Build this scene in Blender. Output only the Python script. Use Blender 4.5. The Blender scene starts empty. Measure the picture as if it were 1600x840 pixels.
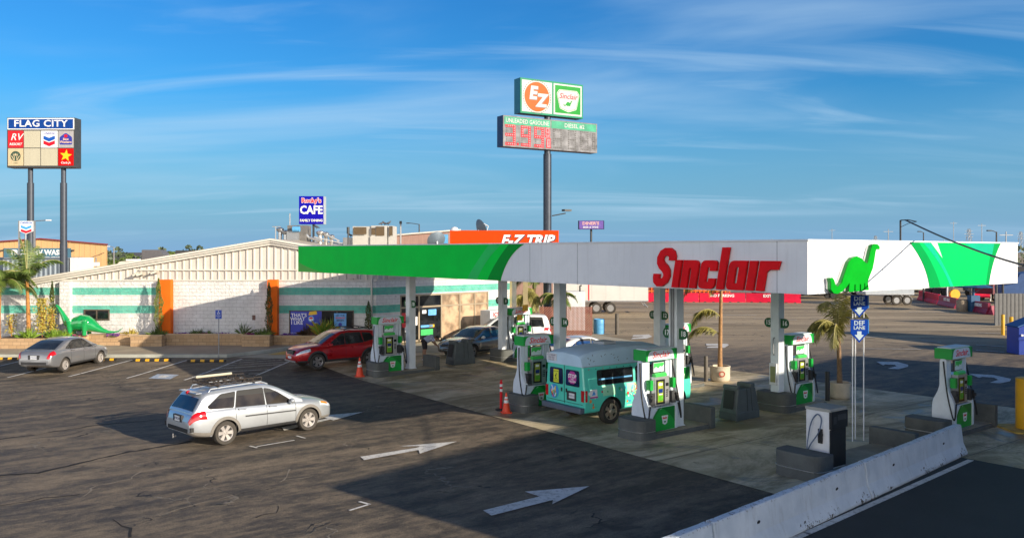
import bpy, math, random
from mathutils import Matrix, Vector
R = math.radians
random.seed(7)
scn = bpy.context.scene
COL = scn.collection

# ---------------------------------------------------------------- camera, sky, sun, exposure
FPX, HY, CH = 1334.0, 392.5, 5.55           # focal length in photo pixels, horizon row, eye height
cd = bpy.data.cameras.new("Camera"); cam = bpy.data.objects.new("Camera", cd); COL.objects.link(cam)
cam.location = (0, 0, CH); cam.rotation_euler = (R(90), 0, 0)
cd.lens = FPX / 1600 * 36; cd.sensor_width = 36; cd.shift_y = -(420 - HY) / 1600
cd.clip_start = .1; cd.clip_end = 6000
scn.camera = cam
SUN_EL = R(18); SX, SY = .815, -.579        # direction to the sun, horizontally
w = bpy.data.worlds.new("World"); scn.world = w; w.use_nodes = True
nt = w.node_tree; nt.nodes.clear(); N = nt.nodes.new; L = nt.links.new
sky = N('ShaderNodeTexSky'); sky.sky_type = 'NISHITA'; sky.sun_disc = False
sky.sun_elevation = SUN_EL; sky.sun_rotation = math.atan2(SX, SY)
sky.air_density = 1.25; sky.dust_density = .25; sky.ozone_density = 2.2
hs = N('ShaderNodeHueSaturation'); hs.inputs['Saturation'].default_value = 1.22; hs.inputs['Value'].default_value = 1.0
L(sky.outputs[0], hs.inputs['Color'])
tint = N('ShaderNodeMix'); tint.data_type = 'RGBA'; tint.blend_type = 'MULTIPLY'; tint.inputs['Factor'].default_value = 1
L(hs.outputs[0], tint.inputs['A']); tint.inputs['B'].default_value = (.14, .49, .86, 1)
tc = N('ShaderNodeTexCoord'); sp = N('ShaderNodeSeparateXYZ'); L(tc.outputs['Generated'], sp.inputs[0])
zz = N('ShaderNodeMath'); zz.operation = 'MAXIMUM'; L(sp.outputs['Z'], zz.inputs[0]); zz.inputs[1].default_value = 0.0
za = N('ShaderNodeMath'); za.operation = 'ADD'; L(zz.outputs[0], za.inputs[0]); za.inputs[1].default_value = .13
dx = N('ShaderNodeMath'); dx.operation = 'DIVIDE'; L(sp.outputs['X'], dx.inputs[0]); L(za.outputs[0], dx.inputs[1])
dy = N('ShaderNodeMath'); dy.operation = 'DIVIDE'; L(sp.outputs['Y'], dy.inputs[0]); L(za.outputs[0], dy.inputs[1])
cb = N('ShaderNodeCombineXYZ'); L(dx.outputs[0], cb.inputs[0]); L(dy.outputs[0], cb.inputs[1])
def cloud(rot, sx, sy, scale, lo, hi, seed, dist=.6):
    mp = N('ShaderNodeMapping'); mp.inputs['Rotation'].default_value = (0, 0, R(rot)); mp.inputs['Scale'].default_value = (sx, sy, 1)
    mp.inputs['Location'].default_value = (seed, seed * .7, 0); L(cb.outputs[0], mp.inputs[0])
    n = N('ShaderNodeTexNoise'); n.inputs['Scale'].default_value = scale; n.inputs['Detail'].default_value = 6
    n.inputs['Roughness'].default_value = .50; n.inputs['Distortion'].default_value = dist; L(mp.outputs[0], n.inputs['Vector'])
    r = N('ShaderNodeMapRange'); r.inputs['From Min'].default_value = lo; r.inputs['From Max'].default_value = hi
    r.interpolation_type = 'SMOOTHSTEP'; L(n.outputs['Fac'], r.inputs['Value']); return r.outputs[0]
c1 = cloud(-26, .34, 1.0, .80, .42, .78, 3.2, 1.0)
c2 = cloud(-36, .28, 1.2, 1.7, .46, .82, 14.0, 1.3)
c3 = cloud(10, .5, 1.0, .42, .38, .62, 31.0, .8)
mx = N('ShaderNodeMath'); mx.operation = 'MAXIMUM'; L(c1, mx.inputs[0]); L(c2, mx.inputs[1])
mm = N('ShaderNodeMath'); mm.operation = 'MULTIPLY'; L(mx.outputs[0], mm.inputs[0]); L(c3, mm.inputs[1])
m2 = N('ShaderNodeMath'); m2.operation = 'MULTIPLY'; L(mm.outputs[0], m2.inputs[0]); m2.inputs[1].default_value = .56
lowh = N('ShaderNodeMapRange'); L(sp.outputs['Z'], lowh.inputs['Value'])      # thin veil thickening towards the horizon
lowh.inputs['From Min'].default_value = .0; lowh.inputs['From Max'].default_value = .18
lowh.inputs['To Min'].default_value = .96; lowh.inputs['To Max'].default_value = .0
hz = N('ShaderNodeMix'); hz.data_type = 'RGBA'; L(lowh.outputs[0], hz.inputs['Factor']); L(tint.outputs['Result'], hz.inputs['A']); hz.inputs['B'].default_value = (1.35, 2.5, 4.0, 1)
cm = N('ShaderNodeMix'); cm.data_type = 'RGBA'; L(m2.outputs[0], cm.inputs['Factor']); L(hz.outputs['Result'], cm.inputs['A']); cm.inputs['B'].default_value = (3.0, 4.2, 5.3, 1)
vm = N('ShaderNodeMapRange'); vm.interpolation_type = 'SMOOTHSTEP'; L(sp.outputs['Y'], vm.inputs['Value'])   # added bright fill glow low behind the camera, unseen, lifting the shade
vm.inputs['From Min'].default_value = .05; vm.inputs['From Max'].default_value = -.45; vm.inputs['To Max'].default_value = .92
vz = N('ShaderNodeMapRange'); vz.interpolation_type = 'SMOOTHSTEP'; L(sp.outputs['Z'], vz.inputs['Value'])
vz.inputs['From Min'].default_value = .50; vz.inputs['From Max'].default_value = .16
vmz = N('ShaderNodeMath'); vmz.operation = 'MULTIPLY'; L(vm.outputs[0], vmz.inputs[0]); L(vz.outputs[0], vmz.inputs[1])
zd = N('ShaderNodeMapRange'); L(sp.outputs['Z'], zd.inputs['Value'])          # the deep blue darkens towards the zenith, added to deepen ground shade
zd.inputs['From Min'].default_value = .30; zd.inputs['From Max'].default_value = .75; zd.inputs['To Min'].default_value = 1; zd.inputs['To Max'].default_value = .5
zm = N('ShaderNodeMix'); zm.data_type = 'RGBA'; zm.blend_type = 'MULTIPLY'; zm.inputs['Factor'].default_value = 1; L(cm.outputs['Result'], zm.inputs['A']); L(zd.outputs[0], zm.inputs['B'])
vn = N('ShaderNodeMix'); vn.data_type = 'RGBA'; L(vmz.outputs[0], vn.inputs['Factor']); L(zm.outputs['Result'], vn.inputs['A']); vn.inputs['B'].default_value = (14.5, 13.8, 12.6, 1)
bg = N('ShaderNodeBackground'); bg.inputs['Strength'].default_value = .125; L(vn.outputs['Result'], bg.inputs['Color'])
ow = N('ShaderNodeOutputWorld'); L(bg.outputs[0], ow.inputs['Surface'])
sd = bpy.data.lights.new("Sun", 'SUN'); so = bpy.data.objects.new("Sun", sd); COL.objects.link(so)
sd.energy = 5.0; sd.angle = R(.53); sd.color = (1, .88, .71)
so.rotation_euler = Vector((SX * math.cos(SUN_EL), SY * math.cos(SUN_EL), math.sin(SUN_EL))).to_track_quat('Z', 'Y').to_euler()
so.location = (30, -20, 40)
vs = scn.view_settings
scn.display_settings.display_device = 'sRGB'
vs.view_transform = 'Standard'; vs.look = 'None'; vs.exposure = .48; vs.gamma = 1; vs.use_curve_mapping = False
scn.cycles.max_bounces = 6; scn.cycles.use_denoising = True

# ---------------------------------------------------------------- helpers
def sm(t): t = max(0, min(1, t)); return t * t * (3 - 2 * t)
def gz(x, y): return .25 * sm((y - 36.5) / 6.5) * sm((5 - x) / 10) if y < 120 else .25 * sm((5 - x) / 10)
def G(px, py, dz=0):
    z = 0
    for _ in range(12):
        Y = (CH - z - dz) * FPX / (py - HY); X = (px - 800) / FPX * Y; z = gz(X, Y)
    return Vector((X, Y, z + dz))
def P(px, py, Y): return Vector(((px - 800) / FPX * Y, Y, CH - (py - HY) / FPX * Y))
ANG = R(38.1); UX, UY = math.cos(ANG), math.sin(ANG)
C0 = Vector((6.75, 19.5, 0))
def CP(u, v, z=0): return Vector((C0.x + UX * u - UY * v, C0.y + UY * u + UX * v, z))
def CG(u, v): p = CP(u, v); p.z = gz(p.x, p.y); return p

def frame(o, right, up=(0, 0, 1)):
    o = Vector(o); r = Vector(right).normalized(); u = Vector(up).normalized(); n = r.cross(u)
    return Matrix(((r.x, u.x, n.x, o.x), (r.y, u.y, n.y, o.y), (r.z, u.z, n.z, o.z), (0, 0, 0, 1)))
def _curve_mesh(cu):
    ob = bpy.data.objects.new("tmp", cu); COL.objects.link(ob)
    dg = bpy.context.evaluated_depsgraph_get(); me = bpy.data.meshes.new_from_object(ob.evaluated_get(dg))
    vs_ = [v.co.copy() for v in me.vertices]; fs_ = [list(p.vertices) for p in me.polygons]
    bpy.data.objects.remove(ob); bpy.data.meshes.remove(me); bpy.data.curves.remove(cu)
    return vs_, fs_
_tc = {}
class MB:
    def __init__(s): s.v = []; s.f = []; s.m = []
    def add(s, vs, fs, mi=0, T=None):
        b = len(s.v)
        s.v += [tuple(T @ Vector(p)) if T is not None else tuple(p) for p in vs]
        s.f += [[i + b for i in f] for f in fs]; s.m += [mi] * len(fs); return s
    def box(s, x0, x1, y0, y1, z0, z1, mi=0, T=None):
        return s.add([(x0, y0, z0), (x1, y0, z0), (x1, y1, z0), (x0, y1, z0), (x0, y0, z1), (x1, y0, z1), (x1, y1, z1), (x0, y1, z1)],
              [(0, 3, 2, 1), (4, 5, 6, 7), (0, 1, 5, 4), (1, 2, 6, 5), (2, 3, 7, 6), (3, 0, 4, 7)], mi, T)
    def bar(s, a, b, w, h, mi=0):
        a = Vector(a); b = Vector(b); d = (b - a); l = d.length
        q = d.to_track_quat('X', 'Z').to_matrix().to_4x4(); q.translation = a
        return s.box(0, l, -w / 2, w / 2, -h / 2, h / 2, mi, q)
    def quad(s, a, b, c, d, mi=0): return s.add([a, b, c, d], [(0, 1, 2, 3)], mi)
    def tube(s, pts, r, n=10, mi=0, caps=True):
        pts = [Vector(p) for p in pts]; k = len(pts); rs = r if isinstance(r, (list, tuple)) else [r] * k
        vs_ = []; up = None
        for i, p in enumerate(pts):
            t = (pts[min(i + 1, k - 1)] - pts[max(i - 1, 0)])
            t = t.normalized() if t.length > 1e-9 else Vector((0, 0, 1))
            if up is None: up = Vector((0, 0, 1)) if abs(t.z) < .9 else Vector((1, 0, 0))
            a = (up - t * up.dot(t)); a = a.normalized() if a.length > 1e-6 else t.orthogonal().normalized()
            up = a; b = t.cross(a)
            for j in range(n):
                q = 2 * math.pi * j / n; vs_.append(p + (a * math.cos(q) + b * math.sin(q)) * rs[i])
        fs = [(i * n + j, i * n + (j + 1) % n, (i + 1) * n + (j + 1) % n, (i + 1) * n + j) for i in range(k - 1) for j in range(n)]
        if caps: fs += [tuple(reversed(range(n))), tuple(range((k - 1) * n, k * n))]
        return s.add(vs_, fs, mi)
    def cyl(s, a, b, r0, r1=None, n=14, mi=0): return s.tube([a, b], [r0, r0 if r1 is None else r1], n, mi)
    def lathe(s, prof, n=20, mi=0, T=None, mis=None, caps=True):
        vs_ = [(r * math.cos(2 * math.pi * j / n), r * math.sin(2 * math.pi * j / n), z) for r, z in prof for j in range(n)]
        for i in range(len(prof) - 1):
            pass
        b = len(s.v)
        s.v += [tuple(T @ Vector(p)) if T is not None else tuple(p) for p in vs_]
        for i in range(len(prof) - 1):
            for j in range(n):
                s.f.append([b + i * n + j, b + i * n + (j + 1) % n, b + (i + 1) * n + (j + 1) % n, b + (i + 1) * n + j])
                s.m.append(mis[i] if mis else mi)
        if caps and prof[0][0] > 1e-4: s.f.append([b + j for j in reversed(range(n))]); s.m.append(mis[0] if mis else mi)
        if caps and prof[-1][0] > 1e-4: s.f.append([b + (len(prof) - 1) * n + j for j in range(n)]); s.m.append(mis[-1] if mis else mi)
        return s
    def prism(s, poly, d0, d1, plane='xz', mi=0, T=None):
        f = {'xz': lambda a, b, d: (a, d, b), 'yz': lambda a, b, d: (d, a, b), 'xy': lambda a, b, d: (a, b, d)}[plane]
        n = len(poly)
        return s.add([f(a, b, d0) for a, b in poly] + [f(a, b, d1) for a, b in poly],
              [tuple(range(n)), tuple(reversed(range(n, 2 * n)))] + [(i, i + n, (i + 1) % n + n, (i + 1) % n) for i in range(n)], mi, T)
    def text(s, t, size, T, mi=0, ext=.004, shear=0, space=1, bold=0, sx=1):
        key = (t, shear, space, bold)
        if key not in _tc:
            cu = bpy.data.curves.new("t", 'FONT'); cu.body = t; cu.size = 1; cu.shear = shear; cu.space_character = space
            cu.offset = bold; cu.align_x = 'CENTER'; cu.align_y = 'CENTER'; cu.extrude = .5; cu.resolution_u = 2
            _tc[key] = _curve_mesh(cu)
        vs_, fs_ = _tc[key]
        return s.add([(p.x * size * sx, p.y * size, p.z * 2 * ext if p.z > 0 else 0) for p in vs_], fs_, mi, T)
    def shape(s, loops, T, mi=0, ext=.004):
        cu = bpy.data.curves.new("s", 'CURVE'); cu.dimensions = '2D'; cu.fill_mode = 'BOTH'; cu.extrude = .5
        for lp in loops:
            spn = cu.splines.new('POLY'); spn.points.add(len(lp) - 1); spn.use_cyclic_u = True
            for i, (x, y) in enumerate(lp): spn.points[i].co = (x, y, 0, 1)
        vs_, fs_ = _curve_mesh(cu)
        return s.add([(p.x, p.y, ext if p.z > 0 else 0) for p in vs_], fs_, mi, T)
    def build(s, name, mats, parent=None, smooth=None, bevel=0, loc=None, merge=False):
        me = bpy.data.meshes.new(name); me.from_pydata(s.v, [], s.f)
        for m in (mats if isinstance(mats, (list, tuple)) else [mats]): me.materials.append(m)
        me.polygons.foreach_set('material_index', s.m)
        if smooth:
            me.polygons.foreach_set('use_smooth', [True] * len(s.f))
            me.update(); me.set_sharp_from_angle(angle=R(smooth))
        me.validate(); me.update()
        o = bpy.data.objects.new(name, me); COL.objects.link(o)
        if parent is not None: o.parent = parent
        if loc is not None: o.location = loc
        if bevel:
            b = o.modifiers.new("Bevel", 'BEVEL'); b.width = bevel; b.segments = 2; b.limit_method = 'ANGLE'; b.angle_limit = R(40)
        return o
def tag(o, label=None, cat=None, group=None, kind=None):
    if label: o['label'] = label
    if cat: o['category'] = cat
    if group: o['group'] = group
    if kind: o['kind'] = kind
    return o
def empty(name, loc, rz, label, cat, group=None):
    o = bpy.data.objects.new(name, None); COL.objects.link(o); o.location = loc; o.rotation_euler = (0, 0, rz)
    o.empty_display_size = .2
    return tag(o, label, cat, group)
def copy_tree(o, parent=None):
    c = o.copy(); COL.objects.link(c); c.parent = parent
    for ch in [q for q in COL.objects if q.parent == o]: copy_tree(ch, c)
    return c
def place_copy(o, loc, rz, label):
    c = copy_tree(o); c.location = loc; c.rotation_euler = (0, 0, rz); c['label'] = label; return c
def smoothpath(kp, q=6):
    kp = [Vector(k) for k in kp]; n = len(kp); out = []
    for i in range(n - 1):
        a = [kp[max(0, min(n - 1, i + k))] for k in (-1, 0, 1, 2)]
        for j in range(q): t = j / q; out.append(.5 * ((2 * a[1]) + (a[2] - a[0]) * t + (2 * a[0] - 5 * a[1] + 4 * a[2] - a[3]) * t * t + (3 * a[1] - a[0] - 3 * a[2] + a[3]) * t ** 3))
    return out + [kp[-1]]
def fillet(poly, rads, n=5):
    out = []; k = len(poly)
    for i, p in enumerate(poly):
        r = rads[i] if isinstance(rads, (list, tuple)) else rads
        if r <= 0: out.append(p); continue
        p = Vector(p); a = Vector(poly[i - 1]); b = Vector(poly[(i + 1) % k])
        da = a - p; db = b - p; r1 = min(r, da.length * .49, db.length * .49)
        a = p + da.normalized() * r1; b = p + db.normalized() * r1
        for j in range(n + 1):
            t = j / n; q = a * (1 - t) ** 2 + p * 2 * t * (1 - t) + b * t * t; out.append((q.x, q.y))
    return out
def stroke(pts, w):
    l = []; r = []; k = len(pts)
    for i, p in enumerate(pts):
        a = Vector(pts[max(0, i - 1)]); b = Vector(pts[min(k - 1, i + 1)]); d = (b - a).normalized(); n = Vector((-d.y, d.x)); p = Vector(p)
        l.append(tuple(p + n * w / 2)); r.append(tuple(p - n * w / 2))
    return l + r[::-1]
def circ(cx, cy, r, n=28, a0=0, a1=360): return [(cx + r * math.cos(R(a0 + (a1 - a0) * i / n)), cy + r * math.sin(R(a0 + (a1 - a0) * i / n))) for i in range(n + (0 if a1 - a0 == 360 else 1))]

# ---------------------------------------------------------------- materials
MATS = {}
def mat(name, col, rough=.6, metal=0, var=.12, vs=3., bump=0, bs=60, coat=0, spec=.5, st=None):
    if name in MATS: return MATS[name]
    m = bpy.data.materials.new(name); m.use_nodes = True; nt = m.node_tree; b = nt.nodes['Principled BSDF']; MATS[name] = m
    c = tuple(col) + (1,)
    b.inputs['Roughness'].default_value = rough; b.inputs['Metallic'].default_value = metal
    b.inputs['Coat Weight'].default_value = coat; b.inputs['Coat Roughness'].default_value = .04
    b.inputs['Specular IOR Level'].default_value = spec; b.inputs['Base Color'].default_value = c
    tc = nt.nodes.new('ShaderNodeTexCoord'); vec = tc.outputs['Object']
    if st:
        mp = nt.nodes.new('ShaderNodeMapping'); mp.inputs['Scale'].default_value = st; nt.links.new(vec, mp.inputs[0]); vec = mp.outputs[0]
    if var:
        n = nt.nodes.new('ShaderNodeTexNoise'); n.inputs['Scale'].default_value = vs; n.inputs['Detail'].default_value = 7
        n.inputs['Roughness'].default_value = .62; nt.links.new(vec, n.inputs['Vector'])
        r = nt.nodes.new('ShaderNodeMapRange'); r.inputs['From Min'].default_value = .3; r.inputs['From Max'].default_value = .7
        nt.links.new(n.outputs['Fac'], r.inputs['Value'])
        x = nt.nodes.new('ShaderNodeMix'); x.data_type = 'RGBA'; nt.links.new(r.outputs[0], x.inputs['Factor'])
        x.inputs['A'].default_value = tuple(k * (1 - var) for k in col) + (1,); x.inputs['B'].default_value = tuple(min(1, k * (1 + var)) for k in col) + (1,)
        nt.links.new(x.outputs['Result'], b.inputs['Base Color'])
        rr = nt.nodes.new('ShaderNodeMapRange'); rr.inputs['To Min'].default_value = rough * .85; rr.inputs['To Max'].default_value = min(1, rough * 1.2)
        nt.links.new(n.outputs['Fac'], rr.inputs['Value']); nt.links.new(rr.outputs[0], b.inputs['Roughness'])
    if bump:
        n2 = nt.nodes.new('ShaderNodeTexNoise'); n2.inputs['Scale'].default_value = bs; n2.inputs['Detail'].default_value = 5
        nt.links.new(vec, n2.inputs['Vector'])
        bp = nt.nodes.new('ShaderNodeBump'); bp.inputs['Strength'].default_value = bump; bp.inputs['Distance'].default_value = .02
        nt.links.new(n2.outputs['Fac'], bp.inputs['Height']); nt.links.new(bp.outputs[0], b.inputs['Normal'])
    return m
class NB:       # small node-writing helper
    def __init__(s, name):
        s.m = bpy.data.materials.new(name); s.m.use_nodes = True; s.t = s.m.node_tree; s.b = s.t.nodes['Principled BSDF']
        s.tc = s.t.nodes.new('ShaderNodeTexCoord'); s.obj = s.tc.outputs['Object']
    def n(s, t, **k):
        o = s.t.nodes.new(t)
        for a, v in k.items():
            if a.startswith('_'): setattr(o, a[1:], v)
        return o
    def set(s, sock, v):
        if hasattr(v, 'links') or isinstance(v, bpy.types.NodeSocket): s.t.links.new(v, sock)
        else: sock.default_value = v
    def map(s, vec, sc=(1, 1, 1), rot=0, loc=(0, 0, 0)):
        o = s.n('ShaderNodeMapping'); s.set(o.inputs[0], vec); o.inputs['Scale'].default_value = sc; o.inputs['Rotation'].default_value = (0, 0, rot); o.inputs['Location'].default_value = loc; return o.outputs[0]
    def noise(s, vec, sc, det=6, ro=.6, di=0):
        o = s.n('ShaderNodeTexNoise'); s.set(o.inputs['Vector'], vec); o.inputs['Scale'].default_value = sc; o.inputs['Detail'].default_value = det
        o.inputs['Roughness'].default_value = ro; o.inputs['Distortion'].default_value = di; return o.outputs['Fac']
    def rng(s, v, a, b, c=0., d=1., smooth=True):
        o = s.n('ShaderNodeMapRange'); s.set(o.inputs['Value'], v)
        for k, q in zip(('From Min', 'From Max', 'To Min', 'To Max'), (a, b, c, d)): o.inputs[k].default_value = q
        if smooth: o.interpolation_type = 'SMOOTHSTEP'
        return o.outputs[0]
    def mix(s, f, a, b, mode='MIX'):
        o = s.n('ShaderNodeMix'); o.data_type = 'RGBA'; o.blend_type = mode; s.set(o.inputs['Factor'], f)
        for k, q in (('A', a), ('B', b)): s.set(o.inputs[k], q if not isinstance(q, tuple) else q + (1,))
        return o.outputs['Result']
    def math(s, op, a, b=0., c=0.):
        o = s.n('ShaderNodeMath'); o.operation = op; s.set(o.inputs[0], a); s.set(o.inputs[1], b); s.set(o.inputs[2], c); return o.outputs[0]
    def sep(s, v): o = s.n('ShaderNodeSeparateXYZ'); s.set(o.inputs[0], v); return o.outputs
    def comb(s, x, y, z=0.): o = s.n('ShaderNodeCombineXYZ'); [s.set(o.inputs[i], q) for i, q in enumerate((x, y, z))]; return o.outputs[0]
    def bump(s, h, st=.4, d=.02, prev=None):
        o = s.n('ShaderNodeBump'); s.set(o.inputs['Height'], h); o.inputs['Strength'].default_value = st; o.inputs['Distance'].default_value = d
        if prev is not None: s.set(o.inputs['Normal'], prev)
        return o.outputs[0]
    def out(s, col=None, rough=None, nrm=None):
        if col is not None: s.set(s.b.inputs['Base Color'], col if not isinstance(col, tuple) else col + (1,))
        if rough is not None: s.set(s.b.inputs['Roughness'], rough)
        if nrm is not None: s.set(s.b.inputs['Normal'], nrm)
        return s.m
def mat_asphalt():
    b = NB("asphalt"); v = b.obj
    rot = b.map(v, rot=-ANG); st = b.map(rot, sc=(.16, 1, 1))
    big = b.rng(b.noise(st, .55, 7, .65, .5), .36, .66)
    streak = b.rng(b.noise(b.map(rot, sc=(.18, 1, 1)), 2.2, 7, .72, .5), .35, .72)
    blot = b.rng(b.noise(v, .16, 5, .6, .4), .38, .62)
    dark, light = (.044, .036, .028), (.235, .182, .122)
    f = b.math('ADD', b.math('MULTIPLY', big, .22), b.math('MULTIPLY', streak, .26)); f = b.rng(b.math('ADD', f, b.math('ADD', b.math('MULTIPLY', blot, .12), b.math('MULTIPLY', b.rng(b.noise(b.map(rot, sc=(.62, 1, 1)), 1.9, 10, .80, .3), .34, .66), .36))), .12, .88)
    fine2 = b.rng(b.noise(b.map(rot, sc=(.5, 1, 1)), 9, 6, .8, .4), .30, .70, -.16, .16, False); f = b.math('ADD', f, fine2)
    c = b.mix(f, dark, light)
    p = b.sep(v)
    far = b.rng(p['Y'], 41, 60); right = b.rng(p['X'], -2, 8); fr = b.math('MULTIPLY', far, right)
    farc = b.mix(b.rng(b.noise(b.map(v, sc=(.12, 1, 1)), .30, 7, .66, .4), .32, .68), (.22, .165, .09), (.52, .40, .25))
    c = b.mix(b.math('MULTIPLY', fr, .85), c, farc)  # far lot paler: different paving, plus grazing sun sheen put into the colour
    agg = b.noise(v, 34, 3, .7); c = b.mix(.75, c, b.mix(b.rng(agg, .3, .7), (.5, .5, .5), (1.5, 1.48, 1.45)), 'MULTIPLY')
    oil = b.rng(b.noise(b.map(rot, sc=(.5, 1, 1), loc=(7, 3, 0)), 1.1, 5, .6, .7), .62, .70); c = b.mix(b.math('MULTIPLY', oil, .55), c, (.016, .013, .011))
    vo = b.n('ShaderNodeTexVoronoi', _feature='DISTANCE_TO_EDGE'); wob = b.n('ShaderNodeTexNoise'); b.set(wob.inputs['Vector'], v); wob.inputs['Scale'].default_value = 1.6; wob.inputs['Detail'].default_value = 6
    ad = b.n('ShaderNodeVectorMath', _operation='MULTIPLY_ADD'); b.set(ad.inputs[0], wob.outputs['Color']); ad.inputs[1].default_value = (1.3, 1.3, 0); b.set(ad.inputs[2], v)
    b.set(vo.inputs['Vector'], ad.outputs[0]); vo.inputs['Scale'].default_value = .38
    msk = b.math('MULTIPLY', b.rng(vo.outputs['Distance'], .010, .004), b.rng(b.noise(v, .33, 3, .5), .52, .60))
    lite = b.rng(b.noise(v, .9, 2, .5), .45, .55)
    c = b.mix(msk, c, b.mix(lite, (.012, .010, .009), (.20, .17, .13)))
    n = b.bump(agg, .5, .012); n = b.bump(msk, .6, .03, n)
    return b.out(c, b.rng(f, 0, 1, .72, .88), n)
def mat_concrete_pad():
    b = NB("concrete_pad"); v = b.obj
    r = b.map(b.map(v, loc=(-C0.x, -C0.y, 0)), rot=-ANG)
    base = b.mix(b.rng(b.noise(v, .9, 8, .65), .3, .7), (.50, .41, .25), (.72, .60, .41))
    st = b.rng(b.noise(b.map(r, sc=(.45, 1, 1)), .55, 9, .72, .9), .42, .62)
    c = b.mix(b.math('MULTIPLY', st, .82), base, (.20, .155, .075))
    wet = b.rng(b.noise(b.map(r, loc=(5, 3, 0)), .55, 6, .6, .8), .56, .63)
    c = b.mix(b.math('MULTIPLY', wet, .6), c, (.085, .070, .042))
    spots = b.rng(b.noise(v, 2.2, 4, .6), .64, .72); c = b.mix(b.math('MULTIPLY', spots, .5), c, (.03, .026, .02))
    p = b.sep(r)
    jx = b.math('LESS_THAN', b.math('PINGPONG', b.math('ADD', p['X'], 1.2), 2.35), .014); jy = b.math('LESS_THAN', b.math('PINGPONG', b.math('ADD', p['Y'], .6), 2.4), .014)
    j = b.math('MAXIMUM', jx, jy); c = b.mix(b.math('MULTIPLY', j, .85), c, (.03, .026, .02))
    fine = b.noise(v, 40, 3, .7); c = b.mix(.35, c, b.mix(b.rng(fine, .3, .7), (.7, .7, .7), (1.25, 1.25, 1.22)), 'MULTIPLY')
    n = b.bump(fine, .25, .006); n = b.bump(j, .5, -.02, n)
    rough = b.math('SUBTRACT', .72, b.math('MULTIPLY', wet, .34))
    return b.out(c, rough, n)
def mat_block(name, stripes, diag=False):
    b = NB(name); p = b.sep(b.obj)
    vec = b.comb(b.math('MULTIPLY', p['X'], 1.37 if diag else 1.), p['Z'])
    br = b.n('ShaderNodeTexBrick'); b.set(br.inputs['Vector'], vec); br.inputs['Scale'].default_value = 1
    br.inputs['Brick Width'].default_value = .406; br.inputs['Row Height'].default_value = .203; br.inputs['Mortar Size'].default_value = .011
    br.inputs['Mortar Smooth'].default_value = .4; br.offset = .5
    br.inputs['Color1'].default_value = (0, 0, 0, 1); br.inputs['Color2'].default_value = (1, 1, 1, 1); br.inputs['Mortar'].default_value = (.5, .5, .5, 1)
    c = b.mix(b.rng(b.noise(b.obj, 1.3, 7, .65), .3, .7), (.70, .68, .65), (.86, .84, .81))
    if stripes:
        z = p['Z']
        def band(z0, z1): return b.math('MULTIPLY', b.math('GREATER_THAN', z, z0), b.math('LESS_THAN', z, z1))
        f = b.math('MAXIMUM', band(3.11, 3.52), band(2.09, 2.52))
        c = b.mix(f, c, b.mix(b.rng(b.noise(b.obj, 2.5, 6, .6), .3, .7), (.10, .46, .36), (.17, .58, .44)))
    c = b.mix(b.math('MULTIPLY', br.outputs['Fac'], .45), c, (.33, .31, .28))
    hol = b.rng(b.noise(b.map(b.obj, sc=(1, 1, 1.6)), 3.6, 5, .7), .63, .68); c = b.mix(b.math('MULTIPLY', hol, .5), c, (.20, .18, .15))
    big = b.noise(b.obj, 6.5, 8, .72, .5)
    n = b.bump(b.math('MULTIPLY', br.outputs['Fac'], -1.), .7, .03); n = b.bump(big, 1., .09, n)
    return b.out(c, .85, n)
def mat_paint_ground(name, col, wear=.45):
    b = NB(name)
    c = b.mix(b.math('MULTIPLY', b.rng(b.noise(b.obj, 9, 8, .75), .52, .60), wear), col, (.10, .085, .065))
    c = b.mix(b.rng(b.noise(b.obj, 1.5, 4, .6), .3, .7, 0, .25), c, (.32, .28, .22))
    c = b.mix(b.rng(b.noise(b.map(b.obj, sc=(.6, 1, 1)), 3.2, 7, .75), .54, .64, 0, wear), c, (.17, .145, .11))
    return b.out(c, .8, b.bump(b.noise(b.obj, 60, 2), .3, .006))
def mat_planter():
    b = NB("tan_block"); p = b.sep(b.obj)
    br = b.n('ShaderNodeTexBrick'); b.set(br.inputs['Vector'], b.comb(b.math('ADD', p['X'], b.math('MULTIPLY', p['Y'], .9)), p['Z'])); br.inputs['Scale'].default_value = 1
    br.inputs['Brick Width'].default_value = .42; br.inputs['Row Height'].default_value = .19; br.inputs['Mortar Size'].default_value = .008
    br.inputs['Color1'].default_value = (.42, .27, .14, 1); br.inputs['Color2'].default_value = (.52, .35, .20, 1); br.inputs['Mortar'].default_value = (.2, .13, .08, 1)
    c = b.mix(.6, br.outputs['Color'], b.mix(b.noise(b.obj, 9, 6, .7), (.6, .6, .6), (1.3, 1.3, 1.3)), 'MULTIPLY')
    return b.out(c, .9, b.bump(b.noise(b.obj, 22, 6, .7), .6, .02))
def mat_glass(name, col=(.012, .014, .016), rough=.06):
    b = NB(name); c = b.mix(b.rng(b.noise(b.obj, 1.4, 3, .5), .35, .65), tuple(k * .6 for k in col), tuple(k * 1.6 for k in col))
    b.b.inputs['Specular IOR Level'].default_value = .55; b.b.inputs['Coat Weight'].default_value = .15; b.b.inputs['Coat Roughness'].default_value = .02
    return b.out(c, rough)
def mat_leaf(name, c1, c2, sc=2.5):
    b = NB(name); c = b.mix(b.rng(b.noise(b.obj, sc, 4, .6), .35, .65), c1, c2)
    b.b.inputs['Subsurface Weight'].default_value = 0
    return b.out(c, .55)

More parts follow.
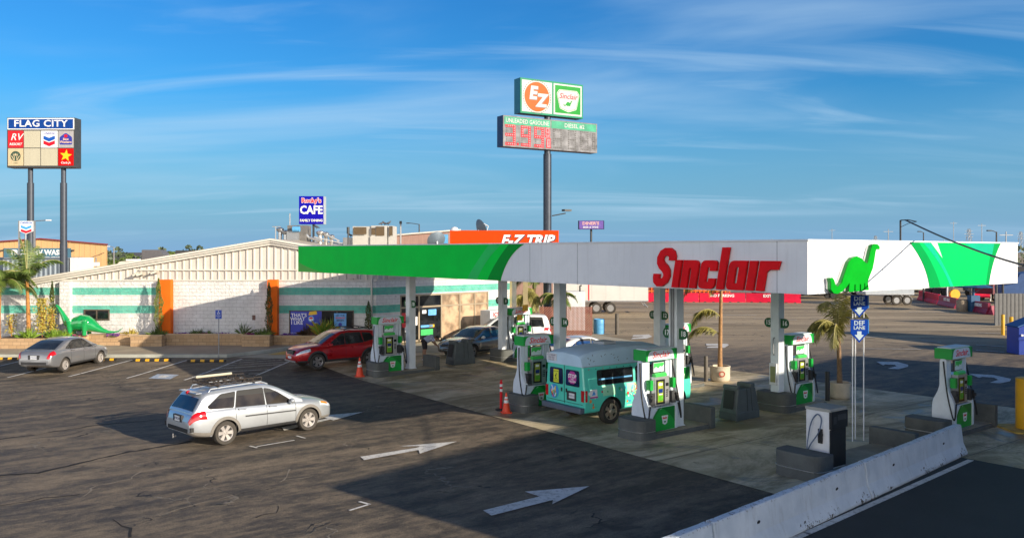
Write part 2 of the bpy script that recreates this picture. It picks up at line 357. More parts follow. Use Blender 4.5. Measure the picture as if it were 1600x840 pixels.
ASPH = mat_asphalt(); PAD = mat_concrete_pad()
BLK_S = mat_block("painted_block_striped", True); BLK_D = mat_block("painted_block_corner", True, True); BLK_P = mat_block("painted_block_plain", False)
LINE = mat_paint_ground("road_paint", (.72, .70, .66)); LINEW = mat_paint_ground("worn_road_paint", (.55, .52, .47), .9); YPAD = mat_paint_ground("yellow_paint", (.62, .40, .06), .3); ADAB = mat_paint_ground("pale_blue_paint", (.42, .50, .62), .5)
TANB = mat_planter(); GLASS = mat_glass("dark_glass")
white = mat("white_panel", (.78, .79, .80), .38, var=.04, vs=1.2); whitem = mat("white_metal", (.72, .73, .74), .42, var=.10, vs=2.5)
greyblock = mat("grey_painted_concrete", (.105, .112, .105), .8, var=.25, vs=2.2, bump=.5, bs=18); islandtop = mat("island_concrete", (.30, .26, .19), .85, var=.3, vs=1.6, bump=.3)
curbc = mat("curb_concrete", (.42, .42, .36), .85, var=.2, vs=1.5, bump=.3); walkc = mat("sidewalk_concrete", (.34, .28, .20), .85, var=.22, vs=.8, bump=.25)
siding = mat("beige_siding", (.60, .55, .485), .55, var=.08, vs=.8); trimc = mat("cream_trim", (.64, .60, .53), .5, var=.08, vs=.6)
orange = mat("orange_paint", (.86, .15, .012), .6, var=.08, vs=2, bump=.2, bs=30); orangesign = mat("orange_sign", (.80, .055, .002), .45, var=.05)
green = mat("green_vinyl", (.0, .68, .06), .6, spec=.15, var=.10, vs=.6); green2 = mat("dark_green_vinyl", (.0, .30, .03), .6, spec=.15, var=.08, vs=.6); green3 = mat("bright_green_vinyl", (.01, .46, .16), .32, var=.12, vs=.7)
teal = mat("teal_green_vinyl", (.0, .48, .26), .32, var=.12, vs=.8)
red = mat("red_letters", (.78, .003, .008), .55, spec=.2, var=.15, vs=2); redp = mat("red_plastic", (.66, .02, .03), .5, var=.15, vs=2); redsafe = mat("safety_orange", (.85, .07, .02), .5, var=.08)
black = mat("black_rubber", (.018, .018, .018), .65, var=.2, vs=6); dark = mat("dark_metal", (.045, .048, .05), .5, var=.2, vs=4); grey = mat("grey_metal", (.30, .31, .32), .42, .5, var=.12, vs=4)
silver = mat("brushed_silver", (.52, .53, .53), .35, .7, var=.08, vs=6); alu = mat("aluminium", (.62, .62, .62), .3, .9, var=.08, vs=8); chrome = mat("chrome", (.8, .8, .8), .12, 1, var=0)
rubber = mat("tyre_rubber", (.055, .048, .040), .85, var=.25, vs=5, bump=.3, bs=50); yellow = mat("yellow_paint", (.72, .38, .01), .55, var=.15, vs=2.5); blue = mat("blue_paint", (.01, .045, .33), .45, var=.15, vs=2)
bluesign = mat("blue_sign", (.004, .05, .36), .4, var=.05); cobalt = mat("cobalt_sign", (.006, .003, .34), .35, var=.05); lblue = mat("light_blue", (.10, .35, .62), .5, var=.15)
cream = mat("cream_panel", (.50, .46, .34), .5, var=.06, vs=.8, st=(3, 1, .4)); tanw = mat("tan_metal_wall", (.66, .40, .18), .6, var=.06, vs=.5); maroon = mat("maroon_trim", (.25, .02, .02), .5, var=.1)
brownf = mat("brown_slats", (.27, .075, .042), .7, var=.25, vs=4); barkc = mat("palm_bark", (.24, .15, .085), .9, var=.35, vs=7, bump=.8, bs=20); orangeb = mat("orange_bark", (.42, .19, .05), .9, var=.3, vs=6, bump=.6, bs=20)
terra = mat("cream_pot", (.60, .52, .40), .8, var=.15, vs=3, bump=.3, bs=25); soil = mat("soil", (.06, .035, .025), .95, var=.4, vs=6, bump=.8, bs=10)
PALM = mat_leaf("palm_leaf", (.20, .19, .045), (.40, .36, .10)); PALMD = mat_leaf("dark_palm_leaf", (.055, .10, .02), (.15, .21, .035)); CYP = mat_leaf("cypress_leaf", (.035, .055, .012), (.10, .12, .022), 4); LIME = mat_leaf("lime_leaf", (.12, .22, .02), (.24, .36, .04)); YLEAF = mat_leaf("golden_leaf", (.32, .20, .02), (.42, .38, .05), 5)
FAR = mat_leaf("far_foliage", (.05, .085, .015), (.12, .17, .03), .08); PURP = mat("purple_petals", (.16, .03, .28), .6, var=.3, vs=8); MAG = mat("magenta_petals", (.28, .03, .12), .6, var=.3, vs=8)
barr = mat("painted_barrier_concrete", (.55, .60, .64), .75, var=.14, vs=1.6, bump=.35, bs=22); chip = mat("chipped_concrete", (.12, .10, .08), .9, var=.3, vs=9)
lav = mat("lavender_sign", (.20, .13, .45), .45, var=.1)
# ---------------------------------------------------------------- ground and paving
def grid_sheet(name, xs, ys, m, dz=0, inside=None):
    b = MB(); nx = len(xs); b.v = [(x, y, gz(x, y) + dz) for y in ys for x in xs]
    for j in range(len(ys) - 1):
        for i in range(nx - 1): b.f.append([j * nx + i, j * nx + i + 1, (j + 1) * nx + i + 1, (j + 1) * nx + i]); b.m.append(0)
    return tag(b.build(name, m, smooth=60), kind='structure')
xs = [-3000, -1200, -500, -250, -140, -90, -60, -45] + [-35 + .75 * i for i in range(68)] + [20, 26, 34, 45, 60, 90, 140, 250, 500, 1200, 3000]
ys = [-400, -120, -50, -25, -10] + [0, 6, 12, 18, 24, 30, 34] + [36 + .5 * i for i in range(18)] + [46, 50, 56, 64, 75, 90, 110, 130, 160, 200, 300, 500, 900, 1800, 4000]
grid_sheet('ground', xs, ys, ASPH)
def sheet(name, quad, m, dz, step=.6, parent=None):      # a four-cornered sheet that follows the ground
    a, b_, c, d = [Vector(q[:2]) for q in quad]; nu = max(1, int(max((b_ - a).length, (c - d).length) / step)); nv = max(1, int(max((d - a).length, (c - b_).length) / step))
    b = MB()
    for j in range(nv + 1):
        for i in range(nu + 1):
            u, v = i / nu, j / nv; p = a * (1 - u) * (1 - v) + b_ * u * (1 - v) + c * u * v + d * (1 - u) * v; b.v.append((p.x, p.y, gz(p.x, p.y) + dz))
    for j in range(nv):
        for i in range(nu): b.f.append([j * (nu + 1) + i, j * (nu + 1) + i + 1, (j + 1) * (nu + 1) + i + 1, (j + 1) * (nu + 1) + i]); b.m.append(0)
    return b.build(name, m, parent)
o = sheet('concrete_pad', [CP(-.55, -3.6), CP(6.2, -.62), CP(.35, 27.8), CP(.35, 27.8)], PAD, .01); COL.objects.unlink(o); bpy.data.objects.remove(o)
def polysheet(name, pts, m, dz, step=.7):                # concave-safe polygon sheet cut from a fine grid
    import bmesh
    bm = bmesh.new(); vs_ = [bm.verts.new((p[0], p[1], 0)) for p in pts]; bm.faces.new(vs_)
    x0 = min(p[0] for p in pts); x1 = max(p[0] for p in pts); y0 = min(p[1] for p in pts); y1 = max(p[1] for p in pts)
    for ax, lo, hi in ((0, x0, x1), (1, y0, y1)):
        k = lo + step
        while k < hi:
            co = (k, 0, 0) if ax == 0 else (0, k, 0); no = (1, 0, 0) if ax == 0 else (0, 1, 0)
            bmesh.ops.bisect_plane(bm, geom=bm.verts[:] + bm.edges[:] + bm.faces[:], plane_co=co, plane_no=no); k += step
    bmesh.ops.triangulate(bm, faces=bm.faces[:])
    for v in bm.verts: v.co.z = gz(v.co.x, v.co.y) + dz
    bmesh.ops.recalc_face_normals(bm, faces=bm.faces[:])
    if sum(f.normal.z for f in bm.faces) < 0: bmesh.ops.reverse_faces(bm, faces=bm.faces[:])
    me = bpy.data.meshes.new(name); bm.to_mesh(me); bm.free(); me.materials.append(m)
    o = bpy.data.objects.new(name, me); COL.objects.link(o); return tag(o, kind='structure')
polysheet('concrete_pad', [CP(-.62, -1.03), CP(.45, 27), CP(1.4, 31), CP(8, 33), CP(15.3, 25), CP(15.3, -3), CP(11.5, -9), CP(6.35, -9), CP(6.35, -.33)], PAD, .012)
newasph = mat("new_asphalt", (.030, .034, .032), .8, var=.35, vs=.9, bump=.5, bs=70)
polysheet('service_lane', [(12.25, 23.5), (12.25 - .72 * 30, 23.5 - .694 * 30), (14, -8), CP(6.3, -22)], newasph, .010, 2.5)
def mark(name, pts, m=None, dz=.020):
    return polysheet(name, [tuple(p)[:2] for p in pts], m or LINE, dz, .8)
def gpoly(name, px, m=None, dz=.020): return mark(name, [G(*p) for p in px], m, dz)
def gline(name, a, b, wd=.11, m=None, dz=.020):
    a = G(*a); b = G(*b); d = (b - a); d.z = 0; d.normalize(); n = Vector((-d.y, d.x, 0)) * wd / 2
    return mark(name, [a - n, b - n, b + n, a + n], m, dz)
gpoly('painted_arrow', [(563, 714), (650, 700), (657, 697.5), (624, 697.5), (714, 690), (656, 709), (654, 703.5), (569, 719)])
gpoly('painted_arrow', [(755, 798), (843, 776), (820, 768.5), (921, 760), (863, 788), (864, 781.5), (768, 806)])
gpoly('painted_arrow', [(440, 668), (512, 654), (495, 650), (567, 644), (521, 657), (516, 655.5), (444, 673)])
gline('painted_line', (1260, 834), (1517, 719), .16)
gline('painted_line', (1240, 843), (1262, 833), .16)
for a, b in (((107, 588.6), (209, 562)), ((198, 591), (292, 563)), ((288, 594), (378, 561)), ((397, 588), (452, 565)), ((12, 590), (118, 562.5)), ((-70, 588), (38, 563))): gline('parking_line', a, b)
for a, b in (((330, 577), (444, 569)), ((345, 572), (450, 565.5)), ((355, 568), (440, 562.5)), ((315, 583), (424, 577)), ((365, 564.5), (428, 560)), ((300, 589), (405, 583.5))): gline('parking_line', a, b, .10, LINEW)
gpoly('painted_symbol', [(232, 591.5), (246, 584.5), (280, 585.5), (266, 592.5)], ADAB)
gpoly('painted_symbol', [(246, 590), (253, 586.5), (266, 587), (258, 590.6)], LINE, .026)
for a, b in (((390, 697), (402, 700)), ((401, 698), (460, 688)), ((463, 681), (477, 685)), ((546, 798), (578, 788)), ((578, 788.5), (561, 784))): gline('painted_line', a, b, .07)
# turn arrows on the far lanes
gpoly('painted_arrow', [(1369, 565), (1402, 565.5), (1419, 570), (1419, 573), (1404, 577), (1387, 576), (1401, 572), (1398, 570), (1383, 569.5), (1380, 571)])
gpoly('painted_arrow', [(1514, 584), (1552, 586), (1580, 592), (1578, 596), (1563, 599), (1546, 598), (1560, 593.5), (1553, 590), (1535, 589), (1530, 590.5)])
gpoly('painted_arrow', [(1103, 537), (1136, 537), (1139, 539), (1132, 543.5), (1104, 543.5), (1106, 541.5), (1128, 540.5), (1122, 539.8), (1104, 540)])
gpoly('painted_arrow', [(990, 523.5), (1014, 522.5), (1019, 526), (1010, 529), (986, 530), (989, 527.5), (1006, 526), (1003, 525.3), (988, 526)])
for a, b, wd in (((1058, 486), (1120, 489), .2), ((1072, 492), (1182, 492.6), .3), ((1178, 498), (1245, 500), .3), ((1300, 509.5), (1332, 509.8), .3), ((1330, 526), (1368, 527.5), .3), ((1345, 545), (1440, 546), .2),
                 ((1530, 520), (1566, 521.5), .3), ((1525, 539), (1570, 542), .3), ((1525, 547.5), (1570, 550.5), .3), ((1440, 532), (1470, 535), .2), ((1420, 488), (1488, 488.5), .35), ((880, 478), (1010, 481), .2)):
    gline('painted_line', a, b, wd, LINEW, .03)
def crack(px, wd, m=None, seed=1):
    rnd = random.Random(seed); pts = []
    for i in range(len(px) - 1):
        a, b = G(*px[i]), G(*px[i + 1]); k = max(3, int((b - a).length / .22))
        for j in range(k): t = j / k; q = a.lerp(b, t); pts.append(q + Vector((rnd.uniform(-.05, .05), rnd.uniform(-.06, .06), 0)))
    L_, R_ = [], []
    for i, p in enumerate(pts):
        d = pts[min(i + 1, len(pts) - 1)] - pts[max(i - 1, 0)]; d.normalize(); n = Vector((-d.y, d.x, 0)); q = wd * rnd.uniform(.25, 1.3)
        L_.append((p + n * q / 2)[:2]); R_.append((p - n * q / 2)[:2])
    b = MB(); k = len(L_); b.v = [(x, y, gz(x, y) + .006) for x, y in L_ + R_]
    for i in range(k - 1): b.f.append([i, i + k, i + 1 + k, i + 1]); b.m.append(0)
    return tag(b.build('pavement_crack', m or mat("crack_tar", (.012, .010, .009), .9, var=.3)), kind='structure')
crack([(-20, 688), (60, 678), (150, 664), (262, 654), (300, 652)], .10, None, 1)
crack([(-20, 744), (60, 738), (130, 722), (200, 706), (262, 696), (312, 686)], .14, None, 2)
crack([(0, 790), (70, 778), (140, 770)], .05, None, 3); crack([(180, 810), (200, 826), (206, 845)], .05, None, 4)
lc = mat("crack_sand", (.24, .20, .15), .9, var=.2)
crack([(128, 776), (150, 758), (205, 748), (220, 736), (286, 726)], .045, lc, 5); crack([(245, 806), (310, 787), (380, 770)], .035, lc, 6)
crack([(440, 752), (452, 740), (458, 728)], .04, lc, 7); crack([(398, 760), (440, 750), (505, 743)], .04, lc, 8); crack([(400, 808), (430, 800), (442, 784)], .04, None, 9)
crack([(960, 500), (1060, 503), (1180, 508)], .12, None, 10); crack([(1080, 521), (1180, 524), (1330, 531), (1440, 538)], .12, None, 11); crack([(830, 520), (1000, 516), (1100, 512)], .08, None, 12)
# sidewalk along the store, with its curb
WY = 47.8; WX = lambda px: (px - 800) / FPX * WY; WZ = lambda py: CH - (py - HY) / FPX * WY
b = MB(); sw = [(-60, 42.75), (-14.3, 42.75), (-13.2, 44.2), (-12.2, 46.0), (-11.9, 46.9), (-7.6, 47.0), (-7.0, 47.9), (-7.6, 48.6), (-60, 48.6)]
b.prism(sw, .1, .40, 'xy', 0); o = tag(b.build('sidewalk', walkc, bevel=.02), kind='structure')
b = MB(); pth = [(-60, 42.65), (-14.25, 42.65), (-13.05, 44.15), (-12.0, 46.0), (-11.75, 46.85)]
pth2 = [(x - .16 if i > 1 else x, y + .15) for i, (x, y) in enumerate(pth)]
for i in range(4): b.add([(*pth[i], .05), (*pth[i + 1], .05), (*pth2[i + 1], .05), (*pth2[i], .05), (*pth[i], .408), (*pth[i + 1], .408), (*pth2[i + 1], .408), (*pth2[i], .408)], [(0, 3, 2, 1), (4, 5, 6, 7), (0, 1, 5, 4), (1, 2, 6, 5), (2, 3, 7, 6), (3, 0, 4, 7)])
tag(b.build('curb', curbc), kind='structure')
polysheet('ramp', [(-13.9, 42.6), (-12.9, 44.1), (-11.8, 46.0), (-11.6, 46.8), (-7.4, 46.9), (-6.5, 47.9), (.0, 54.3), (5, 58), (8, 52), (.5, 45.5), (-6.2, 44.2), (-9.4, 41.9)], mat("ramp_concrete", (.40, .36, .27), .85, var=.2, vs=.9, bump=.25), .016)
polysheet('tactile_strip', [(-12.5, 43.6), (-11.1, 43.6), (-11.0, 45.1), (-12.0, 45.1)], YPAD, .03)
# farmland
tag(MB().quad((-900, 135, .3), (-20, 150, .1), (-60, 900, .1), (-1800, 900, .1)).build('field', mat("field_green", (.06, .10, .018), .9, var=.4, vs=.05)), kind='structure')

# ---------------------------------------------------------------- the store
store = empty('convenience_store', (0, 0, 0), 0, 'long white block store with green stripes and low beige gable roof', 'store')
AX, AZ = WX(425), 6.24; EX0, EX1 = -26.4, -.6
def wallbox(x0, x1, z0, z1, m, name='wall', y0=WY, y1=WY + .35): return MB().box(x0, x1, y0, y1, z0, z1).build(name, m, store)
ZT = WZ(438)
wallbox(-34, WX(262), .1, ZT - .0, BLK_S); wallbox(WX(262), WX(428), .1, ZT, BLK_P); wallbox(WX(428), -7.6, .1, ZT, BLK_S)
D0, D1 = Vector((-7.6, WY, 0)), Vector((-.5, 54.5, 0)); dd = (D1 - D0).normalized(); dn = Vector((dd.y, -dd.x, 0))
def wedge(t0, t1, z0, z1, o0, o1, m, name='wall', parent=store, mi=0):
    a = D0 + dd * t0; b_ = D0 + dd * t1; q = [a - dn * o1, b_ - dn * o1, b_ + dn * o0, a + dn * o0]
    return MB().add([(p.x, p.y, z0) for p in q] + [(p.x, p.y, z1) for p in q], [(0, 1, 2, 3), (4, 7, 6, 5), (0, 4, 5, 1), (1, 5, 6, 2), (2, 6, 7, 3), (3, 7, 4, 0)]).build(name, m, parent)
GT0, GT1, GZ = 1.63, 8.41, 3.04
wedge(.0, GT0, .1, ZT, 0, .35, BLK_D); wedge(GT1, 9.76, .1, ZT, 0, .35, BLK_D); wedge(GT0, GT1, GZ, ZT, 0, .35, BLK_D)
MB().box(-.5, -.15, 54.5, 72, .1, ZT).build('wall', BLK_S, store)
# metal siding with standing ribs under the gable
b = MB(); x = EX0 + .4
zroof = lambda x: AZ - abs(x - AX) * (.166 if x < AX else .166)
b.prism([(EX0 + 1.0, ZT + .02), (-7.6, ZT + .02), (-7.6, zroof(-7.6) - .2), (AX, AZ - .2), (EX0 + 1.0, zroof(EX0 + 1) - .2)], WY + .08, WY + .3, 'xz')
x = -26.0
while x < -7.6:
    zt = zroof(x) - .22
    if zt > ZT + .1: b.prism([(x, WY + .085), (x + .05, WY + .02), (x + .11, WY + .02), (x + .15, WY + .085)], ZT + .03, zt, 'xy')
    x += .395
b.build('gable_siding', siding, store)
b = MB(); q = D0.copy()
def dwall(t, off): p = D0 + dd * t + dn * off; return (p.x, p.y)
b.prism([dwall(0, -.08), dwall(9.76, -.08), dwall(9.76, -.3), dwall(0, -.3)], ZT + .02, 5.0, 'xy')
t = .1
while t < 9.6: b.prism([dwall(t, -.085), dwall(t + .05, -.02), dwall(t + .11, -.02), dwall(t + .15, -.085)], ZT + .03, 4.98, 'xy'); t += .4
b.build('corner_siding', siding, store)
MB().box(-33.9, -7.6, WY - .05, WY + .02, ZT - .03, ZT + .05).build('drip_trim', trimc, store)
wedge(0, 9.76, ZT - .03, ZT + .05, .05, -.02, trimc, 'drip_trim')
# roof planes and layered rake trim
b = MB(); yb = 78
b.add([(EX0 - .5, WY - .25, zroof(EX0 - .5)), (AX, WY - .25, AZ), (AX, yb, AZ), (EX0 - .5, yb, zroof(EX0 - .5))], [(0, 1, 2, 3)])
b.add([(AX, WY - .25, AZ), (-7.4, WY - .25, zroof(-7.4)), (-.3, 54.4, zroof(-.3) + .25), (-.1, yb, zroof(-.1) + .25), (AX, yb, AZ)], [(0, 1, 2, 3, 4)])
b.build('roof', mat("roof_metal", (.56, .48, .36), .5, var=.1, vs=.4), store)
for k, (dz0, dz1, yo) in enumerate(((-.03, -.16, -.30), (-.16, -.27, -.22), (-.27, -.40, -.12))):
    b = MB(); xa, xb = EX0 - .5, -7.4
    def zz_(x, d): return zroof(x) + .06 + d
    b.prism([(xa, zz_(xa, dz0)), (AX, AZ + .06 + dz0), (xb, zz_(xb, dz0)), (xb, zz_(xb, dz1) + .012), (AX, AZ + .072 + dz1), (xa, zz_(xa, dz1) + .012)], WY + yo, WY + .07, 'xz')
    b.build('rake_trim', trimc, store)
b = MB(); b.prism([dwall(0, .2), dwall(9.8, .2), dwall(9.8, -.3), dwall(0, -.3)], 5.0, 5.14, 'xy'); b.build('eave_trim', trimc, store)
MB().box(WX(218), WX(466), WY - .04, WY + .015, WZ(422.5), WZ(420.5)).build('conduit', trimc, store)
# pilaster, orange piers
MB().box(WX(97), WX(113), WY - .28, WY - .003, .4, ZT - .04).build('pilaster', BLK_P, store)
for a, c in ((253, 271), (421, 436)): MB().box(WX(a), WX(c), WY - .42, WY - .003, .4, ZT + .06).build('pier', orange, store)
# small windows
def window(x0, x1, z0, z1, name='window', fr=.07, mull=(.5,), gm=None):
    f = MB()
    f.box(x0, x1, WY - .05, WY + .004, z1 - fr, z1); f.box(x0, x1, WY - .05, WY + .004, z0, z0 + fr); f.box(x0, x0 + fr, WY - .05, WY + .004, z0 + fr, z1 - fr); f.box(x1 - fr, x1, WY - .05, WY + .004, z0 + fr, z1 - fr)
    for q in mull: xm = x0 + (x1 - x0) * q; f.box(xm - fr / 2, xm + fr / 2, WY - .045, WY + .004, z0 + fr, z1 - fr)
    fo = f.build(name, mat("bronze_frame", (.10, .075, .055), .45, var=.1), store)
    MB().box(x0 + fr, x1 - fr, WY - .02, WY - .006, z0 + fr, z1 - fr).build('pane', gm or GLASS, fo); return fo
window(WX(131.5), WX(171.5), WZ(500), WZ(483))
wf = window(WX(452), WX(553), WZ(531), WZ(484.5), mull=(.5, .74), fr=.05)
posterm = [mat("poster_blue", (.015, .03, .42), .4, var=.15), mat("poster_white", (.85, .85, .85), .4, var=0), mat("poster_red", (.7, .02, .03), .4, var=0), mat("poster_sky", (.12, .38, .75), .4, var=.2), mat("poster_yellow", (.82, .50, .02), .4, var=.1), mat("poster_navy", (.02, .03, .12), .4, var=.2), mat("poster_green", (.05, .45, .12), .4, var=.1)]
x0, x1, z0, z1 = WX(454.5), WX(503), WZ(525), WZ(486)
b = MB(); b.box(x0, x1, WY - .08, WY - .06, z0, z1, 0)
T = lambda x, z, dy=.083: frame((x, WY - dy, z), (1, 0, 0))
for i, t in enumerate(("THAT'S", "WHAT", "I LIKE")): b.text(t, .27, T(x0 + (.47, .40, .36)[i], z1 - .22 - i * .21), 1, bold=.02)
b.shape([circ(0, 0, .17)], T(x0 + 1.15, z1 - .42), 3); b.shape([circ(0, 0, .12)], T(x0 + 1.15, z1 - .42, .089), 1); b.shape([circ(0, 0, .11, 20, 0, 180)], T(x0 + 1.15, z1 - .42, .095), 2)
b.shape([circ(0, 0, .15)], T(x0 + 1.42, z1 - .75), 3); b.shape([circ(0, 0, .10)], T(x0 + 1.42, z1 - .75, .089), 2)
b.shape([[(0, 0), (.28, 0), (.24, .55), (.04, .55)]], T(x0 + 1.12, z0 + .05), 2); b.shape([fillet([(0, 0), (.5, .05), (.45, .25), (.05, .2)], .05)], T(x0 + 1.0, z1 - .22), 4)
b.text("YOU NEED THAT", .10, T(x0 + .38, z0 + .18), 1)
b.build('poster', posterm, wf)
x0, x1, z0, z1 = WX(522.5), WX(541.5), WZ(516.5), WZ(489)
b = MB(); b.box(x0, x1, WY - .08, WY - .06, z0, z1, 3)
b.text("LET THE", .13, T(x0 + .34, z1 - .12), 5, bold=.03); b.text("SAVINGS", .13, T(x0 + .34, z1 - .26), 2, bold=.03); b.text("BEGIN", .14, T(x0 + .34, z1 - .40), 5, bold=.03)
b.shape([circ(0, 0, .10)], T(x0 + .34, z0 + .36), 0); b.shape([circ(0, 0, .09)], T(x0 + .2, z0 + .18), 4); b.shape([circ(0, 0, .09)], T(x0 + .47, z0 + .18), 1)
b.build('poster', posterm, wf)
# vents and lamps
for t in (1.05, -1.25):
    b = MB()
    if t > 0: Tm = frame((D0 + dd * t + dn * .0 + Vector((0, 0, 4.22))), dd)
    else: Tm = frame((WX(551), WY - .0, 4.22), (1, 0, 0))
    b.box(-.25, .25, -.19, .19, .0, .04, 0, Tm)
    for k in range(6): b.box(-.22, .22, -.16 + k * .058, -.13 + k * .058, .04, .075, 0, Tm)
    b.build('vent', trimc, store)
for px, py in ((246, 424), (218, 427), (224, 427)):
    b = MB(); x, z = WX(px), WZ(py); b.box(x - .1, x + .1, WY - .22, WY - .02, z - .08, z + .08); b.bar((x, WY - .2, z), (x - .25, WY - .35, z - .1), .12, .1); b.build('floodlight', mat("lamp_housing", (.5, .46, .38), .5), store)
# entrance glazing on the chamfered corner
film = mat_glass("bronze_film_glass", (.38, .27, .175), .22); film.node_tree.nodes['Principled BSDF'].inputs['Coat Weight'].default_value = .35
fr = MB()
for t in (GT0, 2.95, 4.62, 6.05, 7.25, GT1 - .08): fr.prism([dwall(t, .0), dwall(t + .09, .0), dwall(t + .09, -.12), dwall(t, -.12)], .42, GZ, 'xy')
for z in (.3, 2.26, GZ - .09):
    for t0, t1 in ((GT0 + .09, 2.95), (3.04, 4.62), (4.71, 6.05), (6.14, 7.25), (7.34, GT1 - .08)): fr.prism([dwall(t0, -.01), dwall(t1, -.01), dwall(t1, -.11), dwall(t0, -.11)], z, z + .09, 'xy')
sf = fr.build('storefront_frame', mat("tan_frame", (.36, .29, .20), .4, .2, var=.08), store)
wedge(GT0 + .02, 4.64, .35, GZ - .02, -.05, .065, GLASS, 'glazing', sf); wedge(4.70, GT1 - .05, .35, GZ - .02, -.05, .065, film, 'glazing', sf)  # sun and shade put into pane colours: dark left panes, tan sunlit ones
Td = lambda t, z, o=-.045: frame((D0 + dd * t + dn * o) + Vector((0, 0, z)), dd)
for t, z, w_, h_, mi in ((1.95, 1.75, .35, .5, 2), (2.45, 1.85, .5, .3, 1), (2.2, 1.3, .8, .28, 2), (2.55, .95, .3, .3, 4), (3.6, 1.15, .9, .14, 3), (3.95, 1.15, .4, .16, 4), (3.6, .8, .9, .35, 6), (4.0, 1.95, .6, .35, 3), (3.4, 2.0, .3, .2, 1), (2.1, 1.05, .2, .3, 1), (2.8, 1.5, .2, .5, 1)):
    b = MB(); b.shape([fillet([(-w_ / 2, -h_ / 2), (w_ / 2, -h_ / 2), (w_ / 2, h_ / 2), (-w_ / 2, h_ / 2)], .03)], Td(t, z), mi); b.build('window_display', posterm, sf)

# entrance awning with the orange sign band
aw = empty('entrance_awning', (0, 0, 0), 0, 'flat beige awning on posts at the store entrance under the orange band', 'awning')
MB().box(-3.6, 3.4, 55.6, 62, 4.7, 5.1).build('roof', trimc, aw)
for x in (P(821, 440, 57).x, P(801, 440, 57).x - .2): MB().box(x - .16, x + .16, 56.8, 57.1, .1, 4.7).build('post', mat("olive_post", (.30, .24, .13), .6), aw)
MB().box(-1.3, .3, 57.4, 57.7, .1, 4.7).build('side_panel', mat("white_stucco", (.66, .63, .58), .8), aw)
sg = empty('roof_sign', (0, 0, 0), 0, 'bright orange sign band with white slanted lettering on the store roof', 'sign')
a = P(703, 360, 56); c = P(873, 360, 56)
MB().box(a.x, c.x, 56, 56.3, 5.12, a.z).build('panel', orangesign, sg)
b = MB(); b.text("E-Z TRIP", .92, frame((P(823, 376, 56).x, 55.995, P(0, 375.8, 56).z), (1, 0, 0)), 0, ext=.03, shear=.28, bold=.035, sx=1.0)
b.text("E-Z TRIP", .92, frame((P(824, 376, 56).x, 55.997, P(0, 376.5, 56).z), (1, 0, 0)), 1, ext=.01, shear=.28, bold=.07, sx=1.0)
b.build('lettering', [mat("white_letter", (.85, .85, .85), .4, var=0), mat("navy_outline", (.05, .03, .05), .4, var=0)], sg)
# planter in front of the wall
pl = empty('planter_wall', (0, 0, 0), 0, 'long low tan block planter full of flowers in front of the store', 'planter')
def pbox(x0, x1, y0, z1=.96, z0=.38, y1=None): MB().box(x0, x1, y0, y1 or y0 + .22, z0, z1).build('wall_segment', TANB, pl, bevel=.015)
capm = mat("tan_cap", (.50, .36, .22), .85, var=.2, bump=.4)
segs = [(WX(152), WX(222), 46.9), (WX(222), WX(270), 46.3), (WX(270), WX(392), 46.9), (WX(392), WX(434), 46.2), (WX(434), -7.7, 47.0)]
for i, (a, c, y) in enumerate(segs):
    zt = .96 if i < 4 else .86
    pbox(a, c - .004, y, zt); MB().box(a - .02, c + .016, y - .04, y + .26, zt, zt + .06).build('cap', capm, pl)
    MB().box(a + .012, c - .012, y + .235, WY - .01, .5, zt - .10).build('soil', soil, pl)
for a, y0, y1 in ((WX(222), 46.3, 46.9), (WX(270) - .2, 46.3, 46.9), (WX(392), 46.2, 46.9), (WX(434) - .2, 46.2, 47.0)): MB().box(a + .003, a + .2, y0 + .225, y1 + .2, .38, .955).build('wall_segment', TANB, pl)
c = G(5, 548); MB().box(-27.9, WX(85) + 1.6, 45.3, 45.5, .38, .93).build('wall_segment', TANB, pl, bevel=.015); MB().box(-27.9, WX(85) + 1.6, 45.52, WY - .01, .5, .86).build('soil', soil, pl)
b = MB(); b.prism([(WX(85) + 1.6, 45.3), (WX(152), 46.9), (WX(152), 47.1), (WX(85) + 1.6, 45.55)], .38, .95, 'xy'); b.prism([(WX(85) + 1.6, 45.6), (WX(152), 47.15), (WX(152), WY - .02), (WX(85) + 1.6, WY - .02)], .5, .86, 'xy', 1); b.build('wall_segment', [TANB, soil], pl)
# wheel stops
ws = None; yb_ = mat("stop_yellow", (.75, .38, .01), .5)
for i, (px, py, t) in enumerate(((237, 564, 'fourth'), (323, 565, 'fifth'), (8, 561.5, 'first'), (152, 563, 'third'), (75, 562, 'second'))):
    p = G(px, py); p.z += .01
    if ws is None:
        ws = empty('wheel_stop', p, 0, '', 'wheel stop', 'rubber wheel stops along the curb')
        pr = [(-.075, 0), (.075, 0), (.05, .1), (-.05, .1)]
        MB().prism(pr, -.92, .92, 'yz').build('bar', black, ws)
        for k in range(4):
            x = -.75 + k * .46; MB().prism([(-.078, .001), (.078, .001), (.052, .104), (-.052, .104)], x, x + .2, 'yz').build('stripe', yb_, ws)
        o = ws
    else: o = place_copy(ws, p, 0, '')
    o['label'] = {'first': 'black and yellow wheel stop at the far left edge of the lot', 'second': 'black and yellow wheel stop left of the parked grey sedan', 'third': 'black and yellow wheel stop behind the nose of the grey sedan', 'fourth': 'black and yellow wheel stop in sunlight right of the grey sedan', 'fifth': 'black and yellow wheel stop in shade beside the disabled parking sign'}[t]

for x, z1 in ((-7.85, 4.6),): b = MB(); b.tube([(x, WY - .07, .55), (x, WY - .07, z1)], .045, 8); [b.box(x - .06, x + .06, WY - .12, WY - .004, z, z + .04) for z in (1.0, 2.2, 3.4)]; b.build('downspout', trimc, store)
MB().box(WX(575), WX(583), WY - .12, WY - .004, 1.6, 2.1).build('electric_box', mat("electric_grey", (.42, .42, .40), .5), store)
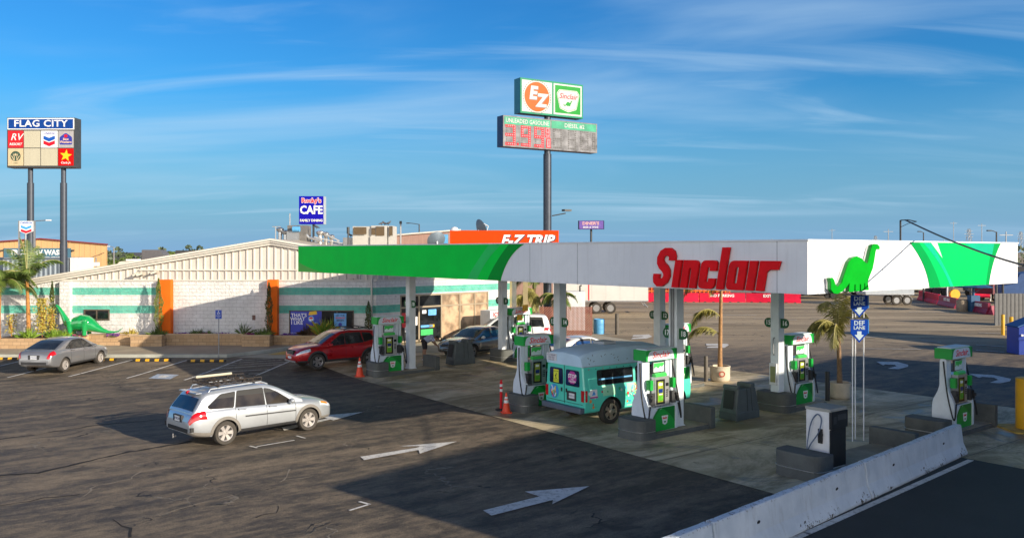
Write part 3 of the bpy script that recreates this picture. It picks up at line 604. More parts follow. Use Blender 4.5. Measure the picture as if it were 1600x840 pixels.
# ---------------------------------------------------------------- fuel canopy
LU, LV, ZB_, ZTOP = 11.38, 27.67, 4.565, 5.787
can = empty('fuel_canopy', C0, ANG, 'huge flat white and green canopy on square columns over the fuel islands', 'canopy')
TS = .30
MB().box(.22, LU - .22, .22, LV - .22, ZB_ + .06, ZTOP - .25).build('deck', mat("soffit_white", (.62, .63, .62), .5, var=.06, vs=.4), can)
fw = MB()
fw.box(0, .2, .0, LV, ZB_, ZTOP); fw.box(LU - .2, LU, 0, LV, ZB_, ZTOP); fw.box(.2, LU - .2, 0, .2, ZB_, ZTOP); fw.box(.2, LU - .2, LV - .2, LV, ZB_, ZTOP)
def mat_fascia():
    b = NB("fascia_white"); v = b.obj
    c = b.mix(b.rng(b.noise(v, .5, 5, .6), .35, .65), (.76, .77, .79), (.84, .85, .86))
    st = b.rng(b.noise(b.map(v, sc=(5, 5, .25)), 1.6, 7, .7), .50, .78, 0, .30); c = b.mix(st, c, (.46, .45, .42))
    sp_ = b.rng(b.noise(v, 7, 4, .7), .70, .73); c = b.mix(b.math('MULTIPLY', sp_, .5), c, (.3, .3, .3))
    p = b.sep(v); e_ = b.rng(p['Z'], ZB_ + .12, ZB_, 0, .25); c = b.mix(b.math('MULTIPLY', e_, b.rng(b.noise(v, 3, 4, .6), .4, .6)), c, (.35, .34, .32))
    return b.out(c, .42, b.bump(b.noise(b.map(v, sc=(1, 1, .5)), 1.1, 3, .5), .25, .03))
faw = mat_fascia()
fw.build('fascia', faw, can)
eg = MB(); e = .03
eg.box(-e, .23, -e, LV + e, ZTOP, ZTOP + .04); eg.box(LU - .23, LU + e, -e, LV + e, ZTOP, ZTOP + .04); eg.box(.23, LU - .23, -e, .23, ZTOP, ZTOP + .04); eg.box(.23, LU - .23, LV - .23, LV + e, ZTOP, ZTOP + .04)
eg.build('edge_trim', whitem, can)
sl = MB()
for v in (4.2 - 3.4, 7.75, 10.0, 16.0, 22.0): sl.box(-.004, .0, v, v + .015, ZB_, ZTOP)
for u in (3.3, 4.25, 8.6): sl.box(u, u + .015, -.004, 0, ZB_, ZTOP)
sl.build('seam', mat("seam_grey", (.30, .31, .33), .5), can)
Tu = lambda v, z, o=-.006: frame((o, v, z), (0, -1, 0)); Tv = lambda u, z, o=-.006: frame((u, o, z), (1, 0, 0))
def arc(p0, p1, p2, n=14): return [((1 - t) ** 2 * p0[0] + 2 * t * (1 - t) * p1[0] + t * t * p2[0], (1 - t) ** 2 * p0[1] + 2 * t * (1 - t) * p1[1] + t * t * p2[1]) for t in [i / n for i in range(n + 1)]]
F0, F1 = ZB_ + .004, ZTOP - .004
gv = MB()       # green sweep on the long side: x runs towards -v
e1 = arc((-11.55, F0), (-11.2, F1 - .35), (-10.30, F1)); e2 = arc((-12.3, F0), (-11.9, F0 + .6), (-11.1, F1))
gv.shape([e1 + [(-11.1, F1)] + e2[::-1][1:-1] + [(-12.3, F0)]], Tu(0, 0), 1)
gv.shape([[(-LV, F0)] + e2 + [(-LV, F1)]], Tu(0, 0), 0)
# lighter curved bands as on the printed vinyl
gv.shape([arc((-12.9, F0), (-12.4, F1 - .5), (-11.5, F1)) + arc((-12.2, F1), (-13.2, F0 + .4), (-13.5, F0))], Tu(0, 0, -.009), 2)
gv.shape([arc((-27.6, F0 + .45), (-26.2, F0 + .10), (-24.6, F0)) + [(-27.6, F0)]], Tu(0, 0, -.009), 3)
gv.build('green_graphic', [green, green2, mat("mid_green_vinyl", (.005, .60, .10), .55, var=.1, vs=.5), mat("yellow_green_vinyl", (.08, .48, .04), .55, var=.1)], can)
ge = MB()
L1 = arc((5.73, F0), (5.55, F1 - .55), (4.66, F1)); L2 = arc((6.35, F0), (6.05, F1 - .6), (5.15, F1)); R1 = arc((9.36, F0), (9.55, F1 - .55), (10.15, F1)); R0 = arc((9.15, F0), (9.3, F1 - .6), (9.6, F1))
ge.shape([L1 + L2[::-1]], Tv(0, 0), 0); ge.shape([L2 + R0[::-1]], Tv(0, 0), 1); ge.shape([R0 + R1[::-1]], Tv(0, 0), 0)
ge.shape([arc((6.9, F0), (6.5, F1 - .6), (5.35, F1)) + [(5.75, F1)] + arc((5.9, F1 - .1), (6.7, F0 + .5), (7.1, F0))], Tv(0, 0, -.010), 2)
ge.shape([[(5.8, F1), (6.15, F1), (6.45, F1 - .42)]], Tv(0, 0, -.010), 3); ge.shape([arc((7.75, F1), (8.5, F1 - .22), (9.55, F1 - .33)) + [(9.7, F1)]], Tv(0, 0, -.010), 2)
ge.build('green_graphic', [mat("leaf_green_vinyl", (.0, .30, .06), .4, var=.1, vs=.6), mat("spring_green_vinyl", (.0, .52, .11), .4, var=.08, vs=.5), teal, mat("pale_vinyl", (.6, .8, .75), .3)], can)
# the word, cut as heavy condensed letters
Spath = [(.80, .98), (.80, 1.1), (.74, 1.22), (.60, 1.295), (.42, 1.295), (.27, 1.22), (.20, 1.08), (.22, .92), (.33, .79), (.50, .68), (.61, .55), (.64, .40), (.58, .25), (.45, .165), (.27, .155), (.16, .24), (.13, .36), (.13, .48)]
def word():
    g = .115; x = 0; out = []
    def put(lps, wd):
        nonlocal x
        out.append([[(px * 1.0 + x, py) for px, py in l] for l in lps]); x += wd + g
    i_ = lambda h: [fillet([(0, 0), (.3, 0), (.3, h), (0, h)], .015)]
    n_ = [fillet([(0, 0), (.3, 0), (.3, .66), (.36, .76), (.42, .66), (.42, 0), (.72, 0), (.72, 1), (0, 1)], [0, 0, 0, .06, 0, 0, 0, .22, 0])]
    c_ = [fillet([(0, 0), (.72, 0), (.72, .37), (.43, .37), (.43, .24), (.29, .24), (.29, .76), (.43, .76), (.43, .63), (.72, .63), (.72, 1), (0, 1)], [.22, .2, 0, 0, .05, .05, .05, .05, 0, 0, .2, .22])]
    a_ = [fillet([(0, 0), (.42, 0), (.74, 0), (.74, 1), (0, 1)], [.2, 0, 0, 0, .22]), fillet([(.29, .22), (.44, .22), (.44, .78), (.29, .78)], .05)]
    r_ = [fillet([(0, 0), (.3, 0), (.3, .62), (.4, .71), (.74, .71), (.78, 1), (0, 1)], [0, 0, 0, .05, 0, .03, 0])]
    put([stroke(Spath, .30)], .86); put(i_(1), .3); put(n_, .72); put(c_, .72); put(i_(1.45), .3); put(a_, .74); put(i_(1), .3); put(r_, .74)
    return out, x - g
WORD, WW = word()
def put_word(b, T, wd, ht, mi, ext, sh=.20, grow=0):
    sx = wd / (WW + sh * 1.45); sy = ht / 1.45; tot = WW + sh * 1.45
    for let in WORD: b.shape([[((px + sh * py - tot / 2) * sx, (py - .725) * sy) for px, py in l] for l in let], T, mi, ext)
vC = (4.69 + .62) / 2
for k, let in enumerate(WORD):
    b = MB(); sh = .20; tot = WW + sh * 1.45; sx = 4.05 / tot; sy = 1.05 / 1.45
    lp = [[((px + sh * py - tot / 2) * sx, (py - .725) * sy) for px, py in l] for l in let]
    b.shape(lp, Tu(vC, 5.125, -.02), 0, .075)
    b.shape(lp, Tu(vC, 5.125, -.005), 1, .014)
    b.build('channel_letter', [red, mat("letter_return", (.10, .01, .012), .5)], can)
# the sauropod emblem on the short side
DN = [(667, 238), (669, 222), (655, 205), (635, 202), (618, 212), (608, 245), (600, 280), (588, 325), (575, 322), (552, 295), (520, 280), (490, 290), (470, 315), (455, 355), (440, 400), (425, 440), (402, 466), (388, 450), (382, 425), (370, 408), (356, 411), (362, 440), (362, 480), (378, 503), (400, 508), (430, 495), (458, 465), (474, 440), (470, 500), (503, 500), (504, 455), (511, 455), (511, 498), (538, 498), (538, 455), (545, 455), (546, 500), (566, 497), (567, 450), (572, 450), (573, 495), (597, 495), (590, 440), (603, 405), (622, 360), (634, 300), (641, 255), (645, 238)]
def dino(sc=1): return [(1.70 + (1200 + x / 4 - 1325) / 35.3, CH - (330 + y / 4 - 392.5) / 64.9) for x, y in DN]
dpts = dino(); dc = (sum(p[0] for p in dpts) / len(dpts), sum(p[1] for p in dpts) / len(dpts))
b = MB()
b.shape([dpts], Tv(0, 0, -.13), 0, .02); b.shape([dpts], Tv(0, 0, -.055), 1, .074); b.shape([dpts], Tv(0, 0, -.004), 2, .050)
dmo = b.build('emblem', [mat("emblem_green", (.003, .33, .015), .3, var=.15, vs=1.4, coat=.6), mat("emblem_side", (.004, .20, .03), .35), alu], can, bevel=.02)
# columns with their numbered flags (number pairs as on the photograph)
colm = mat("column_white", (.76, .81, .84), .5, var=.10, vs=1.5)
flagm = mat("flag_green", (.006, .10, .025), .45, var=.08); wl = mat("white_letter2", (.85, .86, .84), .5, var=0)
NUM = {(0, 0): ('17', '18', 3.0), (1, 0): ('15', '16', 3.05), (0, 1): ('13', '14', 3.0), (1, 1): ('11', '12', 3.0), (0, 2): ('9', '10', 3.15), (1, 2): ('7', '8', 3.1)}
VV = (6.6, 12.08, 22.4)
for (iu, iv), (nl, nr, zf) in NUM.items():
    u, v = (3.1, 8.4)[iu], VV[iv]; g = CG(u, v).z
    b = MB(); b.box(u - .165, u + .165, v - .165, v + .165, .02, ZB_ + .05); b.box(u - .20, u + .20, v - .20, v + .20, .10, .17 + g)
    o = b.build('column', colm, can, bevel=.012)
    if (iu, iv) == (0, 0):
        b = MB()
        for k in (.0, .09): b.tube([(u - .20 - .03, v - .05 + k, .2), (u - .20, v - .05 + k, 3), (u - .19, v - .05 + k, ZB_)], .022, 8)
        b.build('conduit', grey, o)
    if (iu, iv) == (1, 0):
        b = MB(); b.box(u - .24, u - .17, v - .12, v + .16, .9, 1.65); b.box(u - .25, u - .24, v - .08, v + .12, 1.0, 1.55, 1); b.build('notice_case', [whitem, mat("case_olive", (.25, .24, .10), .3)], o)
        MB().tube([(u - .17, v, 2.55), (u - .24, v, 2.5), (u - .24, v, 2.0), (u - .2, v, 1.95)], .02, 8).build('hose_hook', grey, o)
    for s, t in ((1, nr), (-1, nl)):
        b = MB(); pts = [(0, -.165), (.17, -.165)] + [(.17 + .16 * math.sin(R(a)), -.165 * math.cos(R(a))) for a in range(15, 180, 15)] + [(.17, .165), (0, .165)]
        pts = [(v - s * (.166 + a), zf + z) for a, z in pts]
        b.prism(pts, u - .06, u - .03, 'yz', 0); b.text(t, .23, frame((u - .062, v - s * .335, zf), (0, -1, 0)), 1, bold=.02, sx=.9)
        b.build('number_flag', [flagm, wl], o)
for v in (6.6, 12.1, 17.2, 22.4):
    for u in (2.9, 8.4): MB().box(u - .3, u + .3, v - .9 - .3, v - .9 + .3, ZB_ + .02, ZB_ + .058).build('ceiling_lamp', mat("lamp_lens", (.75, .76, .74), .3), can)

# ---------------------------------------------------------------- islands
def island(u0, u1, vc, wd, label, h0=.60, h1=.66, lip=True):
    c = CG((u0 + u1) / 2, vc); t = empty('fuel_island', c, ANG, label, 'fuel island', 'raised concrete fuel islands'); l = (u1 - u0) / 2; w2 = wd / 2
    out = fillet([(-l, -w2), (l, -w2), (l, w2), (-l, w2)], .18, 4)
    MB().prism(out, -.05, .13, 'xy').build('curb', greyblock, t, bevel=.02)
    inn = fillet([(-l + .06, -w2 + .06), (l - .06, -w2 + .06), (l - .06, w2 - .06), (-l + .06, w2 - .06)], .15, 4)
    MB().prism(inn, .131, .150, 'xy').build('slab', islandtop, t)
    if h0:
        p = fillet([(-l - .03, -w2 - .03), (-l + .62, -w2 - .03), (-l + .62, w2 + .03), (-l - .03, w2 + .03)], [.34, .04, .04, .34], 6)
        o = MB().prism(p, 0, h0, 'xy').build('end_block', greyblock, t, bevel=.02)
        MB().tube([Vector((x, y, .26)) + Vector((x, y, 0)).normalized() * .004 for x, y in p[len(p) - 8:] + p[:8]], .012, 6).build('guard_strip', alu, o)
    if h1:
        p = fillet([(l - .22, -w2 - .04), (l + .03, -w2 - .04), (l + .03, w2 + .04), (l - .22, w2 + .04)], [.02, .06, .06, .02], 3)
        MB().prism(p, 0, h1, 'xy').build('end_block', greyblock, t, bevel=.02)
    return t
island(.92, 4.25, 6.55, 1.02, 'near island under the pump beside column 18')
island(7.95, 10.6, 6.6, 1.25, 'far island under the pump beside column 16', .66, 0)
island(.98, 4.25, 12.0, 1.02, 'island under the pump left of the mint van')
island(7.95, 10.6, 12.1, 1.15, 'island behind the mint van below column 12', .60, 0)
island(.98, 4.25, 22.3, 1.02, 'island under the pump beside the red car')
island(7.95, 10.6, 22.4, 1.15, 'island beside the dark sedan near the store entrance', .60, 0)
island(.95, 5.75, .95, 1.25, 'island under the white satellite box beside the barrier', .64, .60)
island(7.75, 11.4, 1.2, 1.15, 'island under the pump at the right beside the yellow post', .6, .72)

# ---------------------------------------------------------------- pumps
pw = mat("pump_white", (.68, .75, .82), .4, var=.08, vs=3); pg = mat("pump_green", (.01, .36, .05), .35, var=.1, vs=3); pg2 = mat("pump_dark_green", (.004, .20, .03), .35, var=.1); plg = mat("pump_lime", (.06, .55, .10), .35)
scr = mat("pump_screen", (.02, .022, .025), .15, var=.2)
def build_pump():
    t = empty('fuel_pump', (0, 0, 0), ANG, '', 'fuel pump', 'green and white fuel pumps')
    b = MB(); b.box(-.53, .53, -.30, .30, 0, .72, 0)
    T = frame((0, -.303, 0), (1, 0, 0)); b.shape([arc((-.53, .0), (-.45, .55), (.05, .70)) + [(.53, .70), (.53, .01), (-.53, .01)]], T, 1, .003)
    b.shape([arc((-.12, .70), (.30, .55), (.53, .22)) + [(.53, .70)]], frame((0, -.307, 0), (1, 0, 0)), 2, .002)
    b.shape([arc((-.53, .15), (-.40, .45), (-.05, .70)) + [(-.18, .70)] + arc((-.18, .70), (-.45, .5), (-.53, .22))], frame((0, -.307, 0), (1, 0, 0)), 2, .002)
    sh = [(-.14, .12), (.14, .12), (.10, -.12), (0, -.16), (-.10, -.12)]
    b.shape([sh], frame((.08, -.310, .33), (1, 0, 0)), 3, .003); put_word(b, frame((.08, -.314, .38), (1, 0, 0)), .2, .07, 4, .002); b.box(.04, .12, -.317, -.313, .24, .28, 2)
    b.box(-.28, .28, -.308, -.304, .665, .69, 5)
    b.build('lower_cabinet', [pw, pg, pg2, wl, red, silver], t, bevel=.006)
    prof = [(-.34, 0), (.34, 0), (.34, .62), (.31, .85), (.17, 1.12), (.11, 1.3), (.10, 2.12), (-.10, 2.12), (-.11, 1.3), (-.17, 1.12), (-.31, .85), (-.34, .62)]
    for x0, x1 in ((-.68, -.535), (.535, .62)): MB().prism(fillet(prof, .06, 3), x0, x1, 'yz').build('hose_tower', pw, t, smooth=40)
    for x in (-.43, .43): MB().box(x - .075, x + .075, -.09, .09, .72, 2.12).build('post', pw, t, bevel=.01)
    b = MB(); b.box(-.30, .32, -.27, .27, .74, 1.62, 0); b.box(-.26, .12, -.278, -.271, .80, 1.54, 1); b.box(-.20, .04, -.282, -.279, .86, 1.48, 2)
    b.box(-.16, .0, -.285, -.283, 1.36, 1.44, 3); b.box(-.17, .02, -.285, -.283, 1.14, 1.26, 4); b.box(-.18, .03, -.285, -.283, .90, 1.06, 5); b.box(-.15, .0, -.285, -.283, 1.08, 1.11, 3)
    for k in range(4):
        for j in range(2): b.box(.17 + j * .06, .21 + j * .06, -.276, -.271, 1.0 + k * .06, 1.04 + k * .06, 1)
    b.box(.16, .29, -.278, -.271, 1.32, 1.42, 1)
    b.build('dispenser_head', [silver, scr, mat("pump_advert", (.30, .36, .03), .3, var=.4, vs=9), wl, mat("advert_blue", (.01, .03, .2), .3), mat("advert_green", (.10, .40, .03), .3, var=.3, vs=12)], t, bevel=.008)
    b = MB(); b.box(-.28, .22, -.16, -.10, 1.74, 2.06, 0); b.box(-.26, .20, -.166, -.161, 1.76, 2.04, 1)
    b.shape([[(-.25, 2.03), (-.25, 1.86), (-.15, 1.92), (-.06, 1.86), (.04, 1.93), (.12, 1.90), (.19, 1.97), (.19, 2.03)]], frame((0, -.168, 0), (1, 0, 0)), 2, .003)
    b.tube([(-.28, -.2, 1.66), (.22, -.2, 1.66)], .075, 10, 2); b.build('video_topper', [dark, mat("topper_white", (.7, .8, .8), .3), plg], t)
    b = MB(); b.box(-.68, .68, -.26, .26, 2.12, 2.44, 0); b.box(-.62, .62, -.21, .21, 2.44, 2.47, 1)
    for s in (1, -1):
        T = frame((0, -.264 * s, 2.12), (s, 0, 0)); b.shape([[(-.62, .01)] + arc((-.62, .02), (-.61, .31), (-.40, .315)) + arc((.36, .315), (.52, .31), (.55, .02)) + [(.55, .01)]], T, 1, .004)
        b.shape([arc((.68, .02), (.66, .1), (.60, .315)) + [(.68, .315)]], T, 2, .003)
        b.text("Sinclair", .27, frame((-.05 * s, -.269 * s, 2.285), (s, 0, 0)), 3, .002, shear=.3, bold=.012); b.text("FUELS", .05, frame((.40 * s, -.269 * s, 2.2), (s, 0, 0)), 2, .002)
    b.build('sign_topper', [pg, pw, pg2, red], t, bevel=.01)
    for s in (-1, 1):
        x = s * .70
        h = [(x, -.02, 2.05), (x + s * .05, -.08, 1.7), (x + s * .10, -.18, 1.1), (x + s * .10, -.30, .55), (x + s * .06, -.36, .32), (x, -.38, .45), (x - s * .10, -.36, .85)]
        pts = []
        for i in range(len(h) - 1):
            for q in range(5):
                t_ = q / 5; a = [Vector(h[max(0, min(len(h) - 1, i + k))]) for k in (-1, 0, 1, 2)]
                pts.append(.5 * ((2 * a[1]) + (a[2] - a[0]) * t_ + (2 * a[0] - 5 * a[1] + 4 * a[2] - a[3]) * t_ * t_ + (3 * a[1] - a[0] - 3 * a[2] + a[3]) * t_ ** 3))
        MB().tube(pts, .022, 8).build('hose', black, t, smooth=60)
        b = MB(); b.tube([(x - s * .10, -.36, .84), (x - s * .13, -.34, 1.0), (x - s * .18, -.36, 1.1)], [.035, .04, .03], 8); b.box(x - s * .13 - .03, x - s * .13 + .03, -.42, -.30, .93, 1.02); b.build('nozzle', black, t)
        b = MB(); b.box(x - s * .23 - .09, x - s * .23 + .09, -.33, -.17, .80, 1.15, 0); b.build('nozzle_boot', dark, t)
        MB().box(x - s * .2 - .06, x - s * .2 + .06, -.315, -.304 + .15, 1.25, 1.55).build('grade_label', pg, t)
    return t
PUMP = build_pump(); first = True
for u, v, lab in ((2.15, 6.6, 'pump in the foreground beside column 18, right of the mint van'), (9.55, 6.6, 'pump right of column 16, between the trash bin and the potted palm'), (1.9, 12.1, 'pump left of the mint van, behind the small cone and red post'),
                  (9.35, 12.1, 'pump mostly hidden behind column 18 and the mint van'), (1.9, 22.4, 'pump between the red car and its white column, nearest the store'), (9.4, 22.4, 'pump with yellow bags on its hoses behind the dark sedan'), (9.75, 1.2, 'pump standing alone at the right next to the thick yellow post')):
    p = CG(u, v); p.z += .15
    o = PUMP if first else copy_tree(PUMP); first = False; o.location = p; o['label'] = lab
    if 'yellow bags' in lab:
        for x in (-.25, .1): tag(MB().box(x - .16, x + .16, -.45, -.40, 1.85 if x < 0 else 2.3, 2.15 if x < 0 else 2.62).build('out_of_order_bag', yellow, o))

# satellite dispenser
p = CP(2.22, .92, .15); t = empty('satellite_dispenser', p, ANG, 'tall white metal dispenser box with black front and looped hose by the barrier', 'dispenser')
MB().box(-.36, .34, -.32, .32, 0, 1.42).build('cabinet', whitem, t, bevel=.01)
MB().box(-.38, .38, -.36, .34, 1.421, 1.50).build('lid', mat("lid_grey", (.34, .34, .31), .6), t, bevel=.01)
b = MB(); b.box(-.34, .36, -.345, -.323, .04, .98, 0); b.box(-.36, .37, -.39, -.323, 1.0, 1.42, 0); b.box(-.1, .3, -.396, -.391, 1.2, 1.34, 1); b.box(-.28, -.14, -.396, -.391, 1.12, 1.3, 1); b.build('front_panel', [mat("satin_black", (.012, .012, .014), .45), dark], t)
MB().tube(smoothpath([(-.38, .12, .0), (-.50, .2, .35), (-.44, .20, .8), (-.42, .12, 1.15), (-.40, -.02, 1.34), (-.41, -.14, 1.22), (-.44, -.08, .9), (-.46, .14, .55), (-.44, .24, .3), (-.42, .2, .02)]), .016, 8).build('hose', mat("blue_grey_hose", (.10, .14, .22), .5), t)
b = MB(); b.tube([(-.40, -.12, .70), (-.42, -.16, .85), (-.38, -.10, .95)], .03, 8); b.box(-.39, -.363, -.15, -.03, .62, .98); b.build('nozzle', black, t)

# windscreen service bins
def service_bin(u, v, lab, rz=0):
    p = CG(u, v); t = empty('service_bin', p, ANG + rz, lab, 'trash bin', 'grey service bins between the islands')
    gm_ = mat("bin_grey", (.085, .10, .10), .55, var=.2, vs=3)
    b = MB(); lo = [(-.62, -.36), (.62, -.36), (.62, .36), (-.62, .36)]; hi = [(-.46, -.30), (.46, -.30), (.46, .30), (-.46, .30)]
    b.add([(x, y, 0) for x, y in lo] + [(x, y, .26) for x, y in lo] + [(x * .98, y * .97, .28) for x, y in lo] + [(x, y, 1.02) for x, y in hi],
          [(0, 1, 5, 4), (1, 2, 6, 5), (2, 3, 7, 6), (3, 0, 4, 7), (4, 5, 9, 8), (5, 6, 10, 9), (6, 7, 11, 10), (7, 4, 8, 11), (8, 9, 13, 12), (9, 10, 14, 13), (10, 11, 15, 14), (11, 8, 12, 15), (12, 13, 14, 15), (3, 2, 1, 0)])
    b.build('body', gm_, t, bevel=.03)
    b = MB(); b.add([(-.53, -.2, .98), (-.53, .2, .98), (-.62, .2, .38), (-.62, -.2, .38)], [(0, 1, 2, 3)]); b.build('opening', black, t)
    MB().box(-.50, -.34, -.30, .30, 1.0, 1.14).build('lid', gm_, t, bevel=.03); MB().box(.22, .46, -.28, .28, 1.0, 1.16).build('towel_box', gm_, t, bevel=.03)
    b = MB()
    for x in (-.02, .22): b.box(x, x + .012, -.352, -.34, .02, .28); b.bar((x, -.352, .28), (x * .9, -.305, 1.02), .012, .012)
    b.build('panel_gap', black, t)
service_bin(6.2, 6.55, 'grey service bin between the islands near column 16'); service_bin(6.0, 22.6, 'grey service bin in front of the dark sedan')

# ---------------------------------------------------------------- concrete barrier
def mat_barrier():
    b = NB("chipped_white_barrier"); p = b.sep(b.obj)
    c = b.mix(b.rng(b.noise(b.obj, 1.3, 7, .6), .3, .7), (.56, .62, .67), (.72, .77, .81))
    low = b.rng(p['Z'], .38, .06); n1 = b.noise(b.obj, 9, 9, .72, .3); n2 = b.noise(b.map(b.obj, sc=(1, 1, .5)), 1.2, 3, .5)
    th = b.math('ADD', b.math('MULTIPLY', low, .16), b.math('MULTIPLY', b.rng(n2, .45, .65), .12)); f = b.rng(b.math('ADD', n1, th), .80, .82)
    top = b.math('MULTIPLY', b.rng(p['Z'], .74, .80), b.rng(b.noise(b.obj, 14, 6, .7), .56, .60)); f = b.math('MAXIMUM', f, b.math('MULTIPLY', top, .7))
    f = b.math('MAXIMUM', f, b.math('MULTIPLY', b.rng(p['Z'], .035, .02), .8))
    c = b.mix(f, c, (.11, .09, .07)); c = b.mix(b.rng(b.noise(b.map(b.obj, sc=(3, 3, .4)), 2.0, 6, .7), .52, .75, 0, .35), c, (.34, .33, .30))
    return b.out(c, .75, b.bump(b.noise(b.obj, 25, 5, .6), .35, .012, b.bump(f, .6, -.02)))
BARR = mat_barrier()
prof = [(-.25, 0), (.25, 0), (.25, .08), (.145, .33), (.085, .81), (-.085, .81), (-.145, .33), (-.25, .08)]
pe = Vector((12.28, 23.5, 0)); bd = Vector((.72, .694, 0)).normalized(); bn = Vector((bd.y, -bd.x, 0))
tilt = math.atan2(bd.y, bd.x)
for k, lab in enumerate(('white concrete barrier segment at the right end, closest to the yellow post', 'white concrete barrier segment in the middle, beside the satellite box', 'white concrete barrier segment at the bottom edge of the photo')):
    c = pe - bd * (3.05 + 6.14 * k)
    t = empty('concrete_barrier', c, tilt, lab, 'barrier', 'white painted concrete barrier segments')
    b = MB(); n = 24
    rnd = random.Random(40 + k); rings = []
    for i in range(n + 1):
        x = -3.04 + 6.08 * i / n; b.v += [(x, y + rnd.uniform(-.004, .004), z + (rnd.uniform(-.006, .006) if z > .7 else 0)) for y, z in prof]
    m = len(prof)
    for i in range(n):
        for j in range(m): b.f.append([i * m + j, (i + 1) * m + j, (i + 1) * m + (j + 1) % m, i * m + (j + 1) % m]); b.m.append(0)
    b.f += [list(range(m)), list(reversed(range(n * m, n * m + m)))]; b.m += [0, 0]
    body = b.build('body', BARR, t, bevel=.02)
    for x in (-1.6, 1.6): MB().cyl((x, -.132, .50), (x, -.118, .505), .045, n=12).build('lifting_hole', black, body)

# ---------------------------------------------------------------- vehicles
def pchip(pts):
    xs_ = [p[0] for p in pts]; ys_ = [p[1] for p in pts]; n = len(pts); h = [xs_[i + 1] - xs_[i] for i in range(n - 1)]; d = [(ys_[i + 1] - ys_[i]) / h[i] for i in range(n - 1)]
    m = [d[0]] + [0 if d[i - 1] * d[i] <= 0 else 2 * d[i - 1] * d[i] / (d[i - 1] + d[i]) for i in range(1, n - 1)] + [d[-1]]
    def f(x):
        x = max(xs_[0], min(xs_[-1], x)); i = 0
        while i < n - 2 and x > xs_[i + 1]: i += 1
        t = (x - xs_[i]) / h[i]; a, b_ = ys_[i], ys_[i + 1]
        return (2 * t ** 3 - 3 * t * t + 1) * a + (t ** 3 - 2 * t * t + t) * h[i] * m[i] + (-2 * t ** 3 + 3 * t * t) * b_ + (t ** 3 - t * t) * h[i] * m[i + 1]
    return f
def boolean_cut(o, cut):
    md = o.modifiers.new("cut", 'BOOLEAN'); md.operation = 'DIFFERENCE'; md.object = cut; md.solver = 'EXACT'
    dg = bpy.context.evaluated_depsgraph_get(); dg.update(); me = bpy.data.meshes.new_from_object(o.evaluated_get(dg)); o.modifiers.clear(); old = o.data; o.data = me
    if len(me.materials) < 2: me.materials.clear(); [me.materials.append(m) for m in old.materials]
    bpy.data.objects.remove(cut)
headl = mat("headlight", (.62, .66, .70), .08, .2, var=.25, vs=9, coat=1); taill = mat("taillight", (.50, .008, .012), .12, var=.3, vs=7, coat=1); amber = mat("amber_lens", (.80, .25, .02), .15, coat=1, var=.1)
plate = mat("plate_white", (.68, .70, .72), .5, var=.05); plastic = mat("trim_plastic", (.035, .035, .037), .6, var=.2, vs=8)
def wheel(t, x, y, r, w, side, rimc, spokes=5):
    T = Matrix.Translation((x, y, r)) @ Matrix.Rotation(R(90) * (1 if side < 0 else -1), 4, 'X')   # local +z = outward
    b = MB(); h = w / 2; rr = r * .66
    b.lathe([(rr, -h * .9), (r * .93, -h), (r * .99, -h * .7), (r, -h * .3), (r, h * .3), (r * .99, h * .7), (r * .93, h), (rr + .02, h * .94), (rr, h * .86)], 32, 0, T, caps=False)
    tyre = b.build('wheel', rubber, t, smooth=35)
    b = MB(); b.lathe([(rr, h * .86), (rr * .95, h * .80), (rr * .90, h * .45), (rr * .5, h * .25), (.0, h * .25)], 28, 0, T, mis=[0, 0, 1, 1], caps=False)
    for k in range(spokes):
        a = 2 * math.pi * k / spokes; q = T @ Matrix.Rotation(a, 4, 'Z'); wd = .17 / spokes + .012
        b.add([(.03, -wd * .7, h * .62), (rr * .93, -wd * 1.35, h * .74), (rr * .93, wd * 1.35, h * .74), (.03, wd * .7, h * .62), (.03, -wd, h * .3), (rr * .93, -wd * 1.6, h * .4), (rr * .93, wd * 1.6, h * .4), (.03, wd, h * .3)],
              [(0, 1, 2, 3), (0, 4, 5, 1), (1, 5, 6, 2), (2, 6, 7, 3), (3, 7, 4, 0)], 0, q)
    b.lathe([(.075, h * .3), (.07, h * .68), (.0, h * .70)], 14, 0, T, caps=False)
    for k in range(5): a = 2 * math.pi * (k + .5) / 5; b.add([(.045 * math.cos(a) + dx_, .045 * math.sin(a) + dy_, h * .71) for dx_, dy_ in ((-.008, -.008), (.008, -.008), (.008, .008), (-.008, .008))], [(0, 1, 2, 3)], 1, T)
    b.build('rim', [rimc, black], tyre, smooth=30)
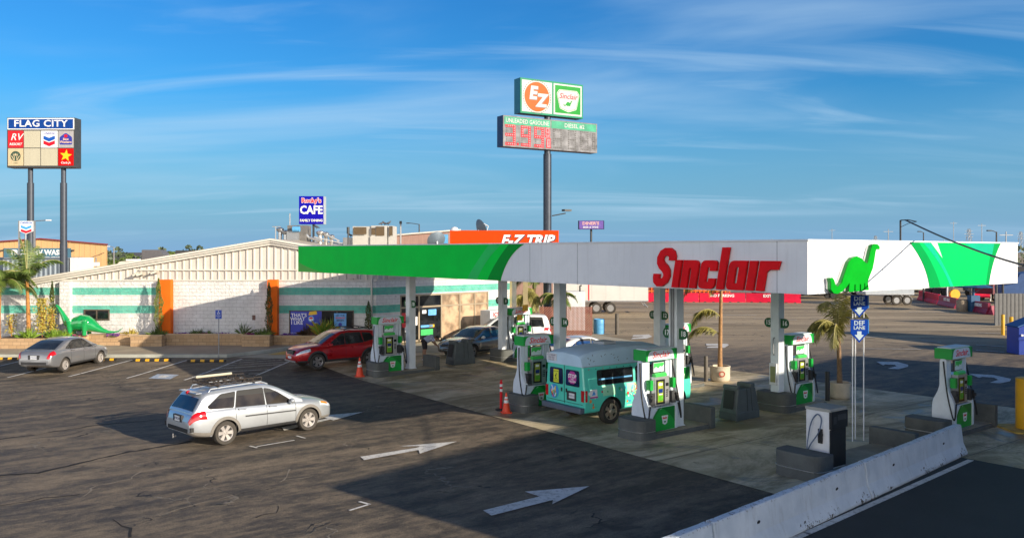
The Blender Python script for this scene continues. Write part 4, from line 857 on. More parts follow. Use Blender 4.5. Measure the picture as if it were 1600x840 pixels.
def make_car(name, loc, head, label, cat, sp):
    t = empty(name, loc, head, label, cat); Lh = sp['L'] / 2; Wh = sp['W'] / 2; paint = sp['paint']; r = sp['r']; wb = sp['wb']; wx = [sp.get('ra', -wb / 2), sp.get('ra', -wb / 2) + wb]
    Wf = pchip([(-Lh, Wh * .80), (-Lh + .08, Wh * .90), (-Lh + .3, Wh * .965), (-Lh + .8, Wh), (Lh - 1.1, Wh), (Lh - .6, Wh * .965), (Lh - .25, Wh * .86), (Lh - .08, Wh * .70), (Lh, Wh * .52)])
    ZB = pchip([(-Lh, sp['zb'] + .16), (-Lh + .2, sp['zb'] + .06), (-Lh + .6, sp['zb']), (Lh - .6, sp['zb']), (Lh - .15, sp['zb'] + .03), (Lh, sp['zb'] + .13)])
    ZS = pchip(sp['ZS']); ZC = pchip(sp['ZC']); ZR = pchip(sp['ZR'])
    def half(x):
        w, zb, zs, zc = Wf(x), ZB(x), ZS(x), ZC(x); h = zs - zb
        return [(0, zb), (w * .80, zb), (w * .93, zb + .035), (w * .972, zb + .14 * h), (w * .992, zb + .32 * h), (w, zb + .52 * h), (w * .992, zb + .70 * h), (w * .985, zb + .80 * h), (w * .962, zb + .92 * h), (w * .915, zs), (w * .80, zs + .50 * (zc - zs)), (w * .5, zs + .85 * (zc - zs)), (0, zc)]
    n = 72; X = [-Lh + 2 * Lh * (.5 - .5 * math.cos(math.pi * i / n)) for i in range(n + 1)]
    b = MB()
    for x in X:
        hp = half(x); ring = [(y, z) for y, z in hp] + [(-y, z) for y, z in hp[-2:0:-1]]
        b.v += [(x, y, z) for y, z in ring]
    m = len(ring)
    for i in range(n):
        for j in range(m): b.f.append([i * m + j, (i + 1) * m + j, (i + 1) * m + (j + 1) % m, i * m + (j + 1) % m]); b.m.append(0)
    b.f += [list(range(m)), list(reversed(range(n * m, n * m + m)))]; b.m += [0, 0]
    body = b.build('body', [paint, plastic], t)
    import bmesh
    bm = bmesh.new(); bm.from_mesh(body.data); bmesh.ops.recalc_face_normals(bm, faces=bm.faces[:]); bm.to_mesh(body.data); bm.free()
    cb_ = MB()
    for x in wx:
        for s in (1, -1): cb_.cyl((x, s * (Wh - .30), r * .98), (x, s * (Wh + .2), r * .98), r + sp.get('gap', .055), n=36, mi=1)
    cut = cb_.build('cutter', [paint, plastic]); cut.location = (0, 0, 0)
    bmc = bmesh.new(); bmc.from_mesh(cut.data); bmesh.ops.recalc_face_normals(bmc, faces=bmc.faces[:]); bmc.to_mesh(cut.data); bmc.free()
    body.parent = None; boolean_cut(body, cut); body.parent = t
    body.data.polygons.foreach_set('use_smooth', [True] * len(body.data.polygons)); body.data.set_sharp_from_angle(angle=R(32))
    # greenhouse
    x0, x1 = sp['ZR'][0][0], sp['ZR'][-1][0]; tum = sp.get('tum', .36); rnd_ = sp.get('round', .12)
    def ghalf(x):
        zb = ZS(x) - .03; zr = max(ZR(x), zb + .02); wB = Wf(x) * .912; hgt = zr - zb; rr = min(rnd_, hgt * .45)
        wz = lambda z: wB - max(0, z - zb - .03) * tum
        top = zr - rr; wt = wz(top)
        pts = [(wz(zb), zb), (wz(zb + hgt * .25), zb + hgt * .25), (wz(zb + hgt * .5), zb + hgt * .5), (wt, top)]
        for a in (25, 50, 72): pts.append((wt - rr * 1.15 * (1 - math.cos(R(a))), top + rr * .92 * math.sin(R(a))))
        wl_ = pts[-1][0]; zl = pts[-1][1]
        for f in (.72, .36, 0): pts.append((wl_ * f, zl + (zr + .015 - zl) * (1 - f * f)))
        return pts
    n2 = 56; XX = [x0 + (x1 - x0) * (.5 - .5 * math.cos(math.pi * i / n2)) for i in range(n2 + 1)]; b = MB()
    for x in XX:
        hp = ghalf(x); ring = hp + [(-y, z) for y, z in hp[-2::-1]]; b.v += [(x, y, z) for y, z in ring]
    m = len(ring)
    for i in range(n2):
        for j in range(m - 1): b.f.append([i * m + j, (i + 1) * m + j, (i + 1) * m + j + 1, i * m + j + 1]); b.m.append(0)
    b.f += [list(range(m)), list(reversed(range(n2 * m, n2 * m + m)))]; b.m += [0, 0]
    roof = b.build('cabin', sp.get('roofpaint', paint), t)
    bm = bmesh.new(); bm.from_mesh(roof.data); bmesh.ops.recalc_face_normals(bm, faces=bm.faces[:]); bm.to_mesh(roof.data); bm.free()
    roof.data.polygons.foreach_set('use_smooth', [True] * len(roof.data.polygons)); roof.data.set_sharp_from_angle(angle=R(38))
    def gsurf(x, k, s):       # point on the cabin at fractional index k
        hp = ghalf(x); i = min(int(k), len(hp) - 2); f = k - i; y = hp[i][0] * (1 - f) + hp[i + 1][0] * f; z = hp[i][1] * (1 - f) + hp[i + 1][1] * f; return Vector((x, s * y, z))
    def bsurf(x, k, s):
        hp = half(x); i = min(int(k), len(hp) - 2); f = k - i; y = hp[i][0] * (1 - f) + hp[i + 1][0] * f; z = hp[i][1] * (1 - f) + hp[i + 1][1] * f; return Vector((x, s * y, z))
    def patch(b, fn, x0_, x1_, k0, k1, s, off=.006, nx=8, nk=5, mi=0, sk=0, xs_=None):
        base = len(b.v)
        for i in range(nx + 1):
            for j in range(nk + 1):
                x = x0_ + (x1_ - x0_) * i / nx + sk * (j / nk); k = k0 + (k1 - k0) * j / nk; e_ = .004
                xa_ = max(-Lh + .006, min(Lh - .006, x)); p = fn(xa_, k, s)
                tx = fn(xa_ + e_, k, s) - fn(xa_ - e_, k, s); tk = fn(xa_, min(k + .02, k1 + .02), s) - fn(xa_, k - .02, s); nn = tx.cross(tk)
                if nn.length > 1e-9: nn.normalize()
                if nn.y * s < 0 if abs(nn.y) > .3 else nn.z < 0: nn = -nn
                b.v.append(tuple(p + nn * off))
        for i in range(nx):
            for j in range(nk): b.f.append([base + i * (nk + 1) + j, base + (i + 1) * (nk + 1) + j, base + (i + 1) * (nk + 1) + j + 1, base + i * (nk + 1) + j + 1]); b.m.append(mi)
    gl = sp.get('glass', GLASS)
    zside = lambda x, z: (Wf(x) * .912 - max(0, z - ZS(x)) * tum)
    for nm, poly in sp['windows']:
        for s in (1, -1):
            import bmesh
            b = MB(); pf = fillet(poly, .05, 4); c_ = (sum(p[0] for p in pf) / len(pf), sum(p[1] for p in pf) / len(pf))
            ri = [(x, s * (zside(x, z) + .013), z) for x, z in pf]; ro_ = [(x + (x - c_[0]) * .10, s * (zside(x, z) + .008), z + (z - c_[1]) * .17) for x, z in pf]
            b.add(ro_ + [(c_[0], s * (zside(*c_) + .008), c_[1])], [(i, (i + 1) % len(pf), len(pf)) for i in range(len(pf))], 1)
            b.add(ri + [(c_[0], s * (zside(*c_) + .013), c_[1])], [(i, (i + 1) % len(pf), len(pf)) for i in range(len(pf))], 0)
            b.build('window', [sp.get('sideglass', gl), black], t, smooth=30)
    def cross_glass(nm, xa, xb, wf_=.90):
        b = MB(); nx, ny = 10, 12
        for i in range(nx + 1):
            x = xa + (xb - xa) * i / nx; hp = ghalf(x); wl_, zl = hp[6]; zr = hp[-1][1]
            for j in range(ny + 1):
                f = (-1 + 2 * j / ny) * wf_; b.v.append((x + (.010 if xa > 0 else -.010), wl_ * f * 1.04, zl + (zr - zl) * (1 - f * f) + .007))
        for i in range(nx):
            for j in range(ny): b.f.append([i * (ny + 1) + j, (i + 1) * (ny + 1) + j, (i + 1) * (ny + 1) + j + 1, i * (ny + 1) + j + 1]); b.m.append(0)
        b.build(nm, gl, t, smooth=60)
    cross_glass('windshield', *sp['ws']); cross_glass('rear_window', *sp['rw'])
    for x in wx:
        for s in (1, -1): wheel(t, x, s * (Wh - .125), r, .22, s, sp['rim'], sp.get('spokes', 5))
    for s in (1, -1):
        b = MB(); patch(b, bsurf, Lh - .62, Lh - .16, 7.0, 8.9, s, .008, 10, 4); patch(b, bsurf, Lh - .17, Lh - .055, 7.1, 8.7, s, .010, 4, 4); b.build('headlight', headl, t, smooth=60)
        if sp.get('amber'): b = MB(); patch(b, bsurf, Lh - .56, Lh - .30, 7.9, 8.9, s, .014, 6, 3); b.build('turn_signal', amber, t, smooth=60)
        b = MB(); k0, k1, xl = sp.get('tail', (6.9, 9.0, .42)); patch(b, bsurf, -Lh + .02, -Lh + xl, k0, k1, s, .018, 12, 6, sk=-.04); b.build('taillight', taill, t, smooth=60)
        # door seams, handles, sill
        for x in sp['seams']:
            b = MB(); patch(b, bsurf, x - .006, x + .006, 2.4, 8.95, s, .0035, 1, 14, 0); b.build('door_seam', black, t)
        for x in sp['handles']:
            b = MB(); patch(b, bsurf, x - .11, x + .11, 7.95, 8.22, s, .026, 6, 2); patch(b, bsurf, x - .13, x + .13, 7.8, 8.4, s, .004, 6, 2, 1); b.build('door_handle', [chrome if sp.get('chromeh') else paint, black], t, smooth=60)
        b = MB(); patch(b, bsurf, wx[0] + r + .08, wx[1] - r - .08, 1.6, 3.2, s, .007, 20, 4); b.build('sill_trim', plastic, t, smooth=60)
        if sp.get('clad'):
            for xa_2, xb_2 in ((-Lh + .03, wx[0] - r - .12), (wx[1] + r + .12, Lh - .05)): b = MB(); patch(b, bsurf, xa_2, xb_2, 1.6, 3.4, s, .006, 8, 4); b.build('bumper_cladding', sp['clad'], t, smooth=60)
        if sp.get('strip'): b = MB(); patch(b, bsurf, wx[0] + r + .25, wx[1] - r - .12, 5.55, 5.85, s, .012, 20, 2); b.build('side_strip', paint if sp['strip'] == 1 else plastic, t, smooth=60)
        if sp.get('clad'):
            for x in wx:
                b = MB(); ra, rb = r + .045, r + .125; k = 22; base = 0
                for i in range(k + 1):
                    a = R(-8 + 196 * i / k); 
                    for q, of in ((ra, .012), (rb, .010), (rb + .012, -.01)):
                        xx = x + q * math.cos(a); z = r + q * math.sin(a); hp = half(max(-Lh + .02, min(Lh - .02, xx))); y = hp[1][0]
                        for (y0_, z0_), (y1_, z1_) in zip(hp[1:9], hp[2:10]):
                            if z0_ <= z <= z1_: y = y0_ + (y1_ - y0_) * (z - z0_) / max(1e-6, z1_ - z0_)
                        b.v.append((xx, s * (y + of), z))
                for i in range(k):
                    for j in range(2): b.f.append([i * 3 + j, (i + 1) * 3 + j, (i + 1) * 3 + j + 1, i * 3 + j + 1]); b.m.append(0)
                b.build('arch_trim', sp['clad'], t, smooth=50)
        mx_ = sp['mirror']; yb_m = zside(mx_, ZS(mx_)) + .02
        b = MB(); b.lathe([(.0, -.06), (.07, -.05), (.095, 0), (.08, .05), (.0, .06)], 12, 0, Matrix.Translation((mx_, s * (yb_m + .11), ZS(mx_) + .07)) @ Matrix.Diagonal((1.1, 1.25, .85, 1)) @ Matrix.Rotation(R(90), 4, 'Y')); b.bar((mx_, s * (yb_m - .05), ZS(mx_) + .01), (mx_, s * (yb_m + .08), ZS(mx_) + .05), .05, .03)
        b.build('side_mirror', sp.get('mirrorpaint', paint), t, smooth=45)
    # ends
    b = MB(); yg = Wh * .50; xg = Lh - .012
    gz0, gz1 = sp['grille']; b.box(xg - .10, xg + .008, -yg * .78, yg * .78, gz0, gz1, 0)
    for k in range(4): z = gz0 + (gz1 - gz0) * (k + .6) / 4.4; b.box(xg + .009, xg + .014, -yg * .72, yg * .72, z, z + .012, 1)
    b.build('grille', [black, silver], t, bevel=.01)
    MB().box(xg - .12, xg - .001, -yg * 1.05, yg * 1.05, sp['zb'] + .10, sp['zb'] + .24).build('front_intake', plastic, t, bevel=.02)
    xr = -Lh; b = MB(); b.box(xr - .012, xr + .06, -.26, .26, sp['platez'] - .09, sp['platez'] + .10, 1); b.box(xr - .018, xr - .0125, -.155, .155, sp['platez'] - .075, sp['platez'] + .075, 0)
    b.text("6TRK204", .085, frame((xr - .019, 0, sp['platez']), (0, -1, 0)), 2, .001, bold=.01); b.build('licence_plate', [plate, plastic, mat("plate_ink", (.02, .03, .15), .5, var=0)], t)
    b = MB(); b.box(xr - .01, xr + .08, -Wh * .70, Wh * .70, sp['zb'] + .17, sp['zb'] + .30, 0); b.build('rear_bumper_insert', plastic if not sp.get('clad') or sp['clad'] is plastic else black, t, bevel=.02)
    b = MB(); hp = .25; b.tube([(sp['ws'][1] + .02, y, ZC(sp['ws'][1]) + .012) for y in (-.1, -.6)], .010, 5); b.tube([(sp['ws'][1] + .02, y, ZC(sp['ws'][1]) + .012) for y in (.5, .0)], .010, 5); b.build('wiper', black, t)
    return t, dict(half=half, ghalf=ghalf, ZR=ZR, ZS=ZS, patch=patch, bsurf=bsurf, Wf=Wf)

silverp = mat("silver_paint", (.50, .53, .56), .32, .55, var=.05, vs=2, coat=.9); greyp = mat("grey_silver_paint", (.28, .285, .30), .30, .6, var=.05, vs=2, coat=.9)
redpn = mat("deep_red_paint", (.45, .004, .010), .28, .35, var=.08, vs=2, coat=1); gunp = mat("taupe_grey_paint", (.17, .165, .15), .25, .6, var=.05, vs=2, coat=1); whitep = mat("white_paint", (.70, .72, .74), .35, .0, var=.04, vs=2, coat=.8)
cladg = mat("taupe_cladding", (.19, .175, .155), .55, var=.1, vs=4); rimS = mat("alloy_silver", (.62, .58, .55), .3, .6, var=.05); rimD = mat("alloy_two_tone", (.42, .41, .40), .3, .7, var=.2)
SIDEG = mat_glass("warm_reflecting_glass", (.035, .028, .020), .05)
# silver wagon, driving towards the pumps
A_, B_ = G(348.8, 694.5), G(484.7, 671); hd = math.atan2(B_.y - A_.y, B_.x - A_.x); f_ = Vector((math.cos(hd), math.sin(hd), 0)); lf = Vector((-f_.y, f_.x, 0)); c = (A_ + B_) / 2 + lf * .80 - f_ * .03
wag, K = make_car('silver_wagon', (c.x, c.y, 0), hd, 'silver station wagon with an empty roof rack, driving across the open lot', 'car', dict(L=4.78, W=1.82, zb=.27, r=.345, wb=2.74, paint=silverp, rim=rimS, glass=GLASS, sideglass=SIDEG, clad=cladg, strip=2, amber=True, gap=.06,
    ZS=[(-2.39, .74), (-2.34, .86), (-2.26, .97), (-2.1, 1.03), (-1.5, 1.03), (.6, .955), (1.0, .935), (1.8, .86), (2.15, .76), (2.32, .66), (2.39, .58)],
    ZC=[(-2.39, .76), (-2.34, .90), (-2.26, 1.0), (-2.1, 1.06), (-1.5, 1.06), (.6, 1.02), (.95, 1.045), (1.65, .985), (2.05, .90), (2.28, .76), (2.39, .62)],
    ZR=[(-2.30, .98), (-2.22, 1.10), (-2.08, 1.30), (-1.96, 1.45), (-1.80, 1.525), (-1.2, 1.565), (-.3, 1.575), (.05, 1.55), (.35, 1.47), (.75, 1.27), (1.18, 1.03)],
    windows=[('f', [(-.02, 1.005), (.84, .985), (.36, 1.30), (.14, 1.40), (-.04, 1.44)]), ('r', [(-.12, 1.01), (-.13, 1.45), (-.90, 1.455), (-1.02, 1.04)]), ('q', [(-1.12, 1.06), (-1.02, 1.445), (-1.45, 1.42), (-1.86, 1.16), (-1.80, 1.09)])],
    ws=(.38, 1.12), rw=(-2.26, -2.03), seams=(-1.06, -.07, .90), handles=(-.86, .13), mirror=.72, grille=(.58, .76), platez=.80, tail=(6.2, 9.2, .46), spokes=6))
zt_ = 1.60
b = MB(); yr = .56
for s in (1, -1):
    b.tube([(-1.75, s * yr, 1.50), (-1.68, s * yr, 1.60), (-.1, s * yr, 1.645), (.12, s * yr, 1.56)], .022, 8)
b.build('roof_rail', silverp, wag)
b = MB()
for x in (-1.45, -.35): b.tube([(x, -.66, 1.655), (x, .66, 1.655)], .020, 8)
for s in (1, -1):
    for z in (1.68, 1.78): b.tube([(-1.70, s * .52, z), (-.05, s * .52, z)], .014, 6)
for x in (-1.70, -.05):
    for z in (1.68, 1.78): b.tube([(x, -.52, z), (x, .52, z)], .014, 6)
for k in range(7): x = -1.70 + 1.65 * k / 6; b.tube([(x, .52, 1.68), (x, .52, 1.78)], .010, 5); b.tube([(x, -.52, 1.68), (x, -.52, 1.78)], .010, 5); b.tube([(x, -.52, 1.68), (x, .52, 1.68)], .010, 5)
for k in range(6): y = -.52 + 1.04 * k / 5; b.tube([(-1.70, y, 1.68), (-.05, y, 1.68)], .008, 5)
rnd = random.Random(3)
for k in range(34): a = Vector((rnd.uniform(-1.65, -.1), rnd.uniform(-.5, .5), 1.70)); b.tube([a, a + Vector((rnd.uniform(-.35, .35), rnd.uniform(-.25, .25), rnd.uniform(.0, .12)))], .012, 5)
b.build('roof_basket', mat("rack_brown", (.035, .025, .018), .6, var=.3), wag)
MB().box(-1.60, -.45, .50, .58, 1.79, 1.86).build('fairing_tube', cream, wag, bevel=.02)
MB().tube([(-2.05, 0, 1.50), (-2.13, 0, 1.49)], .05, 8).build('brake_light', taill, wag)
b = MB(); b.box(-2.10, -1.92, -.54, .54, 1.495, 1.52); b.build('rear_spoiler', silverp, wag, bevel=.012)
b = MB(); b.tube([(-2.44, 0, .30), (-2.52, 0, .30)], .03, 8); b.tube([(-2.52, 0, .26), (-2.52, 0, .38)], .022, 8); b.build('tow_hitch', alu, wag)
b = MB()
for s in (1, -1): b.box(-2.395 + .0, -2.30, s * .80 - .03, s * .80 + .03, .50, .62)
b.build('reflector', black, wag)
# parked grey sedan
SED = dict(L=4.58, W=1.74, zb=.24, r=.315, wb=2.65, rim=rimS, glass=GLASS,
    ZS=[(-2.29, .68), (-2.24, .82), (-2.15, .93), (-1.95, .985), (-1.4, .985), (.5, .925), (1.0, .895), (1.7, .80), (2.05, .70), (2.22, .60), (2.29, .52)],
    ZC=[(-2.29, .72), (-2.24, .90), (-2.15, 1.02), (-1.95, 1.05), (-1.5, 1.06), (.5, 1.0), (.9, 1.0), (1.55, .93), (1.95, .83), (2.18, .70), (2.29, .56)],
    ZR=[(-1.90, 1.03), (-1.6, 1.15), (-1.25, 1.29), (-.85, 1.40), (-.35, 1.455), (.05, 1.445), (.40, 1.36), (.75, 1.19), (1.15, .99)],
    windows=[('f', [(.04, .975), (.82, .955), (.36, 1.23), (.20, 1.31), (.04, 1.345)]), ('r', [(-.05, .98), (-.05, 1.35), (-.55, 1.35), (-.86, 1.24), (-.90, 1.0)]), ('q', [(-.96, 1.01), (-.92, 1.21), (-1.22, 1.05)])],
    ws=(.42, 1.10), rw=(-1.84, -1.02), seams=(-.94, 0., .88), handles=(-.76, .20), mirror=.70, grille=(.50, .66), platez=.74, tail=(7.0, 9.4, .34))
c = G(99.5, 583); hd = R(83); f_ = Vector((math.cos(hd), math.sin(hd), 0)); lf = Vector((-f_.y, f_.x, 0)); c = c + f_ * 1.325 + lf * .76
make_car('grey_sedan', (c.x, c.y, gz(c.x, c.y)), hd, 'light grey four-door sedan parked facing the flower planter at the left', 'car', dict(SED, paint=greyp))
# red compact crossover
c = CP(1.05, 25.8); red_suv, _ = make_car('red_crossover', (c.x, c.y, gz(c.x, c.y)), ANG + math.pi, 'deep red crossover with roof rails beside the left pump', 'car', dict(L=4.6, W=1.86, zb=.30, r=.365, wb=2.69, paint=redpn, rim=rimD, glass=GLASS, clad=plastic, gap=.07, tum=.30,
    ZS=[(-2.3, .84), (-2.25, .95), (-2.15, 1.05), (-1.9, 1.09), (-1.4, 1.08), (.5, 1.03), (1.0, 1.02), (1.7, .97), (2.05, .88), (2.22, .76), (2.3, .66)],
    ZC=[(-2.3, .86), (-2.25, .98), (-2.15, 1.08), (-1.9, 1.11), (-1.4, 1.1), (.5, 1.08), (.9, 1.13), (1.55, 1.08), (1.95, 1.0), (2.18, .86), (2.3, .70)],
    ZR=[(-2.22, 1.05), (-2.12, 1.25), (-1.98, 1.50), (-1.85, 1.60), (-1.3, 1.66), (-.4, 1.69), (.0, 1.67), (.28, 1.58), (.65, 1.39), (1.15, 1.10)],
    windows=[('f', [(-.02, 1.09), (.84, 1.07), (.32, 1.40), (.12, 1.52), (-.02, 1.545)]), ('r', [(-.10, 1.09), (-.10, 1.55), (-.85, 1.55), (-.98, 1.12)]), ('q', [(-1.06, 1.14), (-.98, 1.54), (-1.38, 1.50), (-1.62, 1.24)])],
    ws=(.34, 1.10), rw=(-2.18, -1.99), seams=(-1.02, -.06, .90), handles=(-.84, .12), mirror=.72, grille=(.62, .88), platez=.86, tail=(7.4, 9.2, .5), spokes=5))
b = MB()
for s in (1, -1): b.tube([(-1.5, s * .55, 1.66), (-1.42, s * .55, 1.74), (-.3, s * .55, 1.765), (-.12, s * .55, 1.68)], .02, 8)
for x in (-1.2, -.5): b.box(x - .04, x + .04, -.62, .62, 1.75, 1.79)
b.build('roof_rail', black, red_suv)
b = MB(); b.box(2.28, 2.32, -.55, .55, .36, .42); b.box(2.29, 2.325, -.16, .16, .50, .60, 1); b.build('bumper_trim', [silver, plate], red_suv)
# taupe sedan, nose towards the camera
hd = ANG + math.pi + R(11); f_ = Vector((math.cos(hd), math.sin(hd), 0)); lf = Vector((-f_.y, f_.x, 0)); c = G(716, 561) - f_ * 2.40 - lf * .84
make_car('dark_sedan', (c.x, c.y, gz(c.x, c.y)), hd, 'dark taupe sedan behind the grey service bin, nose towards the store', 'car', dict(SED, L=4.88, W=1.86, paint=gunp, rim=rimD, glass=mat_glass("green_blue_glass", (.02, .05, .055), .05), mirrorpaint=whitep,
    ZS=[(a * 1.066, z) for a, z in SED['ZS']], ZC=[(a * 1.066, z) for a, z in SED['ZC']], ZR=[(a * 1.066, z) for a, z in SED['ZR']], windows=[(q, [(a * 1.066, z) for a, z in p]) for q, p in SED['windows']], ws=(.45, 1.17), rw=(-1.96, -1.09), wb=2.8, r=.34, grille=(.38, .68)))
# white sedan behind the van
c = CP(10.9, 19.3); make_car('white_sedan', (c.x, c.y, gz(c.x, c.y)), ANG - R(8), 'white sedan seen beyond the roof of the mint van', 'car', dict(SED, paint=whitep, glass=mat_glass("blue_glass", (.012, .04, .13), .05)))
# white service vehicle by the entrance
c = Vector((-.25, 49.6, 0)); wv, _ = make_car('white_minivan', (c.x, c.y, gz(c.x, c.y)), R(184), 'white minivan standing right outside the store entrance glass', 'van', dict(L=4.9, W=1.86, zb=.28, r=.33, wb=2.9, paint=whitep, rim=rimS, glass=GLASS, tum=.22,
    ZS=[(-2.45, .84), (-2.4, .95), (-2.3, 1.03), (-1.4, 1.04), (.8, 1.0), (1.3, .97), (1.9, .9), (2.2, .80), (2.38, .70), (2.45, .60)], ZC=[(-2.45, .86), (-2.4, .98), (-2.3, 1.06), (-1.4, 1.08), (.8, 1.05), (1.2, 1.06), (1.8, .98), (2.15, .9), (2.35, .76), (2.45, .64)],
    ZR=[(-2.40, 1.05), (-2.32, 1.4), (-2.22, 1.66), (-2.1, 1.74), (-1.3, 1.78), (0., 1.78), (.35, 1.74), (.7, 1.60), (1.1, 1.33), (1.5, 1.03)],
    windows=[('f', [(.35, 1.09), (1.18, 1.07), (.78, 1.38), (.55, 1.53), (.35, 1.60)]), ('r', [(.25, 1.09), (.25, 1.62), (-.75, 1.62), (-.75, 1.09)]), ('q', [(-.85, 1.1), (-.85, 1.62), (-1.9, 1.60), (-2.0, 1.12)])],
    ws=(.70, 1.44), rw=(-2.36, -2.24), seams=(-.80, .30, 1.15), handles=(-.6, .45), mirror=1.05, grille=(.55, .75), platez=.85))

# the mint van with a raised roof
mint = mat("mint_paint", (.09, .64, .50), .32, var=.08, vs=2.2, coat=.7); mintl = mat("sunlit_mint_paint", (.36, .76, .50), .35, var=.08, vs=2, coat=.7); roofw = mat("van_roof_white", (.50, .68, .82), .5, var=.1, vs=1.5)
hd = R(36); f_ = Vector((math.cos(hd), math.sin(hd), 0)); lf = Vector((-f_.y, f_.x, 0)); wc = G(952, 661); c = wc + f_ * 1.62 + lf * .90
van = empty('mint_van', (c.x, c.y, 0), hd, 'mint green raised-roof van covered in stickers, rear doors towards the camera', 'van')
Lh, Wh = 2.75, 1.0
def vsec(x):
    w = Wh * (.955 if x < -Lh + .03 else 1) if x < 1.8 else Wh * (1 - .06 * (x - 1.8) / .95); zt = 1.90 if x < 1.0 else 1.90 - (x - 1.0) * 1.15 if x < 1.65 else 1.15 - (x - 1.65) * .22
    zt = max(zt, .9); zb = .42
    pts = [(0, zb), (w * .9, zb), (w * .97, zb + .05), (w, .75), (w, 1.0), (w * .985, 1.14)]
    if zt > 1.3: pts += [(w * .955, 1.25), (w * .90, min(1.8, zt - .05)), (w * .87, zt), (0, zt + .02)]
    else: pts += [(w * .95, max(1.0, zt - .06)), (w * .9, zt - .03), (w * .8, zt), (0, zt + .03)]
    return pts
X = [-Lh, -Lh + .04, -2.5, -2.0, -1.5, -1.0, -.5, 0, .5, .9, 1.0, 1.12, 1.25, 1.38, 1.52, 1.65, 1.78, 1.9, 2.0, 2.08, 2.12]
b = MB()
for x in X:
    hp = vsec(x); ring = hp + [(-y, z) for y, z in hp[-2:0:-1]]; b.v += [(x, y, z) for y, z in ring]
m = len(ring)
for i in range(len(X) - 1):
    for j in range(m): b.f.append([i * m + j, (i + 1) * m + j, (i + 1) * m + (j + 1) % m, i * m + (j + 1) % m]); b.m.append(0)
b.f += [list(range(m)), list(reversed(range((len(X) - 1) * m, len(X) * m)))]; b.m += [0, 0]
body = b.build('body', [mint, plastic])
import bmesh
bm = bmesh.new(); bm.from_mesh(body.data); bmesh.ops.recalc_face_normals(bm, faces=bm.faces[:]); bm.to_mesh(body.data); bm.free()
cb_ = MB(); RA = -1.62
for x in (RA, RA + 3.05):
    for s in (1, -1): cb_.cyl((x, s * .62, .40), (x, s * 1.3, .40), .49, n=36, mi=1)
cut = cb_.build('cutter', [mint, plastic]); bm = bmesh.new(); bm.from_mesh(cut.data); bmesh.ops.recalc_face_normals(bm, faces=bm.faces[:]); bm.to_mesh(cut.data); bm.free()
boolean_cut(body, cut); body.parent = van; body.data.polygons.foreach_set('use_smooth', [True] * len(body.data.polygons)); body.data.set_sharp_from_angle(angle=R(25))
b = MB(); rx = [-Lh - .02, -Lh + .10, -2.2, -1.4, -.6, .1, .75, 1.1, 1.3]; rz = [2.24, 2.30, 2.37, 2.42, 2.44, 2.43, 2.38, 2.22, 1.98]; n0 = None
for x, z in zip(rx, rz):
    w = .885 + (0 if x < 1.2 else -.03); ring = [(w + .01, 1.885), (w + .005, 1.95), (w - .05, z - .10), (w - .12, z - .03), (w - .28, z), (0, z + .04)]; ring = ring + [(-y, q) for y, q in ring[-2::-1]]; b.v += [(x, y, q) for y, q in ring]
m = len(ring)
for i in range(len(rx) - 1):
    for j in range(m - 1): b.f.append([i * m + j, (i + 1) * m + j, (i + 1) * m + j + 1, i * m + j + 1]); b.m.append(0)
b.f += [list(range(m)), list(reversed(range((len(rx) - 1) * m, len(rx) * m)))]; b.m += [0, 0]
rf = b.build('raised_roof', roofw, van, smooth=28)
b = MB(); rnd = random.Random(5)
def rside(x, f): zz = 2.36 if x < 0 else 2.34; return Vector((x, -(.892 - f * .055) - .006, 1.93 + f * (2.26 - 1.93)))
for k in range(26):
    x = rnd.uniform(-2.5, 1.1); f = rnd.uniform(.1, .95); p = rside(x, f); a = rnd.uniform(-1.2, 1.2); q = Vector((math.cos(a) * .05, 0, math.sin(a) * .05)); n_ = Vector((-q.z, 0, q.x)) * .22
    b.add([p - q, p + n_, p + q, p - n_], [(0, 1, 2, 3)])
b.build('sprinkle_mark', black, rf)
b = MB(); T = frame((-Lh - .035, .62, 2.08), (0, -1, 0)); b.box(-.26, .26, -.11, .13, -.0, .008, 0, T)
b.text("ICE CREAM", .085, T @ Matrix.Translation((0, .07, .01)), 1, .001); b.text("PARTIES", .085, T @ Matrix.Translation((0, -.01, .01)), 1, .001); b.text("CALL 555", .075, T @ Matrix.Translation((0, -.08, .01)), 1, .001); b.build('roof_notice', [whitep, mat("ink_purple", (.08, .03, .12), .5, var=0)], van)
def onside(x, z, off=.006):
    hp = vsec(x); y = Wh
    for (y0_, z0_), (y1_, z1_) in zip(hp, hp[1:]):
        if z0_ <= z <= z1_ and z1_ > z0_: y = y0_ + (y1_ - y0_) * (z - z0_) / (z1_ - z0_)
    return Vector((x, -(y + off), z))
def sidepoly(b, pts, mi=0, off=.006):
    c_ = (sum(p[0] for p in pts) / len(pts), sum(p[1] for p in pts) / len(pts)); v_ = [onside(x, z, off) for x, z in pts] + [onside(*c_, off)]
    b.add(v_, [(i, (i + 1) % len(pts), len(pts)) for i in range(len(pts))], mi)
